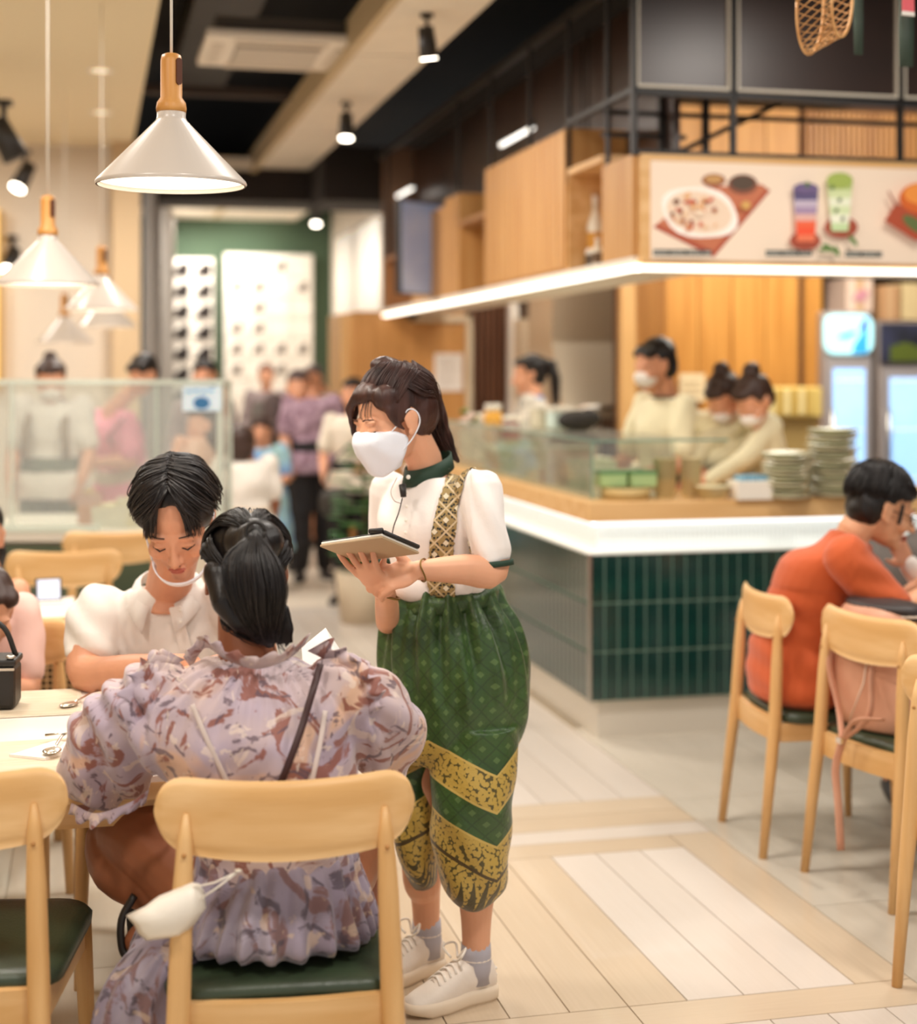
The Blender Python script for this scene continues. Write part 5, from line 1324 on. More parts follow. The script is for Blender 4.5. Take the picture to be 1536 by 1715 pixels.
for A_, T_ in ((V((.043, 3.832, .075)), V((-.13, -.085, -.02))), (V((-.082, 4.0, .075)), V((-.12, -.10, -.02)))): sk.tube([A_, A_ + T_ * .45 + V((0, 0, -.022)), A_ + T_ * .9 + V((0, 0, -.034))], [.022, .016, .011], 12, round_=True)
limb(sk, [s['shL'] - V((.01, 0, .01)), (s['shL'] + s['elL']) / 2 + V((.004, 0, 0)), s['elL'], s['elL'] * .62 + s['wrL'] * .38 + V((0, 0, .002)), s['wrL']], [.042, .044, .0395, .036, .0225], 18)
limb(sk, [s['shR'], P(650, 930, 3.98), s['elR'], s['elR'] * .5 + s['wrR'] * .5, s['wrR']], [.046, .038, .030, .029, .0225], 18)
# her right hand under the tablet, fingers spread to the left
add_hand(sk, s['wrR'], V((-.50, -.42, .62)), V((.10, .50, .55)), 1, (.16, .16, .18, .22), .98, spread=.20, thumb=(.3, .2), thumbdir=V((.45, -.25, .80)))
# her left hand laid over it
add_hand(sk, s['wrL'], V((-.82, -.1, -.20)), V((-.30, .75, -.62)), -1, (.55, .55, .55, .5), .96, spread=.10, thumb=(.4, .3), thumbdir=V((-.6, -.15, .65)))
lg = {}
hipL, hipR = P(785, 1110, 3.86), P(728, 1110, 3.93)
knL, knR = P(790, 1370, 3.76), P(705, 1370, 3.92)
anL, anR = V((.043, 3.832, .085)), V((-.082, 4.0, .085))
limb(sk, [hipL, (hipL + knL) / 2, knL, P(797, 1470, 3.80), V((.0435, 3.825, .20)), anL], [.066, .064, .052, .050, .038, .033], 18)
limb(sk, [hipR, (hipR + knR) / 2, knR, P(707, 1470, 3.96), V((-.085, 3.99, .20)), anR], [.066, .064, .052, .050, .038, .033], 18)
body, raw = blob('body', sk, mat('waitress_skin', '#e9ac88', .48, var=.06, vscale=14, sss=.12), wt_, .0036, 1, keep=True)
face_bits(HC, HM, HK, wt_, brow='#4a2c20', lips=False)
def loc(co): return (co - np.array(HC)) @ np.array(HM)
# face mask shell
MASKM = mat('mask_paper', '#eef0f8', .75, bump=.08, bscale=220)
mk_ = MB()
hq = lambda x, y, z: HC + HM @ V((x, y, z))
mk_.hull([hq(sx * x, y, z) for sx in (-1, 1) for x, y, z in ((.004, .112, .004), (.010, .124, -.022), (.014, .122, -.050), (.030, .098, .000), (.052, .076, -.006), (.068, .036, -.018), (.071, .016, -.034), (.069, .014, -.056), (.062, .036, -.084), (.046, .060, -.108), (.018, .086, -.124), (.010, .106, -.108), (.036, .108, -.055), (.060, .080, -.030), (.066, .060, -.042), (.052, .096, -.040), (.060, .074, -.060), (.048, .104, -.024), (.058, .090, -.024), (.05, .0, -.05), (.02, .03, -.115))])
def mask_trim(co, no):
    d = fnoise(co, 14, .001, 4); return d
blob('face_mask', mk_, MASKM, wt_, .0036, 18, mask_trim)
for sd in (-1, 1):
    MB().tube(catmull([tuple(hq(sd * .060, .050, -.018)), tuple(hq(sd * .072, .022, .000)), tuple(hq(sd * .081, -.004, .022)), tuple(hq(sd * .086, -.022, .010)), tuple(hq(sd * .084, -.022, -.018)), tuple(hq(sd * .074, .006, -.050)), tuple(hq(sd * .060, .040, -.072))]), .0018, 6).build('ear_loop', MASKM, wt_, True)
# hair: cap, fringe, side lock, half-up bun and ponytail
hb_ = MB()
def E(p, r, rot=None): hb_.ell(hq(*p), r, HM @ rot if rot else HM, 24, 14)
E((0, -.030, .048), (.083, .094, .082)); E((0, -.052, .006), (.079, .064, .082)); E((0, .030, .080), (.058, .050, .028))
for sd in (-1, 1):
    E((sd * .050, .022, .062), (.028, .042, .036)); E((sd * .064, .012, .030), (.018, .034, .036))
    hb_.tube([hq(sd * .055, .045, .070), hq(sd * .068, .040, .035), hq(sd * .071, .030, .0), hq(sd * .073, .018, -.02)], [.012, .011, .008, .004], 10, round_=True)
hb_.tube([hq(.01, .070, .085), hq(.035, .088, .055), hq(.055, .088, .010), hq(.066, .080, -.045)], [.012, .009, .006, .003], 10, round_=True)
bunc = P(645, 612, 3.82)
hb_.ell(bunc, (.038, .032, .022), None, 20, 12); hb_.ell(bunc + V((.028, 0, -.004)), (.022, .022, .016)); hb_.ell(P(690, 628, 3.84), (.028, .03, .02))
hb_.tube([P(690, 640, 3.85), P(712, 668, 3.88), P(724, 700, 3.90), P(738, 728, 3.92), P(752, 752, 3.93), P(766, 772, 3.93)], [.030, .046, .040, .028, .018, .006], 14, round_=True)
hb_.tube([P(700, 700, 3.88), P(722, 735, 3.92), P(742, 770, 3.95), P(748, 810, 3.98)], [.040, .034, .022, .006], 14, round_=True)
hb_.tube([P(712, 640, 3.86), P(730, 680, 3.89), P(742, 725, 3.92), P(762, 764, 3.93)], [.012, .014, .012, .004], 10, round_=True)
blob('hair', hb_, HAIRBR, wt_, .004, 1, hairfold(70, .0022, 5))
sp1 = sphere_pt(hq, (0, -.030, .048), (.0865, .0985, .0865)); hc_ = hq(0, -.03, .045)
for sd in (-1, 1):
    strands(wt_, HAIRBR, [[sp1(.02 * sd, .97, .40), sp1(.04 * sd, .65, .85), sp1(.02 * sd, .15, 1.05), bunc], [sp1(.35 * sd, .93, .32), sp1(.42 * sd, .58, .78), sp1(.25 * sd, .05, 1), bunc],
                          [sp1(.72 * sd, .72, .12), sp1(.80 * sd, .30, .62), sp1(.5 * sd, -.2, .9), bunc], [sp1(.90 * sd, .45, -.02), sp1(.97 * sd, .05, .35), sp1(.75 * sd, -.5, .6), P(690, 634, 3.84)]], 240, .0018, .003, .0008, 11 + sd, .001, hc_)
    strands(wt_, HAIRBR, [[sp1(.95 * sd, .10, .30), sp1(1.0 * sd, -.25, -.10), sp1(.75 * sd, -.75, -.45), P(738, 755, 3.92)], [sp1(.8 * sd, -.3, .7), sp1(.8 * sd, -.65, .2), sp1(.5 * sd, -.95, -.3), P(750, 775, 3.93)], [sp1(.2 * sd, -.6, .8), sp1(.3 * sd, -1, .2), sp1(.15 * sd, -1, -.5), P(745, 790, 3.96)]], 130, .0020, .004, .001, 17 + sd, .001, hc_)
strands(wt_, HAIRBR, [[P(682, 640, 3.80), P(706, 668, 3.84), P(716, 702, 3.86), P(730, 735, 3.88), P(752, 768, 3.92)], [P(706, 636, 3.82), P(728, 672, 3.86), P(740, 712, 3.88), P(752, 742, 3.90), P(772, 776, 3.92)]], 90, .0020, .006, .001, 23)
strands(wt_, HAIRBR, [[sp1(.08, .80, .75), sp1(.35, .98, .30), hq(.052, .092, .005), hq(.060, .088, -.04)], [sp1(.3, .70, .70), sp1(.60, .85, .2), hq(.064, .078, -.005), hq(.066, .070, -.05)]], 40, .0016, .002, .001, 29)
strands(wt_, HAIRBR, [[sp1(-.05, .80, .78), sp1(-.15, 1.0, .42), hq(-.022, .096, .040), hq(-.032, .092, .030)], [sp1(-.3, .75, .70), sp1(-.45, .95, .38), hq(-.050, .080, .036), hq(-.058, .070, .018)]], 14, .0009, .003, .001, 31)
MB().tube([P(672, 622 , 3.80), P(690, 630, 3.795), P(706, 645, 3.80)], .005, 8).build('hair_band', mat('hair_band_red', '#5a2430', .5), wt_, True)
# shirt
SHW = mat('waitress_shirt', '#f4ece6', .75, bump=.1, bscale=260, sheen=.2)
tp = MB()
RGC = [(P(744, 992, 3.86), RGT * .100, FWD * .082), (P(742, 974, 3.86), RGT * .126, FWD * .106), (P(733, 925, 3.86), RGT * .140, FWD * .120), (P(726, 872, 3.86), RGT * .160, FWD * .128), (P(729, 824, 3.87), RGT * .155, FWD * .092), (P(724, 803, 3.87), RGT * .095, FWD * .066), (P(720, 797, 3.87), RGT * .060, FWD * .054)]
tp.loft(RGC, 40, 5)
tp.ell(P(688, 984, 3.785), (.062, .040, .034), Matrix.Rotation(.25, 3, 'Y'), 18, 12)
limb(tp, [s['shL'], P(812, 868, 3.71), P(822, 925, 3.69)], [.056, .056, .050], 20)
limb(tp, [s['shR'], P(650, 870, 3.98), P(650, 930, 3.98)], [.054, .054, .050], 20)
def shirtfold(co, no):
    z = co[:, 2]; f = fnoise(co * np.array([1, 1, .5]), 4.5, .006, 3)
    # soft creases running from the armpit over the sleeve
    x = co[:, 0]; sl = (x > .03)
    f += sl * .004 * np.sin((x * 1.0 + z * .55) * 95)
    return f
shirt, sraw = blob('shirt', tp, SHW, wt_, .0045, 3, shirtfold, keep=True)
# sleeve cuff, collar, strap
cuffc = P(822, 930, 3.69)
def cuff(c, axis, r, h, m, nm='cuff', par=wt_, sq=1.0):
    axis = V(axis).normalized(); x = axis.cross(V((0, 1, .1))).normalized(); y = axis.cross(x)
    rs = [[c + axis * (q * h) + (x * math.cos(t) + y * math.sin(t) * sq) * rr for t in (2 * PI * j / 28 for j in range(28))] for q, rr in ((-.5, r), (-.5, r * 1.03), (.5, r * 1.03), (.5, r * .93), (-.4, r * .93))]
    return MB().rings(rs, False, True, True).build(nm, m, par, True)
cuff(cuffc + V((-.000, 0, -.020)), V((-.03, .02, .3)), .0535, .014, DARKGREEN)
cuff(P(650, 936, 3.98), V((0, 0, 1)), .052, .014, DARKGREEN)
colr = []
for i in range(33):
    q = 2 * PI * i / 32; fr = math.sin(q); 
    c = P(717, 781, 3.86) + RGT * math.cos(q) * .064 + FWD * fr * .064 + V((0, 0, -.026 * fr - .004 * math.cos(q)))
    colr.append(c)
MB().rings([[c + V((0, 0, -.024)) for c in colr], [c + (P(717, 781, 3.86) - c) * .12 + V((0, 0, .014)) for c in colr]], False, False).build('collar', DARKGREEN, wt_, True, thick=.004)
MB().ell(P(684, 799, 3.775), (.0055, .003, .0055)).build('button', mat('pearl', '#efe9dc', .25), wt_, True)
STRAPM, nt, b_s, N, M_, mix = nodes_mat('strap_brocade', .7)
tc = N('ShaderNodeTexCoord'); sp_ = N('ShaderNodeSeparateXYZ'); nt.links.new(tc.outputs['Object'], sp_.inputs[0])
def lattice(x, z, s1, w):
    a = M_('ABSOLUTE', M_('SUBTRACT', M_('FRACT', M_('MULTIPLY', M_('ADD', x, z), s1)), .5)); c = M_('ABSOLUTE', M_('SUBTRACT', M_('FRACT', M_('MULTIPLY', M_('SUBTRACT', x, z), s1)), .5))
    return M_('MAXIMUM', M_('GREATER_THAN', a, .5 - w), M_('GREATER_THAN', c, .5 - w)), M_('MULTIPLY', M_('LESS_THAN', a, .14), M_('LESS_THAN', c, .14))
ln, dot = lattice(sp_.outputs[0], sp_.outputs[2], 18.0, .055)
vz = N('ShaderNodeTexVoronoi'); vz.inputs['Scale'].default_value = 130; nt.links.new(tc.outputs['Object'], vz.inputs['Vector'])
vr = M_('GREATER_THAN', vz.outputs['Distance'], .42)
c_ = mix(vr, lin('#2c2a24'), lin('#a58b58')); c_ = mix(dot, c_, lin('#e8dcc0')); c_ = mix(ln, c_, lin('#d9c39c'))
nt.links.new(c_, b_s.inputs['Base Color'])
def strap_front(co, no):
    x, z = co[:, 0], co[:, 2]
    px = x * F / co[:, 1] + HX; py = HY + (EYE - z) * F / co[:, 1]
    cx = np.interp(py, [765, 800, 850, 900, 960, 1005], [782, 764, 750, 741, 738, 742]); wd = np.interp(py, [765, 850, 950], [17, 20, 24])
    return (np.abs(px - cx) < wd) & (co[:, 1] < 3.90) & (py < 1006) & (no[:, 1] < .35)
shell('shoulder_strap', sraw, strap_front, .0035, STRAPM, wt_, 2, .002)
def strap_back(co, no):
    px = co[:, 0] * F / co[:, 1] + HX; py = HY + (EYE - co[:, 2]) * F / co[:, 1]
    return (np.abs(px - 782) < 17) & (no[:, 1] >= .2) & (py < 1000)
shell('shoulder_strap', sraw, strap_back, .0035, STRAPM, wt_, 2, .002)
for (px, py) in ((681, 825), (681, 848), (680, 872), (679, 892)): MB().ell(P(px, py, 3.735), (.004, .002, .004)).build('button', mat('pearl', '#efe9dc', .25), wt_, True)
MB().tube([P(674, 812, 3.722), P(676, 832, 3.712)], [.009, .007], 8).build('microphone', BLACK, wt_, True)
MB().tube(catmull([tuple(P(674, 834, 3.712)), tuple(P(668, 858, 3.70)), tuple(P(660, 880, 3.69)), tuple(P(656, 900, 3.69))]), .0016, 6).build('microphone_cable', BLACK, wt_, True)
MB().tube(catmull([tuple(P(665, 800, 3.74)), tuple(P(655, 822, 3.72)), tuple(P(660, 838, 3.71)), tuple(P(671, 843, 3.71))]), .0010, 6).build('earphone_cable', mat('cable_grey', '#a58f88', .5), wt_, True)
# chong kraben style trousers
PM, nt, b_p, N, M_, mix = nodes_mat('wrap_brocade', .42)
tc = N('ShaderNodeTexCoord'); sp_ = N('ShaderNodeSeparateXYZ'); nt.links.new(tc.outputs['Object'], sp_.inputs[0])
X_, Y_, Z_ = sp_.outputs
xx = M_('SUBTRACT', X_, -.0427)          # object origin at the figure's base x=-.03: world x = X-.03, fold centre at world -.0727
t_ = M_('ABSOLUTE', xx)
zz = M_('ADD', Z_, M_('MULTIPLY', t_, .50)); zz = M_('SUBTRACT', zz, M_('MULTIPLY', M_('MAXIMUM', M_('SUBTRACT', t_, .165), 0.0), 1.5))
nd = N('ShaderNodeTexNoise'); nd.inputs['Scale'].default_value = 3; nt.links.new(tc.outputs['Object'], nd.inputs['Vector'])
zz = M_('ADD', zz, M_('MULTIPLY', M_('SUBTRACT', nd.outputs[0], .5), .04))
d_ = M_('SQRT', M_('ADD', M_('MULTIPLY', X_, X_), M_('MULTIPLY', Y_, Y_)))
ang = M_('MULTIPLY', M_('ARCTAN2', Y_, X_), .15)
ln, dot = lattice(ang, M_('MULTIPLY', Z_, 1.0), 17.0, .05)
fv = N('ShaderNodeTexVoronoi'); fv.inputs['Scale'].default_value = 110; nt.links.new(tc.outputs['Object'], fv.inputs['Vector'])
fn = N('ShaderNodeTexNoise'); fn.inputs['Scale'].default_value = 8; fn.inputs['Detail'].default_value = 4; nt.links.new(tc.outputs['Object'], fn.inputs['Vector'])
g0 = mix(fn.outputs[0], lin('#1d330f'), lin('#406427'))
gr = mix(M_('MULTIPLY', ln, .45), g0, lin('#1a2e10')); gr = mix(M_('MULTIPLY', dot, .30), gr, lin('#7d9a5a'))
gold = mix(M_('GREATER_THAN', fv.outputs['Distance'], .66), lin('#bf9f48'), lin('#54491c'))
# leaf spikes towards the hem
w_ = M_('ABSOLUTE', M_('SUBTRACT', M_('FRACT', M_('MULTIPLY', ang, 33.0)), .5))
sz = M_('ADD', M_('MULTIPLY', w_, -.17), .335)
spk = M_('GREATER_THAN', Z_, M_('ADD', sz, -.0))
hem = mix(spk, lin('#4a401a'), gold)
def band(lo): return M_('GREATER_THAN', zz, lo)
c_ = mix(band(.405), hem, lin('#4c3a12')); c_ = mix(band(.414), c_, gold); c_ = mix(band(.488), c_, lin('#c9ab5a')); c_ = mix(band(.494), c_, gr); c_ = mix(band(.572), c_, lin('#c9ab5a'))
c_ = mix(band(.579), c_, gold); c_ = mix(band(.660), c_, lin('#c9ab5a')); c_ = mix(band(.666), c_, gr)
nt.links.new(c_, b_p.inputs['Base Color']); b_p.inputs['Sheen Weight'].default_value = .15; b_p.inputs['Specular IOR Level'].default_value = .55
bpn = N('ShaderNodeBump'); bpn.inputs['Strength'].default_value = .25; bpn.inputs['Distance'].default_value = .003
nt.links.new(M_('ADD', fv.outputs['Distance'], M_('MULTIPLY', ln, .8)), bpn.inputs['Height']); nt.links.new(bpn.outputs[0], b_p.inputs['Normal'])
def ringpx(x0, x1, y, Y, depth, sx=1.0):
    c = P((x0 + x1) / 2, y, Y); hw = (x1 - x0) / 2 * Y / F
    return (c, V((hw, 0, 0)), V((0, depth, 0)))
pants = MB()
pants.loft([ringpx(655, 832, 985, 3.87, .112), ringpx(646, 846, 1012, 3.87, .125), ringpx(640, 868, 1045, 3.87, .145), ringpx(637, 885, 1100, 3.87, .165), ringpx(637, 888, 1150, 3.87, .165), ringpx(644, 884, 1200, 3.87, .155), ringpx(652, 872, 1245, 3.87, .14), ringpx(662, 850, 1272, 3.87, .11)], 64, 5)
pants.loft([ringpx(735, 868, 1215, 3.80, .09), ringpx(718, 868, 1262, 3.80, .095), ringpx(718, 862, 1320, 3.79, .10), ringpx(720, 857, 1390, 3.79, .10), ringpx(728, 854, 1440, 3.79, .095), ringpx(737, 846, 1480, 3.79, .08), ringpx(758, 832, 1508, 3.79, .05), ringpx(775, 820, 1514, 3.79, .03)], 44, 5)
pants.loft([ringpx(655, 740, 1215, 3.94, .09), ringpx(654, 742, 1290, 3.94, .09), ringpx(655, 742, 1370, 3.94, .09), ringpx(664, 740, 1430, 3.94, .08), ringpx(678, 732, 1468, 3.94, .06), ringpx(688, 716, 1490, 3.94, .03)], 40, 5)
def pantfold(co, no):
    z = co[:, 2]; x = co[:, 0] + .03; y = co[:, 1] - 3.87
    a = np.arctan2(y, x * 1.0)
    up_ = np.clip((z - .62) / .4, 0, 1)
    f = .0125 * up_ * np.sin(a * 13 + (1.0 - z) * 3.2 * np.sin(a * 2 + 1) + 2 * np.sin(z * 8))
    f += .006 * up_ * np.sin(a * 27 + z * 6) * (z > .75)
    lo = np.clip((.66 - z) / .2, 0, 1)
    f += lo * .004 * np.sin(x * 60 + z * 40)
    f += fnoise(co, 4, .006, 8)
    return f
blob('wrap_trousers', pants, PM, wt_, .0048, 2, pantfold)
wc = P(743, 992, 3.87)
MB().rings([[wc + V((math.cos(q) * (.137 + g), math.sin(q) * (.121 + g), z + .012 * math.sin(q) + .010 * math.cos(q) + .002 * math.sin(q * 9))) for q in (2 * PI * i / 60 for i in range(60))] for g, z in ((-.006, .016), (.0, .017), (.004, .0), (.003, -.022), (-.006, -.026))], False).build('waistband', PM, wt_, True)
# socks and sneakers
SOCK = mat('sock_grey', '#b7b2ba', .9); SNK = mat('sneaker_white', '#efe2d4', .55, bump=.08, bscale=150); SOLE = mat('sneaker_sole', '#f2dfc6', .6)
def sneaker(heel, toe, ank):
    heel, toe = V((heel[0], heel[1], 0)), V((toe[0], toe[1], 0)); d = (toe - heel).normalized(); r = d.cross(V((0, 0, 1))); L = (toe - heel).length
    Z = V((0, 0, 1)); pt = lambda q, z: heel + d * (L * q) + Z * z
    so = MB(); rs = []
    outline = [(0, .020), (.03, .032), (.12, .036), (.35, .034), (.6, .046), (.8, .045), (.93, .034), (.985, .018), (1, .004)]
    poly = [(q, w) for q, w in outline] + [(q, -w) for q, w in reversed(outline)]
    for z, g in ((.0, .90), (.008, 1.02), (.026, 1.04), (.036, .98)):
        rs.append([pt(.5 + (q - .5) * (1 + (g - 1) * .4), z + (.010 if (q > .85 and z < .01) else 0)) + r * w * g for q, w in poly])
    so.rings(rs, True, True, True).build('sole', SOLE, wt_, True)
    up_ = MB()
    up_.loft([(pt(.00, .045), r * .018, Z * .026 + d * .0), (pt(.05, .058), r * .031, Z * .040), (pt(.2, .060), r * .034, Z * .044), (pt(.38, .058), r * .034, Z * .048), (pt(.55, .048), r * .041, Z * .040), (pt(.75, .036), r * .043, Z * .030), (pt(.92, .030), r * .031, Z * .020), (pt(.985, .028), r * .010, Z * .008)], 24, 4)
    up_.tube([pt(.22, .06), pt(.20, .10)], [.034, .038], 16)
    blob('upper', up_, SNK, wt_, .0045, 2, lambda co, no: fnoise(co, 14, .0015))
    zt_ = lambda q: float(np.interp(q, [.30, .38, .55, .75, .92], [.108, .107, .090, .067, .051]))
    for k in range(5):
        q = .42 + .06 * k; z = zt_(q)
        MB().tube([pt(q + .01, z - .010) - r * .026, pt(q, z + .001) - r * .012, pt(q - .01, z + .0035), pt(q, z + .001) + r * .012, pt(q + .01, z - .010) + r * .026], .0032, 6).build('lace', mat('lace', '#f6ecdf', .7), wt_, True)
    MB().tube([pt(.74, .040) - r * .041, pt(.70, .058) - r * .030, pt(.69, zt_(.69) + .001), pt(.70, .058) + r * .030, pt(.74, .040) + r * .041], .0018, 6).build('toe_seam', mat('seam_beige', '#cbb8a4', .7), wt_, True)
    for sd in (-1, 1): MB().tube(catmull([tuple(pt(.41, .114)), tuple(pt(.38, .142) + r * sd * .024), tuple(pt(.47, .132) + r * sd * .042), tuple(pt(.45, .112) + r * sd * .014)]), .003, 6).build('lace', mat('lace', '#f6ecdf', .7), wt_, True)
    MB().rings([[pt(.20, .10) + (d * math.cos(t) + r * math.sin(t)) * .036 * g + Z * zz for t in (2 * PI * j / 20 for j in range(20))] for g, zz in ((1, 0), (1.08, .004), (.95, .010), (.86, .0))], False).build('ankle_collar', SNK, wt_, True)
    MB().tube([V((ank.x, ank.y, .045)), V((ank.x, ank.y, .09)), V((ank.x, ank.y, .115)), V((ank.x, ank.y, .14))], [.038, .0385, .0375, .0365], 16).build('sock', SOCK, wt_, True)
    for z in (.075, .09): MB().tube([pt(-.005, z - .02) + r * .012, pt(-.012, z - .02), pt(-.005, z - .02) - r * .012], .003, 6).build('heel_tab', WHITE, wt_, True)
h1 = P(826, 0, 3.87); t1 = P(678, 0, 3.74)
sneaker((h1.x, 3.86), (t1.x, 3.72), anL)
h2 = P(742, 0, 4.02); t2 = P(640, 0, 3.90)
sneaker((P(738, 0, 4.03).x, 4.03), (P(618, 0, 3.90).x, 3.88), anR)
# bracelets
BRZ = mat('bracelet_bronze', '#8a6a34', .35, metal=.6)
MB().tube([s['wrL'] + V((.012, 0, 0)) + V((.006 * math.sin(q * 2), math.cos(q) * .026, math.sin(q) * .026)) for q in (2 * PI * i / 24 for i in range(25))], .0022, 6).build('bracelet', BRZ, wt_, True)
MB().tube([s['wrR'] + V((.004, .012, -.012)) + V((math.cos(q) * .027, math.sin(q) * .027, -.008 * math.cos(q))) for q in (2 * PI * i / 24 for i in range(25))], .003, 6).build('bracelet', BRZ, wt_, True)
# tablet in a case
tb = thing('tablet', 'tablet in a pale folding case held flat by the waitress', 'tablet', P(622, 912, 3.50))
c0, c1, c2 = P(536, 909, 3.50), P(640, 894, 3.42), P(703, 921, 3.50); c3 = c0 + c2 - c1
nrm = (c1 - c0).cross(c3 - c0).normalized()
if nrm.z < 0: nrm = -nrm
cc = (c0 + c1 + c2 + c3) / 4
def tabl(z0, z1, g, nm, m):
    r = lambda z: [cc + (c - cc) * g + nrm * z for c in (c0, c1, c2, c3)]
    return MB().rings([r(z0), r(z1)], True, True, False).build(nm, m, tb, True, bevel=.002)
tabl(-.010, -.004, 1.0, 'case_back', mat('case_tan', '#b59a78', .6)); tabl(-.004, .002, .98, 'tablet_body', mat('tablet_edge', '#e9e2d6', .4)); tabl(.002, .005, .97, 'screen_frame', BLACK); tabl(.005, .0058, .90, 'display', mat('tab_display', '#cfd4da', .2, emit=.5))
MB().tube([c1 + (c2 - c1) * .05 + nrm * .006, c2 + (c1 - c2) * .04 + nrm * .006], .005, 6).build('case_spine', BLACK, tb, True)
MB().tube([c1 + nrm * .008, c1 * .8 + c0 * .2 + nrm * .010], .006, 8).build('case_clip', BLACK, tb, True)

# ======================= the man in the white polo shirt =======================
mn = thing('person', 'seated man in a white polo shirt with his mask under his chin', 'person', V((-.80, 4.15, 0)))
MF = pitched((.06, -1), R(36)); MM = frame(MF, R(4)); MC = P(297, 872, 3.86); MK = 1.10
mj = dict(shL=P(382, 1012, 4.08), shR=P(172, 1020, 4.08), elR=P(148, 1128, 3.96), wrR=P(318, 1116, 3.70), elL=P(430, 1110, 3.95), wrL=P(360, 1118, 3.68))
sk = MB(); add_head(sk, MC, MM, MK)
mq = lambda x, y, z: MC + MM @ V((x * MK, y * MK, z * MK))
nb = P(282, 985, 4.06)
sk.tube([nb - V((0, 0, .06)), nb, mq(0, -.03, -.05)], [.066, .060, .058], 18)
X1_ = V((1, 0, 0)); Y1_ = V((0, 1, 0))
sk.loft([(P(283, 1270, 4.22), X1_ * .17, Y1_ * .12), (P(283, 1180, 4.20), X1_ * .15, Y1_ * .11), (P(280, 1070, 4.13), X1_ * .165, Y1_ * .11), (P(278, 1010, 4.10), X1_ * .17, Y1_ * .08), (P(280, 985, 4.08), X1_ * .08, Y1_ * .06)], 28, 4)
limb(sk, [mj['shR'], P(156, 1070, 4.03), mj['elR'], P(225, 1125, 3.84), mj['wrR']], [.056, .056, .050, .044, .030], 20)
limb(sk, [mj['shL'], P(420, 1060, 4.02), mj['elL'], P(395, 1118, 3.8), mj['wrL']], [.062, .056, .048, .042, .030], 20)
add_hand(sk, mj['wrR'], V((.9, -.15, -.02)), V((0, -.3, -1)), 1, .35, 1.08); add_hand(sk, mj['wrL'], V((-.6, -.5, .0)), V((0, -.3, -1)), -1, .35, 1.08)
for sx in (-1, 1):
    hp = P(283, 1270, 4.2) + V((sx * .09, 0, 0)); kn = V((-.655 + sx * .09, 3.72, .50)); an = V((kn.x, 3.80, .08))
    limb(sk, [hp, kn, (kn + an) / 2, an], [.08, .056, .054, .038])
blob('body', sk, SKIN2, mn, .0045, 1)
face_bits(MC, MM, MK, mn, brow='#1f1512', lips=True)
nn_ = MB()
for sx in (-1, 1): nn_.ell(mq(sx * .0085, .106, -.0405), (.0038, .004, .003), MM, 8, 6).build('nostril', mat('nostril', '#6a3222', .7), mn, True); nn_ = MB()
hb_ = MB()
def E(p, r, rot=None): hb_.ell(mq(*p), tuple(x * MK for x in r), MM @ rot if rot else MM, 22, 12)
E((0, -.028, .055), (.088, .094, .082)); E((0, -.050, .0), (.084, .066, .082))
for sd in (-1, 1):
    E((sd * .060, .020, .050), (.030, .044, .042)); E((sd * .068, .008, .015), (.014, .022, .03))
    for k_ in range(0):
        hb_.tube([mq(sd * .006, .035, .112), mq(sd * (.020 + .012 * k_), .078 - .004 * k_, .092), mq(sd * (.034 + .011 * k_), .094 - .010 * k_, .055), mq(sd * (.046 + .010 * k_), .088 - .014 * k_, .022 - .004 * k_)], [.018, .018, .015, .005], 10, round_=True)
blob('hair', hb_, HAIRB, mn, .0045, 1, hairfold(50, .002, 9))
sp2 = sphere_pt(mq, (0, -.022, .052), (.0920, .1000, .0880)); hc_ = mq(0, -.02, .05)
for sd in (-1, 1):
    strands(mn, HAIRB, short_guides(sp2, sd), 420, .0036, .0065, .0030, 41 + sd, .004, hc_)
    strands(mn, HAIRB, [[sp2(.02 * sd, .30, 1.0), sp2(.22 * sd, .80, .75), sp2(.36 * sd, 1.04, .20), mq(sd * .036, .094, .022)], [sp2(.10 * sd, .30, 1.0), sp2(.45 * sd, .78, .70), sp2(.66 * sd, .90, .15), mq(sd * .062, .076, .004)]], 90, .0034, .003, .001, 51 + sd, .004, hc_)
# mask pulled below the chin
MB().rings([[mq(.060 * math.sin(t), .030 + .068 * math.cos(t), -.098 - .012 * math.cos(t)) for t in np.linspace(-1.5, 1.5, 18)], [mq(.064 * math.sin(t), .034 + .072 * math.cos(t), -.078 - .016 * math.cos(t)) for t in np.linspace(-1.5, 1.5, 18)]], False, False).build('face_mask', MASKM, mn, True, thick=.003)
for sd in (-1, 1): MB().tube([mq(sd * .064, .040, -.080), mq(sd * .074, .012, -.035), mq(sd * .084, -.006, .016)], .0026, 6).build('ear_loop', MASKM, mn, True)
POLO = mat('polo_white', '#e8e0d8', .8, bump=.18, bscale=340, sheen=.2)
tp = MB()
tp.loft([(P(283, 1265, 4.22), X1_ * .185, Y1_ * .14), (P(283, 1180, 4.20), X1_ * .180, Y1_ * .13), (P(278, 1080, 4.13), X1_ * .195, Y1_ * .125), (P(276, 1025, 4.10), X1_ * .19, Y1_ * .10), (P(278, 992, 4.085), X1_ * .12, Y1_ * .078), (P(280, 978, 4.08), X1_ * .078, Y1_ * .066)], 36, 5)
limb(tp, [mj['shR'] + V((-.0, 0, -.01)), P(158, 1045, 4.05), P(153, 1078, 4.02)], [.080, .078, .074], 22)
limb(tp, [mj['shL'], P(412, 1045, 4.06), P(420, 1080, 4.03)], [.078, .076, .072], 22)
def polofold(co, no):
    f = fnoise(co, 3.6, .009, 12); x, z = co[:, 0], co[:, 2]
    f += .0035 * np.sin((x * .8 + z) * 70) * (x < -.86) + .003 * np.sin((x - z) * 60) * (np.abs(x + .7) < .14)
    return f
polo, praw = blob('polo_shirt', tp, POLO, mn, .0055, 3, polofold, keep=True)
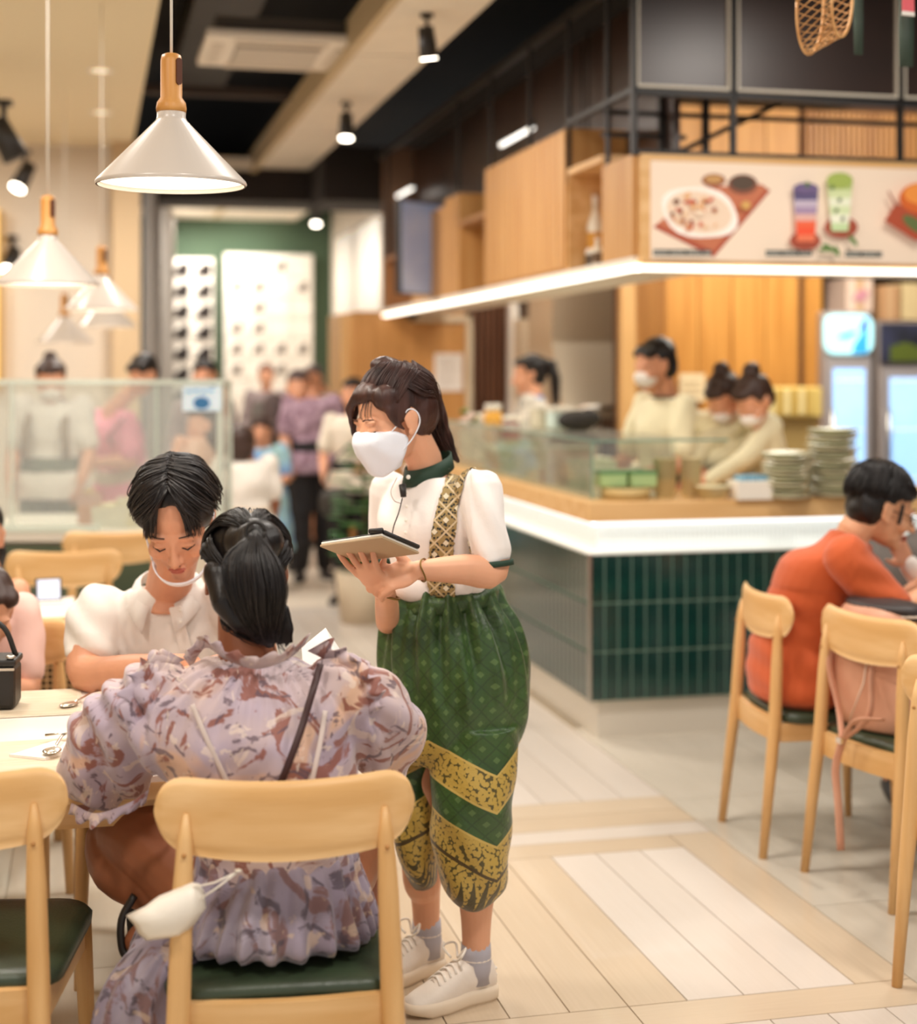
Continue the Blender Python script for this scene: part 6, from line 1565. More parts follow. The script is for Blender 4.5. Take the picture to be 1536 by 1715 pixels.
# collar wings and placket
for sd in (-1, 1):
    rs = []
    for q in np.linspace(0, 1, 10):
        a = PI / 2 * 1.0 - sd * 0 ; th = (PI / 2) + sd * (2.75 * (1 - q) + .42 * q)     # from the nape round to the front opening
        inn = nb + V((math.cos(th) * .068, math.sin(-th) * .0 + 0, 0))
        ca, sa = math.sin(th - PI / 2), -math.cos(th - PI / 2)
        base = P(281, 976, 4.08) + V((ca * .070, sa * .068, .030 - .075 * q * q))
        out = P(281, 976, 4.08) + V((ca * (.098 + .01 * q), sa * (.094 + .035 * q), -.004 - .098 * q * q - .01 * q))
        rs.append([base, (base + out) / 2 + V((0, 0, .010)), out])
    MB().rings([[r[j] for r in rs] for j in range(3)], False, False).build('collar_wing', POLO, mn, True, thick=.004)
MB().prism(rbox(.030, .12, .004), 0, .004, Matrix.Translation(P(302, 1052, 3.993)) @ Matrix.Rotation(R(-12), 4, 'Y') @ Matrix.Rotation(PI / 2 + .2, 4, 'X')).build('placket', POLO, mn, True)
for z in (1022, 1042): MB().ell(P(302, z, 3.978), (.004, .002, .004)).build('button', mat('pearl', '#efe9dc', .25), mn, True)
bt_ = MB()
bt_.loft([(P(283, 1300, 4.24), X1_ * .17, Y1_ * .13), (P(283, 1240, 4.24), X1_ * .17, Y1_ * .13)], 24, 2)
for sx in (-1, 1):
    hp = P(283, 1270, 4.2) + V((sx * .09, 0, 0)); kn = V((-.655 + sx * .09, 3.72, .50)); an = V((kn.x, 3.80, .10)); limb(bt_, [hp, kn, (kn + an) / 2, an], [.095, .075, .066, .058])
blob('trousers', bt_, DARKCLOTH, mn, .009, 2)
for sx in (-1, 1): MB().loft([(V((-.655 + sx * .09, 3.86, .045)), V((.03, 0, 0)), V((0, 0, .04))), (V((-.655 + sx * .09, 3.78, .045)), V((.045, 0, 0)), V((0, 0, .045))), (V((-.655 + sx * .09, 3.66, .03)), V((.042, 0, 0)), V((0, 0, .028))), (V((-.655 + sx * .09, 3.60, .025)), V((.02, 0, 0)), V((0, 0, .012)))], 18, 4).build('shoe', mat('shoe_dark', '#26201e', .5), mn, True)

# ======================= the woman in the floral dress =======================
FL, nt, b_f, N, M_, mix = nodes_mat('floral_chiffon', .7)
tc = N('ShaderNodeTexCoord')
def nz(scale, dist, det=3, off=0):
    n = N('ShaderNodeTexNoise'); n.inputs['Scale'].default_value = scale; n.inputs['Distortion'].default_value = dist; n.inputs['Detail'].default_value = det
    mp = N('ShaderNodeMapping'); mp.inputs['Location'].default_value = (off, off * .3, 0); nt.links.new(tc.outputs['Object'], mp.inputs['Vector']); nt.links.new(mp.outputs[0], n.inputs['Vector']); return n.outputs[0]
def ramp(x, lo, hi):
    m = N('ShaderNodeMapRange'); m.inputs['From Min'].default_value = lo; m.inputs['From Max'].default_value = hi; nt.links.new(x, m.inputs['Value']); return m.outputs[0]
c_ = mix(ramp(nz(4, .4), .4, .6), lin('#cbb2aa'), lin('#b3a2b2'))
c_ = mix(M_('MULTIPLY', ramp(nz(5.5, 1.0, 2, 5), .55, .62), .75), c_, lin('#dcae88'))
c_ = mix(M_('MULTIPLY', ramp(nz(9, 2.6, 4, 1.7), .56, .60), .9), c_, lin('#8d5040'))
c_ = mix(M_('MULTIPLY', ramp(nz(12, 3.4, 5, 3.1), .60, .64), .8), c_, lin('#5f4a56'))
c_ = mix(M_('MULTIPLY', ramp(nz(10, 3.0, 3, 7.3), .61, .64), .6), c_, lin('#e3cfc0'))
nt.links.new(c_, b_f.inputs['Base Color']); b_f.inputs['Sheen Weight'].default_value = .3
FS, nt, b_f, N, M_, mix = nodes_mat('floral_skirt', .75)
tc = N('ShaderNodeTexCoord')
c_ = mix(ramp(nz(5, .6), .42, .58), lin('#a59aa8'), lin('#8d7f90'))
c_ = mix(M_('MULTIPLY', ramp(nz(9, 2.2, 4, 2.7), .53, .58), .8), c_, lin('#7a5148')); c_ = mix(M_('MULTIPLY', ramp(nz(11, 2.6, 4, 4.1), .57, .62), .8), c_, lin('#4e424e')); c_ = mix(M_('MULTIPLY', ramp(nz(10, 2, 3, 8.3), .60, .64), .6), c_, lin('#cdb29a'))
nt.links.new(c_, b_f.inputs['Base Color']); b_f.inputs['Sheen Weight'].default_value = .3
ld = thing('person', 'woman seen from behind in a ruffled floral dress on the foreground chair', 'person', V((-.36, 3.02, 0)))
LC = P(412, 968, 3.05); LF = pitched((-.12, 1), R(22)); LM = frame(LF, R(4)); LK = .96
lq = lambda x, y, z: LC + LM @ V((x * LK, y * LK, z * LK))
sk = MB(); add_head(sk, LC, LM, LK)
lnb = P(415, 1095, 2.99)
sk.tube([lnb - V((0, 0, .05)), lnb, P(408, 1050, 3.00), lq(0, -.02, -.05)], [.062, .056, .050, .050], 18, round_=True)
sk.loft([(V((-.37, 2.98, .53)), X1_ * .165, Y1_ * .12), (V((-.37, 2.98, .68)), X1_ * .13, Y1_ * .10), (V((-.37, 2.97, .86)), X1_ * .13, Y1_ * .08), (P(415, 1150, 2.97), X1_ * .125, Y1_ * .055), (P(415, 1115, 2.98), X1_ * .060, Y1_ * .045)], 28, 4)
lsL, lsR = P(268, 1165, 2.97), P(580, 1165, 2.97)
leL, leR = P(190, 1285, 3.10), P(640, 1270, 3.10); lwL, lwR = P(260, 1200, 3.34), P(520, 1165, 3.34)
for a, e, w, sd in ((lsL, leL, lwL, 1), (lsR, leR, lwR, -1)):
    limb(sk, [a, (a + e) / 2, e, (e + w) / 2, w], [.046, .042, .036, .033, .024]); add_hand(sk, w, V((sd * .2, .9, .1)), V((sd * .5, 0, -1)), sd, .4, .95)
# her left-hand leg folded out to the side
hpL, knL_, anL_ = V((-.46, 3.00, .52)), P(178, 1400, 3.22), P(300, 1520, 3.05)
limb(sk, [hpL, P(262, 1420, 3.14), knL_ + V((.03, 0, .0)), P(205, 1450, 3.18), P(268, 1490, 3.08), anL_], [.088, .086, .070, .064, .052, .036], 22)
hpR, knR_, anR_ = V((-.28, 3.00, .52)), V((-.20, 3.42, .52)), V((-.22, 3.30, .10))
limb(sk, [hpR, (hpR + knR_) / 2, knR_, (knR_ + anR_) / 2, anR_], [.085, .075, .055, .052, .036])
limb(sk, [anR_, anR_ + V((0, .12, -.05))], [.035, .026]); limb(sk, [anL_, P(232, 1575, 3.02)], [.036, .028])
blob('body', sk, SKIN3, ld, .0048, 1)
# hair
hb_ = MB()
def E(p, r, rot=None): hb_.ell(lq(*p), tuple(x * LK for x in r), LM @ rot if rot else LM, 22, 12)
E((0, -.026, .044), (.086, .095, .084)); E((0, -.046, .004), (.078, .058, .078)); E((0, .04, .082), (.060, .05, .026)); E((0, -.062, .060), (.055, .046, .056))
hb_.ell(P(424, 908, 2.975), (.060, .05, .046)); 
hb_.tube([P(420, 900, 2.94), P(428, 950, 2.91), P(432, 1000, 2.91), P(438, 1045, 2.93), P(452, 1082, 2.95)], [.030, .044, .042, .028, .006], 16, round_=True)
hb_.tube([P(365, 960, 2.98), P(378, 1010, 2.95), P(405, 1045, 2.94), P(446, 1078, 2.95)], [.030, .026, .020, .005], 14, round_=True)
for k_ in range(7):
    x0 = 440 + 6 * k_; hb_.tube([P(x0, 1020, 2.95), P(x0 + 14, 1055, 2.95), P(x0 + 6 + 8 * (k_ % 3), 1085, 2.955)], [.010, .006, .002], 8, round_=True)
blob('hair', hb_, HAIRB, ld, .0045, 2, hairfold(60, .0012, 13))
sp3 = sphere_pt(lq, (0, -.026, .044), (.0905, .1010, .0900)); hc_ = lq(0, -.02, .04); TT = P(428, 890, 2.91)
for sd in (-1, 1):
    strands(ld, HAIRB, [[sp3(.1 * sd, .9, .5), sp3(.1 * sd, .5, .95), sp3(.05 * sd, .0, 1.05), TT], [sp3(.6 * sd, .7, .4), sp3(.6 * sd, .3, .8), sp3(.3 * sd, -.3, 1.0), TT], [sp3(.95 * sd, .3, .2), sp3(.9 * sd, -.2, .55), sp3(.5 * sd, -.65, .75), TT],
                        [sp3(1.0 * sd, .1, -.15), sp3(.95 * sd, -.4, .2), sp3(.6 * sd, -.8, .45), TT]], 300, .0020, .003, .0008, 61 + sd, .001, hc_)
    strands(ld, HAIRB, [[sp3(.98 * sd, -.1, .1), sp3(.92 * sd, -.4, -.35), P(418 - sd * 45, 1035, 2.97), P(444, 1080, 2.955)], [sp3(.85 * sd, -.5, .3), sp3(.7 * sd, -.8, -.25), P(425 - sd * 25, 1045, 2.94), P(448, 1085, 2.95)]], 150, .0020, .004, .001, 71 + sd)
strands(ld, HAIRB, [[TT, P(378, 935, 2.885), P(376, 985, 2.87), P(408, 1040, 2.885), P(448, 1090, 2.92)], [TT, P(420, 935, 2.865), P(428, 990, 2.85), P(434, 1040, 2.87), P(450, 1092, 2.92)], [TT, P(464, 935, 2.885), P(478, 985, 2.87), P(470, 1035, 2.885), P(456, 1088, 2.92)]], 520, .0020, .004, .001, 81)
strands(ld, HAIRB, [[P(478, 1010, 2.93), P(480, 1040, 2.93), P(470, 1070, 2.93), P(490, 1100, 2.93)], [P(440, 1050, 2.92), P(452, 1075, 2.92), P(462, 1090, 2.92), P(478, 1105, 2.92)]], 16, .0010, .005, .002, 91)
MB().tube([TT + V((.018 * math.cos(q), -.004, .018 * math.sin(q))) for q in (2 * PI * i / 16 for i in range(17))], .004, 6).build('hair_tie', BLACK, ld, True)
# blouse
tp = MB()
tp.loft([(V((-.355, 2.975, .56)), X1_ * .155, Y1_ * .125), (V((-.362, 2.965, .64)), X1_ * .150, Y1_ * .125), (V((-.37, 2.955, .76)), X1_ * .185, Y1_ * .135), (P(413, 1240, 2.95), X1_ * .205, Y1_ * .135), (P(413, 1175, 2.955), X1_ * .20, Y1_ * .11), (P(414, 1130, 2.965), X1_ * .135, Y1_ * .085), (P(415, 1108, 2.97), X1_ * .085, Y1_ * .07)], 40, 5)
for (a, m1, m2, e) in (((262, 1165, 2.98), (215, 1215, 3.02), (165, 1285, 3.08), (150, 1325, 3.12)), ((578, 1160, 2.98), (618, 1195, 3.02), (645, 1245, 3.08), (655, 1280, 3.12))):
    hb2 = [P(*a), P(*m1), P(*m2), P(*e)]
    tp.tube(catmull([tuple(p_) for p_ in hb2], 4), [r[0] for r in catmull([(x, 0, 0) for x in ((.078, .094, .090, .045) if a[0] < 300 else (.078, .086, .070, .040))], 4)], 26, round_=True)
# ruffles at the shoulders
def ruffle(path, w, amp, freq, out):
    n = 90; pp_ = catmull([tuple(p_) for p_ in path], n // (len(path) - 1)); mbq = MB(); rows = [[], [], []]
    for i, p_ in enumerate(pp_):
        t_ = i / (len(pp_) - 1); o_ = V(out(t_)).normalized(); wv_ = math.sin(t_ * freq * 6.28)
        rows[0].append(V(p_)); rows[1].append(V(p_) + o_ * w * .55 + V((0, 0, 1)).cross(o_) * amp * wv_ * .5); rows[2].append(V(p_) + o_ * w * (1 + .15 * math.sin(t_ * 40)) + V((wv_ * .4, wv_, wv_ * .5)) * amp)
    return mbq.rings(rows, False, False)
def lfold(co, no):
    x, y, z = co[:, 0] + .37, co[:, 1], co[:, 2]
    f = fnoise(co * np.array([1.3, 1.3, .6]), 4.2, .013, 31) + fnoise(co, 10, .004, 33)
    f += .0035 * np.sin(np.arctan2(y - 2.97, x) * 34 + z * 6) * (np.abs(x) < .2) * np.clip((z - .85) / .1, 0, 1)
    f += .008 * np.sin((x + z * .7) * 75 + 2 * np.sin(z * 20)) * (np.abs(x) > .2)
    return f
blouse, lraw = blob('dress_bodice', tp, FL, ld, .0058, 2, lfold, keep=True)
ruffle([P(320, 1118, 3.0), P(345, 1085, 2.97), P(380, 1105, 2.90), P(430, 1120, 2.89), P(480, 1105, 2.90), P(510, 1080, 2.97)], .032, .006, 9, lambda t_: V((-.4 + .8 * t_, -.6, .8))).build('neck_ruffle', FL, ld, True, thick=.0015)
ruffle([P(250, 1240, 2.90), P(240, 1180, 2.91), P(270, 1125, 2.95), P(310, 1105, 2.99)], .045, .009, 5, lambda t_: V((-.8, -.35, .5))).build('shoulder_ruffle', FL, ld, True, thick=.0015)
ruffle([P(515, 1090, 2.99), P(560, 1115, 2.95), P(600, 1160, 2.92), P(612, 1200, 2.92)], .045, .009, 5, lambda t_: V((.8, -.35, .5))).build('shoulder_ruffle', FL, ld, True, thick=.0015)
ruffle([P(120, 1345, 3.06), P(160, 1362, 2.98), P(215, 1345, 2.96), P(250, 1322, 2.98)], .022, .007, 5, lambda t_: V((-.2, -.3, -.9))).build('sleeve_ruffle', FL, ld, True, thick=.0015)
def surface_path(raw_, pts, lift=.005):
    co = raw_[0]; px = co[:, 0] * F / co[:, 1] + HX; py = HY + (EYE - co[:, 2]) * F / co[:, 1]
    pp = catmull([(x, y, 0) for x, y in pts], 6); ys = []
    for x, y, _ in pp:
        s_ = (np.abs(px - x) < 9) & (np.abs(py - y) < 9); ys.append(float(co[s_, 1].min()) if s_.any() else (ys[-1] if ys else 2.85))
    ys = [min(ys[max(0, i - 1):i + 2]) for i in range(len(ys))]
    ys = [sum(ys[max(0, i - 2):i + 3]) / len(ys[max(0, i - 2):i + 3]) for i in range(len(ys))]
    return [P(p[0], p[1], y - lift) for p, y in zip(pp, ys)]
MB().tube(surface_path(lraw, [(537, 1112), (520, 1170), (498, 1240), (455, 1350)]), .0065, 8, flat=.45, up=(0, 1, 0)).build('bag_strap', mat('strap_maroon', '#3a1a18', .5), ld, True)
SLIP = mat('slip_strap', '#d3c2ba', .7)
for q_ in ([(322, 1180), (345, 1235), (385, 1320)], [(545, 1190), (535, 1250), (520, 1320)]): MB().tube(surface_path(lraw, q_, -.001), .0048, 8, flat=.2, up=(0, 1, 0)).build('slip_strap', SLIP, ld, True)
# skirt: pleats falling over the seat
sk2 = MB()
def pleat(t_, q): return (.03 + .05 * t_) * math.sin(q * 26 + 1.5 * math.sin(q * 3)) + .02 * math.sin(q * 7)
sk2.loft([(V((-.352, 2.965, .64)), X1_ * .150, Y1_ * .125), (V((-.352, 2.965, .60)), X1_ * .158, Y1_ * .135), (V((-.36, 2.96, .55)), X1_ * .185, Y1_ * .165), (V((-.365, 2.965, .50)), X1_ * .205, Y1_ * .18), (V((-.365, 2.98, .475)), X1_ * .200, Y1_ * .17)], 180, 6, True, pleat)
blob('dress_skirt', sk2, FS, ld, .005, 1, lambda co, no: fnoise(co, 5, .005, 41))
dr = MB()
dr.loft([(P(300, 1560, 2.93), V((.05, .02, 0)), V((0, .10, 0))), (P(270, 1610, 2.90), V((.075, 0, 0)), V((0, .09, 0))), (P(245, 1670, 2.88), V((.085, 0, 0)), V((0, .07, 0))), (P(238, 1730, 2.88), V((.095, 0, 0)), V((0, .06, 0))), (P(235, 1790, 2.88), V((.10, 0, 0)), V((0, .06, 0)))], 80, 5, True, lambda t_, q: .10 * math.sin(q * 13) * (.3 + t_))
dr.loft([(P(330, 1500, 3.0), V((.05, 0, 0)), V((0, .08, 0))), (P(290, 1530, 3.0), V((.06, 0, .02)), V((0, .08, 0))), (P(265, 1590, 2.98), V((.055, 0, 0)), V((0, .07, 0)))], 60, 4, True, lambda t_, q: .08 * math.sin(q * 11))
blob('dress_drape', dr, FS, ld, .005, 1, lambda co, no: fnoise(co, 6, .005, 43))
MB().tube(catmull([tuple(P(225, 1500, 3.03)), tuple(P(204, 1540, 3.02)), tuple(P(205, 1590, 3.01)), tuple(P(222, 1612, 3.0))]), [.012] * 19, 10, flat=.6).build('sandal_strap', BLACK, ld, True)
# menu sheet the diners hold
ms = thing('menu_sheet', 'white menu sheet held up right of the woman in the floral dress', 'menu', P(550, 1105, 3.3))
MB().rings([[P(505, 1085, 3.30), P(545, 1052, 3.36), P(585, 1112, 3.32)], [P(510, 1150, 3.22), P(550, 1150, 3.24), P(588, 1160, 3.24)]], False, False, False).build('sheet', mat('menu_white', '#f4efe9', .6), ms, True, thick=.003)

# ======================= the man in the orange shirt =======================
Yo = 5.10
J = dict(pelvis=P(1342, 1130, 5.17), waist=P(1345, 1062, 5.15), chest=P(1378, 962, 5.09), neck=P(1432, 888, 5.02), head=P(1478, 852, 5.02))
dirx = V((.985, .15, 0)); 
J['shR'] = P(1420, 935, 4.86); J['shL'] = P(1412, 925, 5.24)
J['elR'] = P(1505, 1030, 4.84); J['wrR'] = P(1570, 985, 4.92); J['elL'] = P(1500, 1020, 5.26); J['wrL'] = P(1575, 960, 5.16)
J['hipR'] = J['pelvis'] + V((.05, -.09, -.02)); J['hipL'] = J['pelvis'] + V((.05, .09, -.02))
for s_, dy in (('R', -.10), ('L', .10)):
    J['kn' + s_] = J['pelvis'] + V((.45, .05 + dy, -.02)); J['an' + s_] = J['kn' + s_] + V((-.02, .0, -.43)); J['toe' + s_] = J['an' + s_] + V((.15, .02, -.05))
    J['an' + s_].z = .085
OR = mat('orange_cloth', '#cc5a26', .8, var=.08, vscale=4, sheen=.2, bump=.05, bscale=200)
def ofold(co, no):
    x, z = co[:, 0], co[:, 2]
    return fnoise(co * np.array([1, 1, 1]), 2.6, .008, 51) + .0028 * np.sin((z * 1.0 + x * .5) * 66 + 2 * np.sin(x * 14)) * (z < .85) + .003 * np.sin((z + x * .2) * 80) * (x > 1.22)
OF = pitched((1, .05), R(18)); 
t, M = person('seated man in an orange T-shirt and glasses leaning over his table', (1.18, 5.15, 0), J, OR, DARKCLOTH, mat('orange_man_skin', '#dba079', .5, sss=.1), HAIRB, 'short', 'short', 1.06, .0065,
              headf=OF, build=1.12, topdisp=ofold, sit=True)
sp4 = sphere_pt(lambda x, y, z: J['head'] + M @ V((x * 1.06, y * 1.06, z * 1.06)), (0, -.026, .050), (.089, .102, .092))
for sd in (-1, 1): strands(t, HAIRB, short_guides(sp4, sd), 300, .0030, .005, .002, 101 + sd, .002, J['head'])
face_bits(J['head'], M, 1.06, t, True, brow='#1f1512')
GL = mat('glasses_frame', '#5a2c16', .3)
hq2 = lambda x, y, z: J['head'] + M @ V((x * 1.06, y * 1.06, z * 1.06))
for sd in (-1, 1):
    MB().tube([hq2(sd * (.033 + .024 * math.cos(q)), .101 - .012 * abs(math.cos(q)), -.004 + .019 * math.sin(q)) for q in (2 * PI * i / 20 for i in range(21))], .0016, 6).build('glasses_rim', GL, t, True)
    MB().tube([hq2(sd * .058, .088, .002), hq2(sd * .074, .04, .003), hq2(sd * .080, -.004, .000)], .0018, 6).build('glasses_arm', GL, t, True)
MB().tube([hq2(-.010, .104, .002), hq2(.010, .104, .002)], .0016, 6).build('glasses_bridge', GL, t, True)
MB().tube(catmull([tuple(hq2(.079, .03, .03)), tuple(hq2(.078, .034, -.01)), tuple(hq2(.074, .036, -.03))]), [.006] * 13, 8).build('sideburn', HAIRB, t, True)

# the diner across from him, cut by the edge
J = stand(2.36, 5.42, 105, 1.58, (1, 1)); dz = -.42
for k_ in list(J): J[k_] = J[k_] + V((0, 0, dz))
for s_ in 'LR':
    J['kn' + s_] = J['hip' + s_] + V((-.38, -.12, .0)); J['an' + s_] = J['kn' + s_] * 1.0; J['an' + s_].z = .085; J['toe' + s_] = J['an' + s_] + V((-.14, -.02, -.05))
J['wrR'] = P(1522, 945, 5.25); J['elR'] = P(1560, 1010, 5.3)
person('seated diner in a white top facing the man in orange, cut by the right edge', (2.36, 5.42, 0), J, WHITECLOTH, DARKCLOTH, SKIN, HAIRB, 'long', 'long', .95, .010, headf=pitched((-1, -.25), .4), sit=True)
# woman behind the orange man's head
J = stand(P(1478, 0, 5.95).x, 5.98, 175, 1.5, (1, 1)); 
for k_ in list(J): J[k_] = J[k_] + V((0, 0, -.33))
for s_ in 'LR':
    J['kn' + s_] = J['hip' + s_] + V((0.02, -.36, .0)); J['an' + s_] = J['kn' + s_] * 1.0; J['an' + s_].z = .085; J['toe' + s_] = J['an' + s_] + V((0, -.14, -.05))
person('dark-haired diner mostly hidden behind the head of the man in orange', (J['pelvis'].x, 5.98, 0), J, mat('grey_cloth', '#6d6660', .8), DARKCLOTH, SKIN, HAIRB, 'short', 'short', .95, .011, headf=pitched((0, -1), .5), sit=True)

# ======================= kitchen staff =======================
UNI = mat('uniform_cream', '#e6dcb8', .75, var=.05, sheen=.2); UNIB = mat('uniform_white', '#e9e2d2', .75, sheen=.2)
J = stand(P(1112, 0, 7.5).x, 7.5, 118, 1.70, (.8, .8)); J['head'] = P(1096, 612, 7.45)
t, M = person('young cook with black hair and white mask standing behind the counter corner', (J['pelvis'].x, 7.5, 0), J, UNI, DARKCLOTH, SKIN2, HAIRB, 'short', 'short', 1.03, .010, mask=WHITECLOTH, collar=DARKGREEN, headf=pitched((-.9, -.45), R(14)))
J = stand(P(1222, 0, 7.75).x, 7.75, 150, 1.62, (1, 1), lean=.35); J['head'] = P(1213, 668, 7.50)
J['elL'] = P(1175, 745, 7.5); J['wrL'] = P(1150, 800, 7.35); J['elR'] = P(1230, 755, 7.5)
person('stooping cook in cream uniform, left of the two behind the plates', (J['pelvis'].x, 7.75, 0), J, UNI, DARKCLOTH, SKIN, mat('hair_dark_brown', '#3a241c', .5), 'bun', 'long', 1.0, .010, mask=WHITECLOTH, headf=pitched((-.7, -.7), R(45)))
J = stand(P(1300, 0, 7.55).x, 7.55, 125, 1.62, (1, 1), lean=.45); J['head'] = P(1262, 672, 7.32)
J['shR'] = P(1290, 715, 7.40); J['shL'] = P(1265, 712, 7.6); J['elR'] = P(1245, 770, 7.25); J['wrR'] = P(1188, 806, 7.12); J['elL'] = P(1240, 775, 7.5); J['wrL'] = P(1190, 800, 7.3)
person('stooping cook with a hair bun in cream uniform, right beside the plate stacks', (J['pelvis'].x, 7.55, 0), J, UNI, DARKCLOTH, SKIN, mat('hair_dark_brown', '#3a241c', .5), 'bun', 'long', 1.02, .010, mask=WHITECLOTH, headf=pitched((-.75, -.6), R(42)))
J = stand(P(890, 0, 9.9).x, 9.9, 80, 1.66, (.9, .9)); J['head'] = P(885, 628, 9.9)
SPOT = mat('spotted_cloth', '#f1e9dc', .8, c2='#8f8880', vscale=16)
person('kitchen worker with black ponytail in a patterned white top behind the juice jars', (J['pelvis'].x, 9.9, 0), J, SPOT, DARKCLOTH, SKIN, HAIRB, 'pony', 'short', 1.03, .011, mask=None, headf=pitched((-1, -.15), .15), collar=mat('blue_band', '#7fa0d8', .6))

# ======================= people behind the display and in the corridor =======================
J = stand(P(88, 0, 8.9).x, 8.9, 178, 1.66, (.3, .3)); J['head'] = P(85, 640, 8.85)
t, M = person('server in pale shirt with brown straps and green apron behind the acrylic display', (J['pelvis'].x, 8.9, 0), J, mat('pale_shirt', '#e9dfd6', .8), mat('apron_green', '#5b6450', .8), SKIN, mat('hair_dark_brown', '#3a241c', .5), 'bun', 'short', 1.04, .012, mask=WHITECLOTH, build=1.15, collar=mat('collar_grey', '#6c625c', .7), headf=pitched((.3, -1), .3))
for sd in (-1, 1): MB().tube([J['neck'] + V((sd * .09, -.06, -.04)), J['chest'] + V((sd * .11, -.165, -.02)), J['waist'] + V((sd * .12, -.15, 0))], .022, 8, flat=.3).build('apron_strap', mat('strap_brown', '#8f7a62', .7), t, True)
J = stand(P(212, 0, 9.8).x, 9.8, 140, 1.52, (1, 1), lean=.35); J['head'] = P(240, 628, 9.6)
t, M = person('person in a bright pink top with a dark cross strap behind the acrylic display', (J['pelvis'].x, 9.8, 0), J, mat('pink_cloth', '#ee8fa8', .8), mat('beige_trousers', '#c9b9a6', .8), SKIN, HAIRB, 'short', 'short', 1.0, .013, build=1.35, headf=pitched((-.4, -.8), .5))
MB().tube([J['shL'] + V((.03, -.12, .04)), J['chest'] + V((0, -.19, 0)), J['waist'] + V((.10, -.18, 0))], .014, 8, flat=.4).build('cross_strap', mat('strap_mauve', '#8a5a6a', .6), t, True)
J = stand(P(343, 0, 10.6).x, 10.6, 180, 1.60, (.3, .3)); J['head'] = P(343, 632, 10.55)
person('masked person with dark hair beside the blue sign of the acrylic display', (J['pelvis'].x, 10.6, 0), J, mat('mauve_grey', '#9a8a8a', .8), DARKCLOTH, SKIN, HAIRB, 'short', 'long', 1.0, .013, mask=WHITECLOTH, headf=(0, -1, -.1))
J = stand(P(330, 0, 8.7).x, 8.7, 60, 1.42, (.5, .5)); J['head'] = P(338, 712, 8.7)
person('brown-haired child in a peach top seen through the acrylic display', (J['pelvis'].x, 8.7, 0), J, mat('peach_cloth', '#e2b49a', .8), DARKCLOTH, SKIN, mat('hair_dark_brown', '#3a241c', .5), 'long', 'none', .9, .012, headf=(-.7, -.6, -.1))
J = stand(P(410, 0, 8.6).x, 8.6, 15, 1.27, (.2, .2)); J['head'] = P(402, 750, 8.6)
person('brown-haired child in a white T-shirt seen from behind left of the corridor', (J['pelvis'].x, 8.6, 0), J, WHITECLOTH, mat('beige_trousers', '#c9b9a6', .8), SKIN3, mat('hair_dark_brown', '#3a241c', .5), 'short', 'short', .98, .010, headf=(-.2, 1, -.1), build=1.0)
J = stand(P(443, 0, 11.0).x, 11.0, 188, 1.22, (.9, .9)); J['head'] = P(437, 724, 11.0)
BLU = mat('blue_dress', '#7ba6de', .8, c2='#a9d0c8', vscale=7)
person('small child in a pale blue dress facing the camera in the corridor', (J['pelvis'].x, 11.0, 0), J, BLU, BLU, SKIN, mat('hair_dark_brown', '#3a241c', .5), 'cap', 'short', .92, .012, skirt=True, headf=(0, -1, -.1))
J = stand(P(470, 0, 12.0).x, 12.0, 20, 1.55, (.2, .2))
J['head'] = P(462, 690, 11.9)
person('woman in dark grey with long hair behind the child in the blue dress', (J['pelvis'].x, 12.0, 0), J, mat('grey_cloth', '#6d6660', .8), DARKCLOTH, SKIN, mat('hair_greybrown', '#5a4a48', .6), 'long', 'long', 1.1, .014, headf=(.2, 1, -.1))
J = stand(P(524, 0, 11.6).x, 11.6, 190, 1.62, (.3, .3), step=.07)
J['head'] = P(500, 650, 11.6)
person('woman in a mauve floral blouse and black trousers standing in the corridor', (J['pelvis'].x, 11.6, 0), J, mat('mauve_floral', '#c4a6b8', .8, c2='#806070', vscale=18), DARKCLOTH, SKIN, mat('hair_greybrown', '#6a5450', .6), 'long', 'short', 1.1, .013, headf=(.1, -1, -.1), build=1.1)
J = stand(P(540, 0, 13.7).x, 13.7, 170, 1.62, (.3, .3)); J['head'] = P(524, 634, 13.6)
person('woman in a black and white spotted dress behind the mauve blouse', (J['pelvis'].x, 13.7, 0), J, mat('bw_cloth', '#efe8dc', .8, c2='#6b6660', vscale=9), mat('bw_cloth', '#efe8dc'), SKIN, mat('hair_greybrown', '#6a5450', .6), 'short', 'long', 1.0, .014, skirt=True, headf=(-.2, -1, 0))
J = stand(P(592, 0, 10.4).x, 10.4, 170, 1.50, (.8, .5)); 
t, M = person('person in a cream top with a dark shoulder bag half hidden behind the tablet', (J['pelvis'].x, 10.4, 0), J, mat('cream_top', '#eee3d2', .8), DARKCLOTH, SKIN, HAIRB, 'long', 'short', .95, .012, headf=(-.2, -1, -.1))
bg2 = thing('shoulder_bag', 'black shoulder bag carried in the corridor beside the green plant', 'bag', P(562, 862, 10.2))
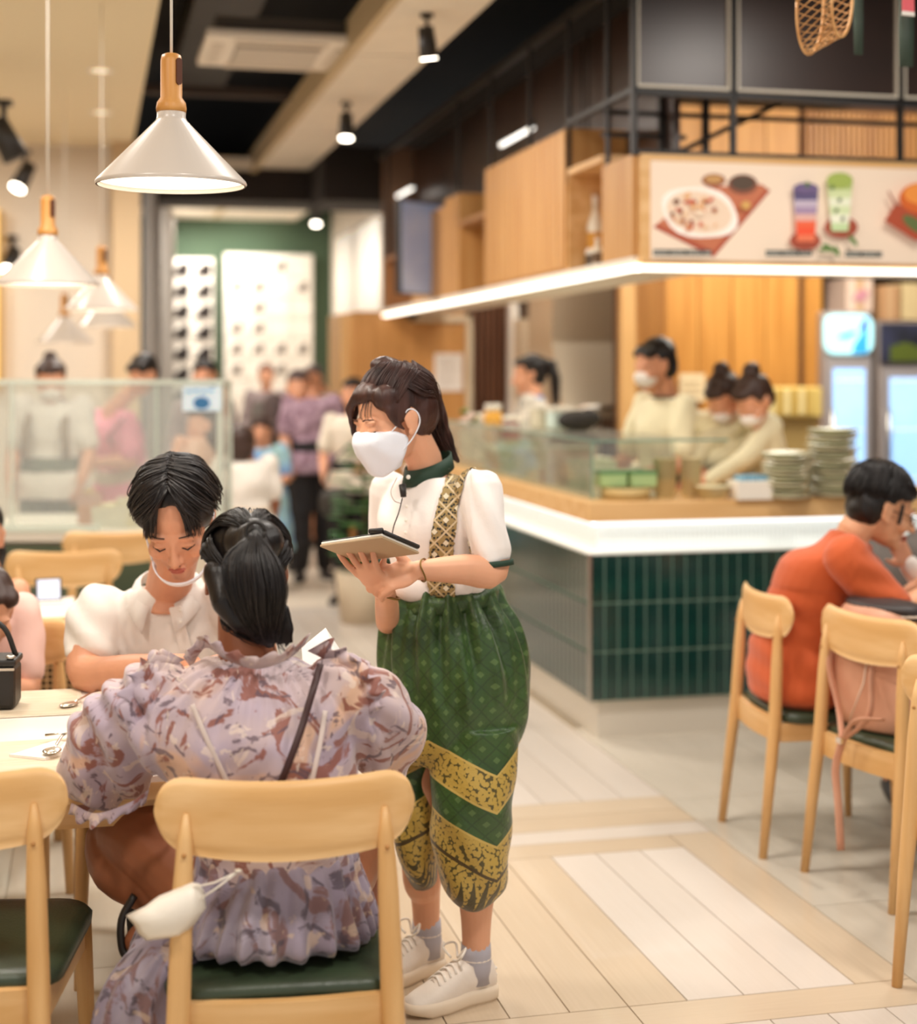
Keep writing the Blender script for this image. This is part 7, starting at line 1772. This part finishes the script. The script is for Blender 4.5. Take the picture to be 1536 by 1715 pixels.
blob('bag_body', MB().ell(P(562, 838, 10.15), (.115, .05, .085)).ell(P(562, 850, 10.15), (.11, .05, .07)), mat('bag_charcoal', '#38342f', .6), bg2, .01, 2)
MB().tube(catmull([tuple(P(540, 818, 10.15)), tuple(P(560, 770, 10.2)), tuple(P(592, 740, 10.25))]), .008, 6).build('strap', BLACK, bg2, True)
J = stand(P(446, 0, 15.5).x, 15.5, 180, 1.62, (.3, .3))
person('distant person with brown hair in front of the bright block screen', (J['pelvis'].x, 15.5, 0), J, mat('mauve_grey', '#9a8a8a', .8), mat('beige_trousers', '#c9b9a6', .8), SKIN, mat('hair_auburn', '#6b3a26', .6), 'short', 'long', 1.0, .018, headf=(0, -1, 0))
# child at the left edge, on the chair behind the black bag
J = stand(-1.36, 4.42, 178, 1.22, (1, 1)); 
for k_ in list(J): J[k_] = J[k_] + V((0, 0, -.13))
J['head'] = P(-22, 1022, 4.22)
for s_ in 'LR': J['kn' + s_] = J['hip' + s_] + V((0, -.30, .0)); J['an' + s_] = J['kn' + s_] + V((0, .02, -.3)); J['toe' + s_] = J['an' + s_] + V((0, -.1, -.03))
person('dark-haired child in a pink top seated at the left picture edge', (-1.36, 4.42, 0), J, mat('soft_pink', '#eec4b8', .8), DARKCLOTH, SKIN, mat('hair_dark_brown', '#3a241c', .5), 'short', 'short', .92, .009, headf=pitched((.5, -.8), .5))
J = stand(P(-28, 0, 5.05).x, 5.05, 150, 1.5, (.8, .8))
for k_ in list(J): J[k_] = J[k_] + V((0, 0, -.38))
for s_ in 'LR':
    J['kn' + s_] = J['hip' + s_] + V((0.02, -.36, .0)); J['an' + s_] = J['kn' + s_] * 1.0; J['an' + s_].z = .085; J['toe' + s_] = J['an' + s_] + V((0, -.14, -.05))
person('bare-armed adult in pale pink seated behind the child at the left edge', (J['pelvis'].x, 5.05, 0), J, mat('soft_pink2', '#e8c9c2', .8), DARKCLOTH, SKIN, HAIRB, 'long', 'none', .98, .011, headf=pitched((.3, -1), .3))
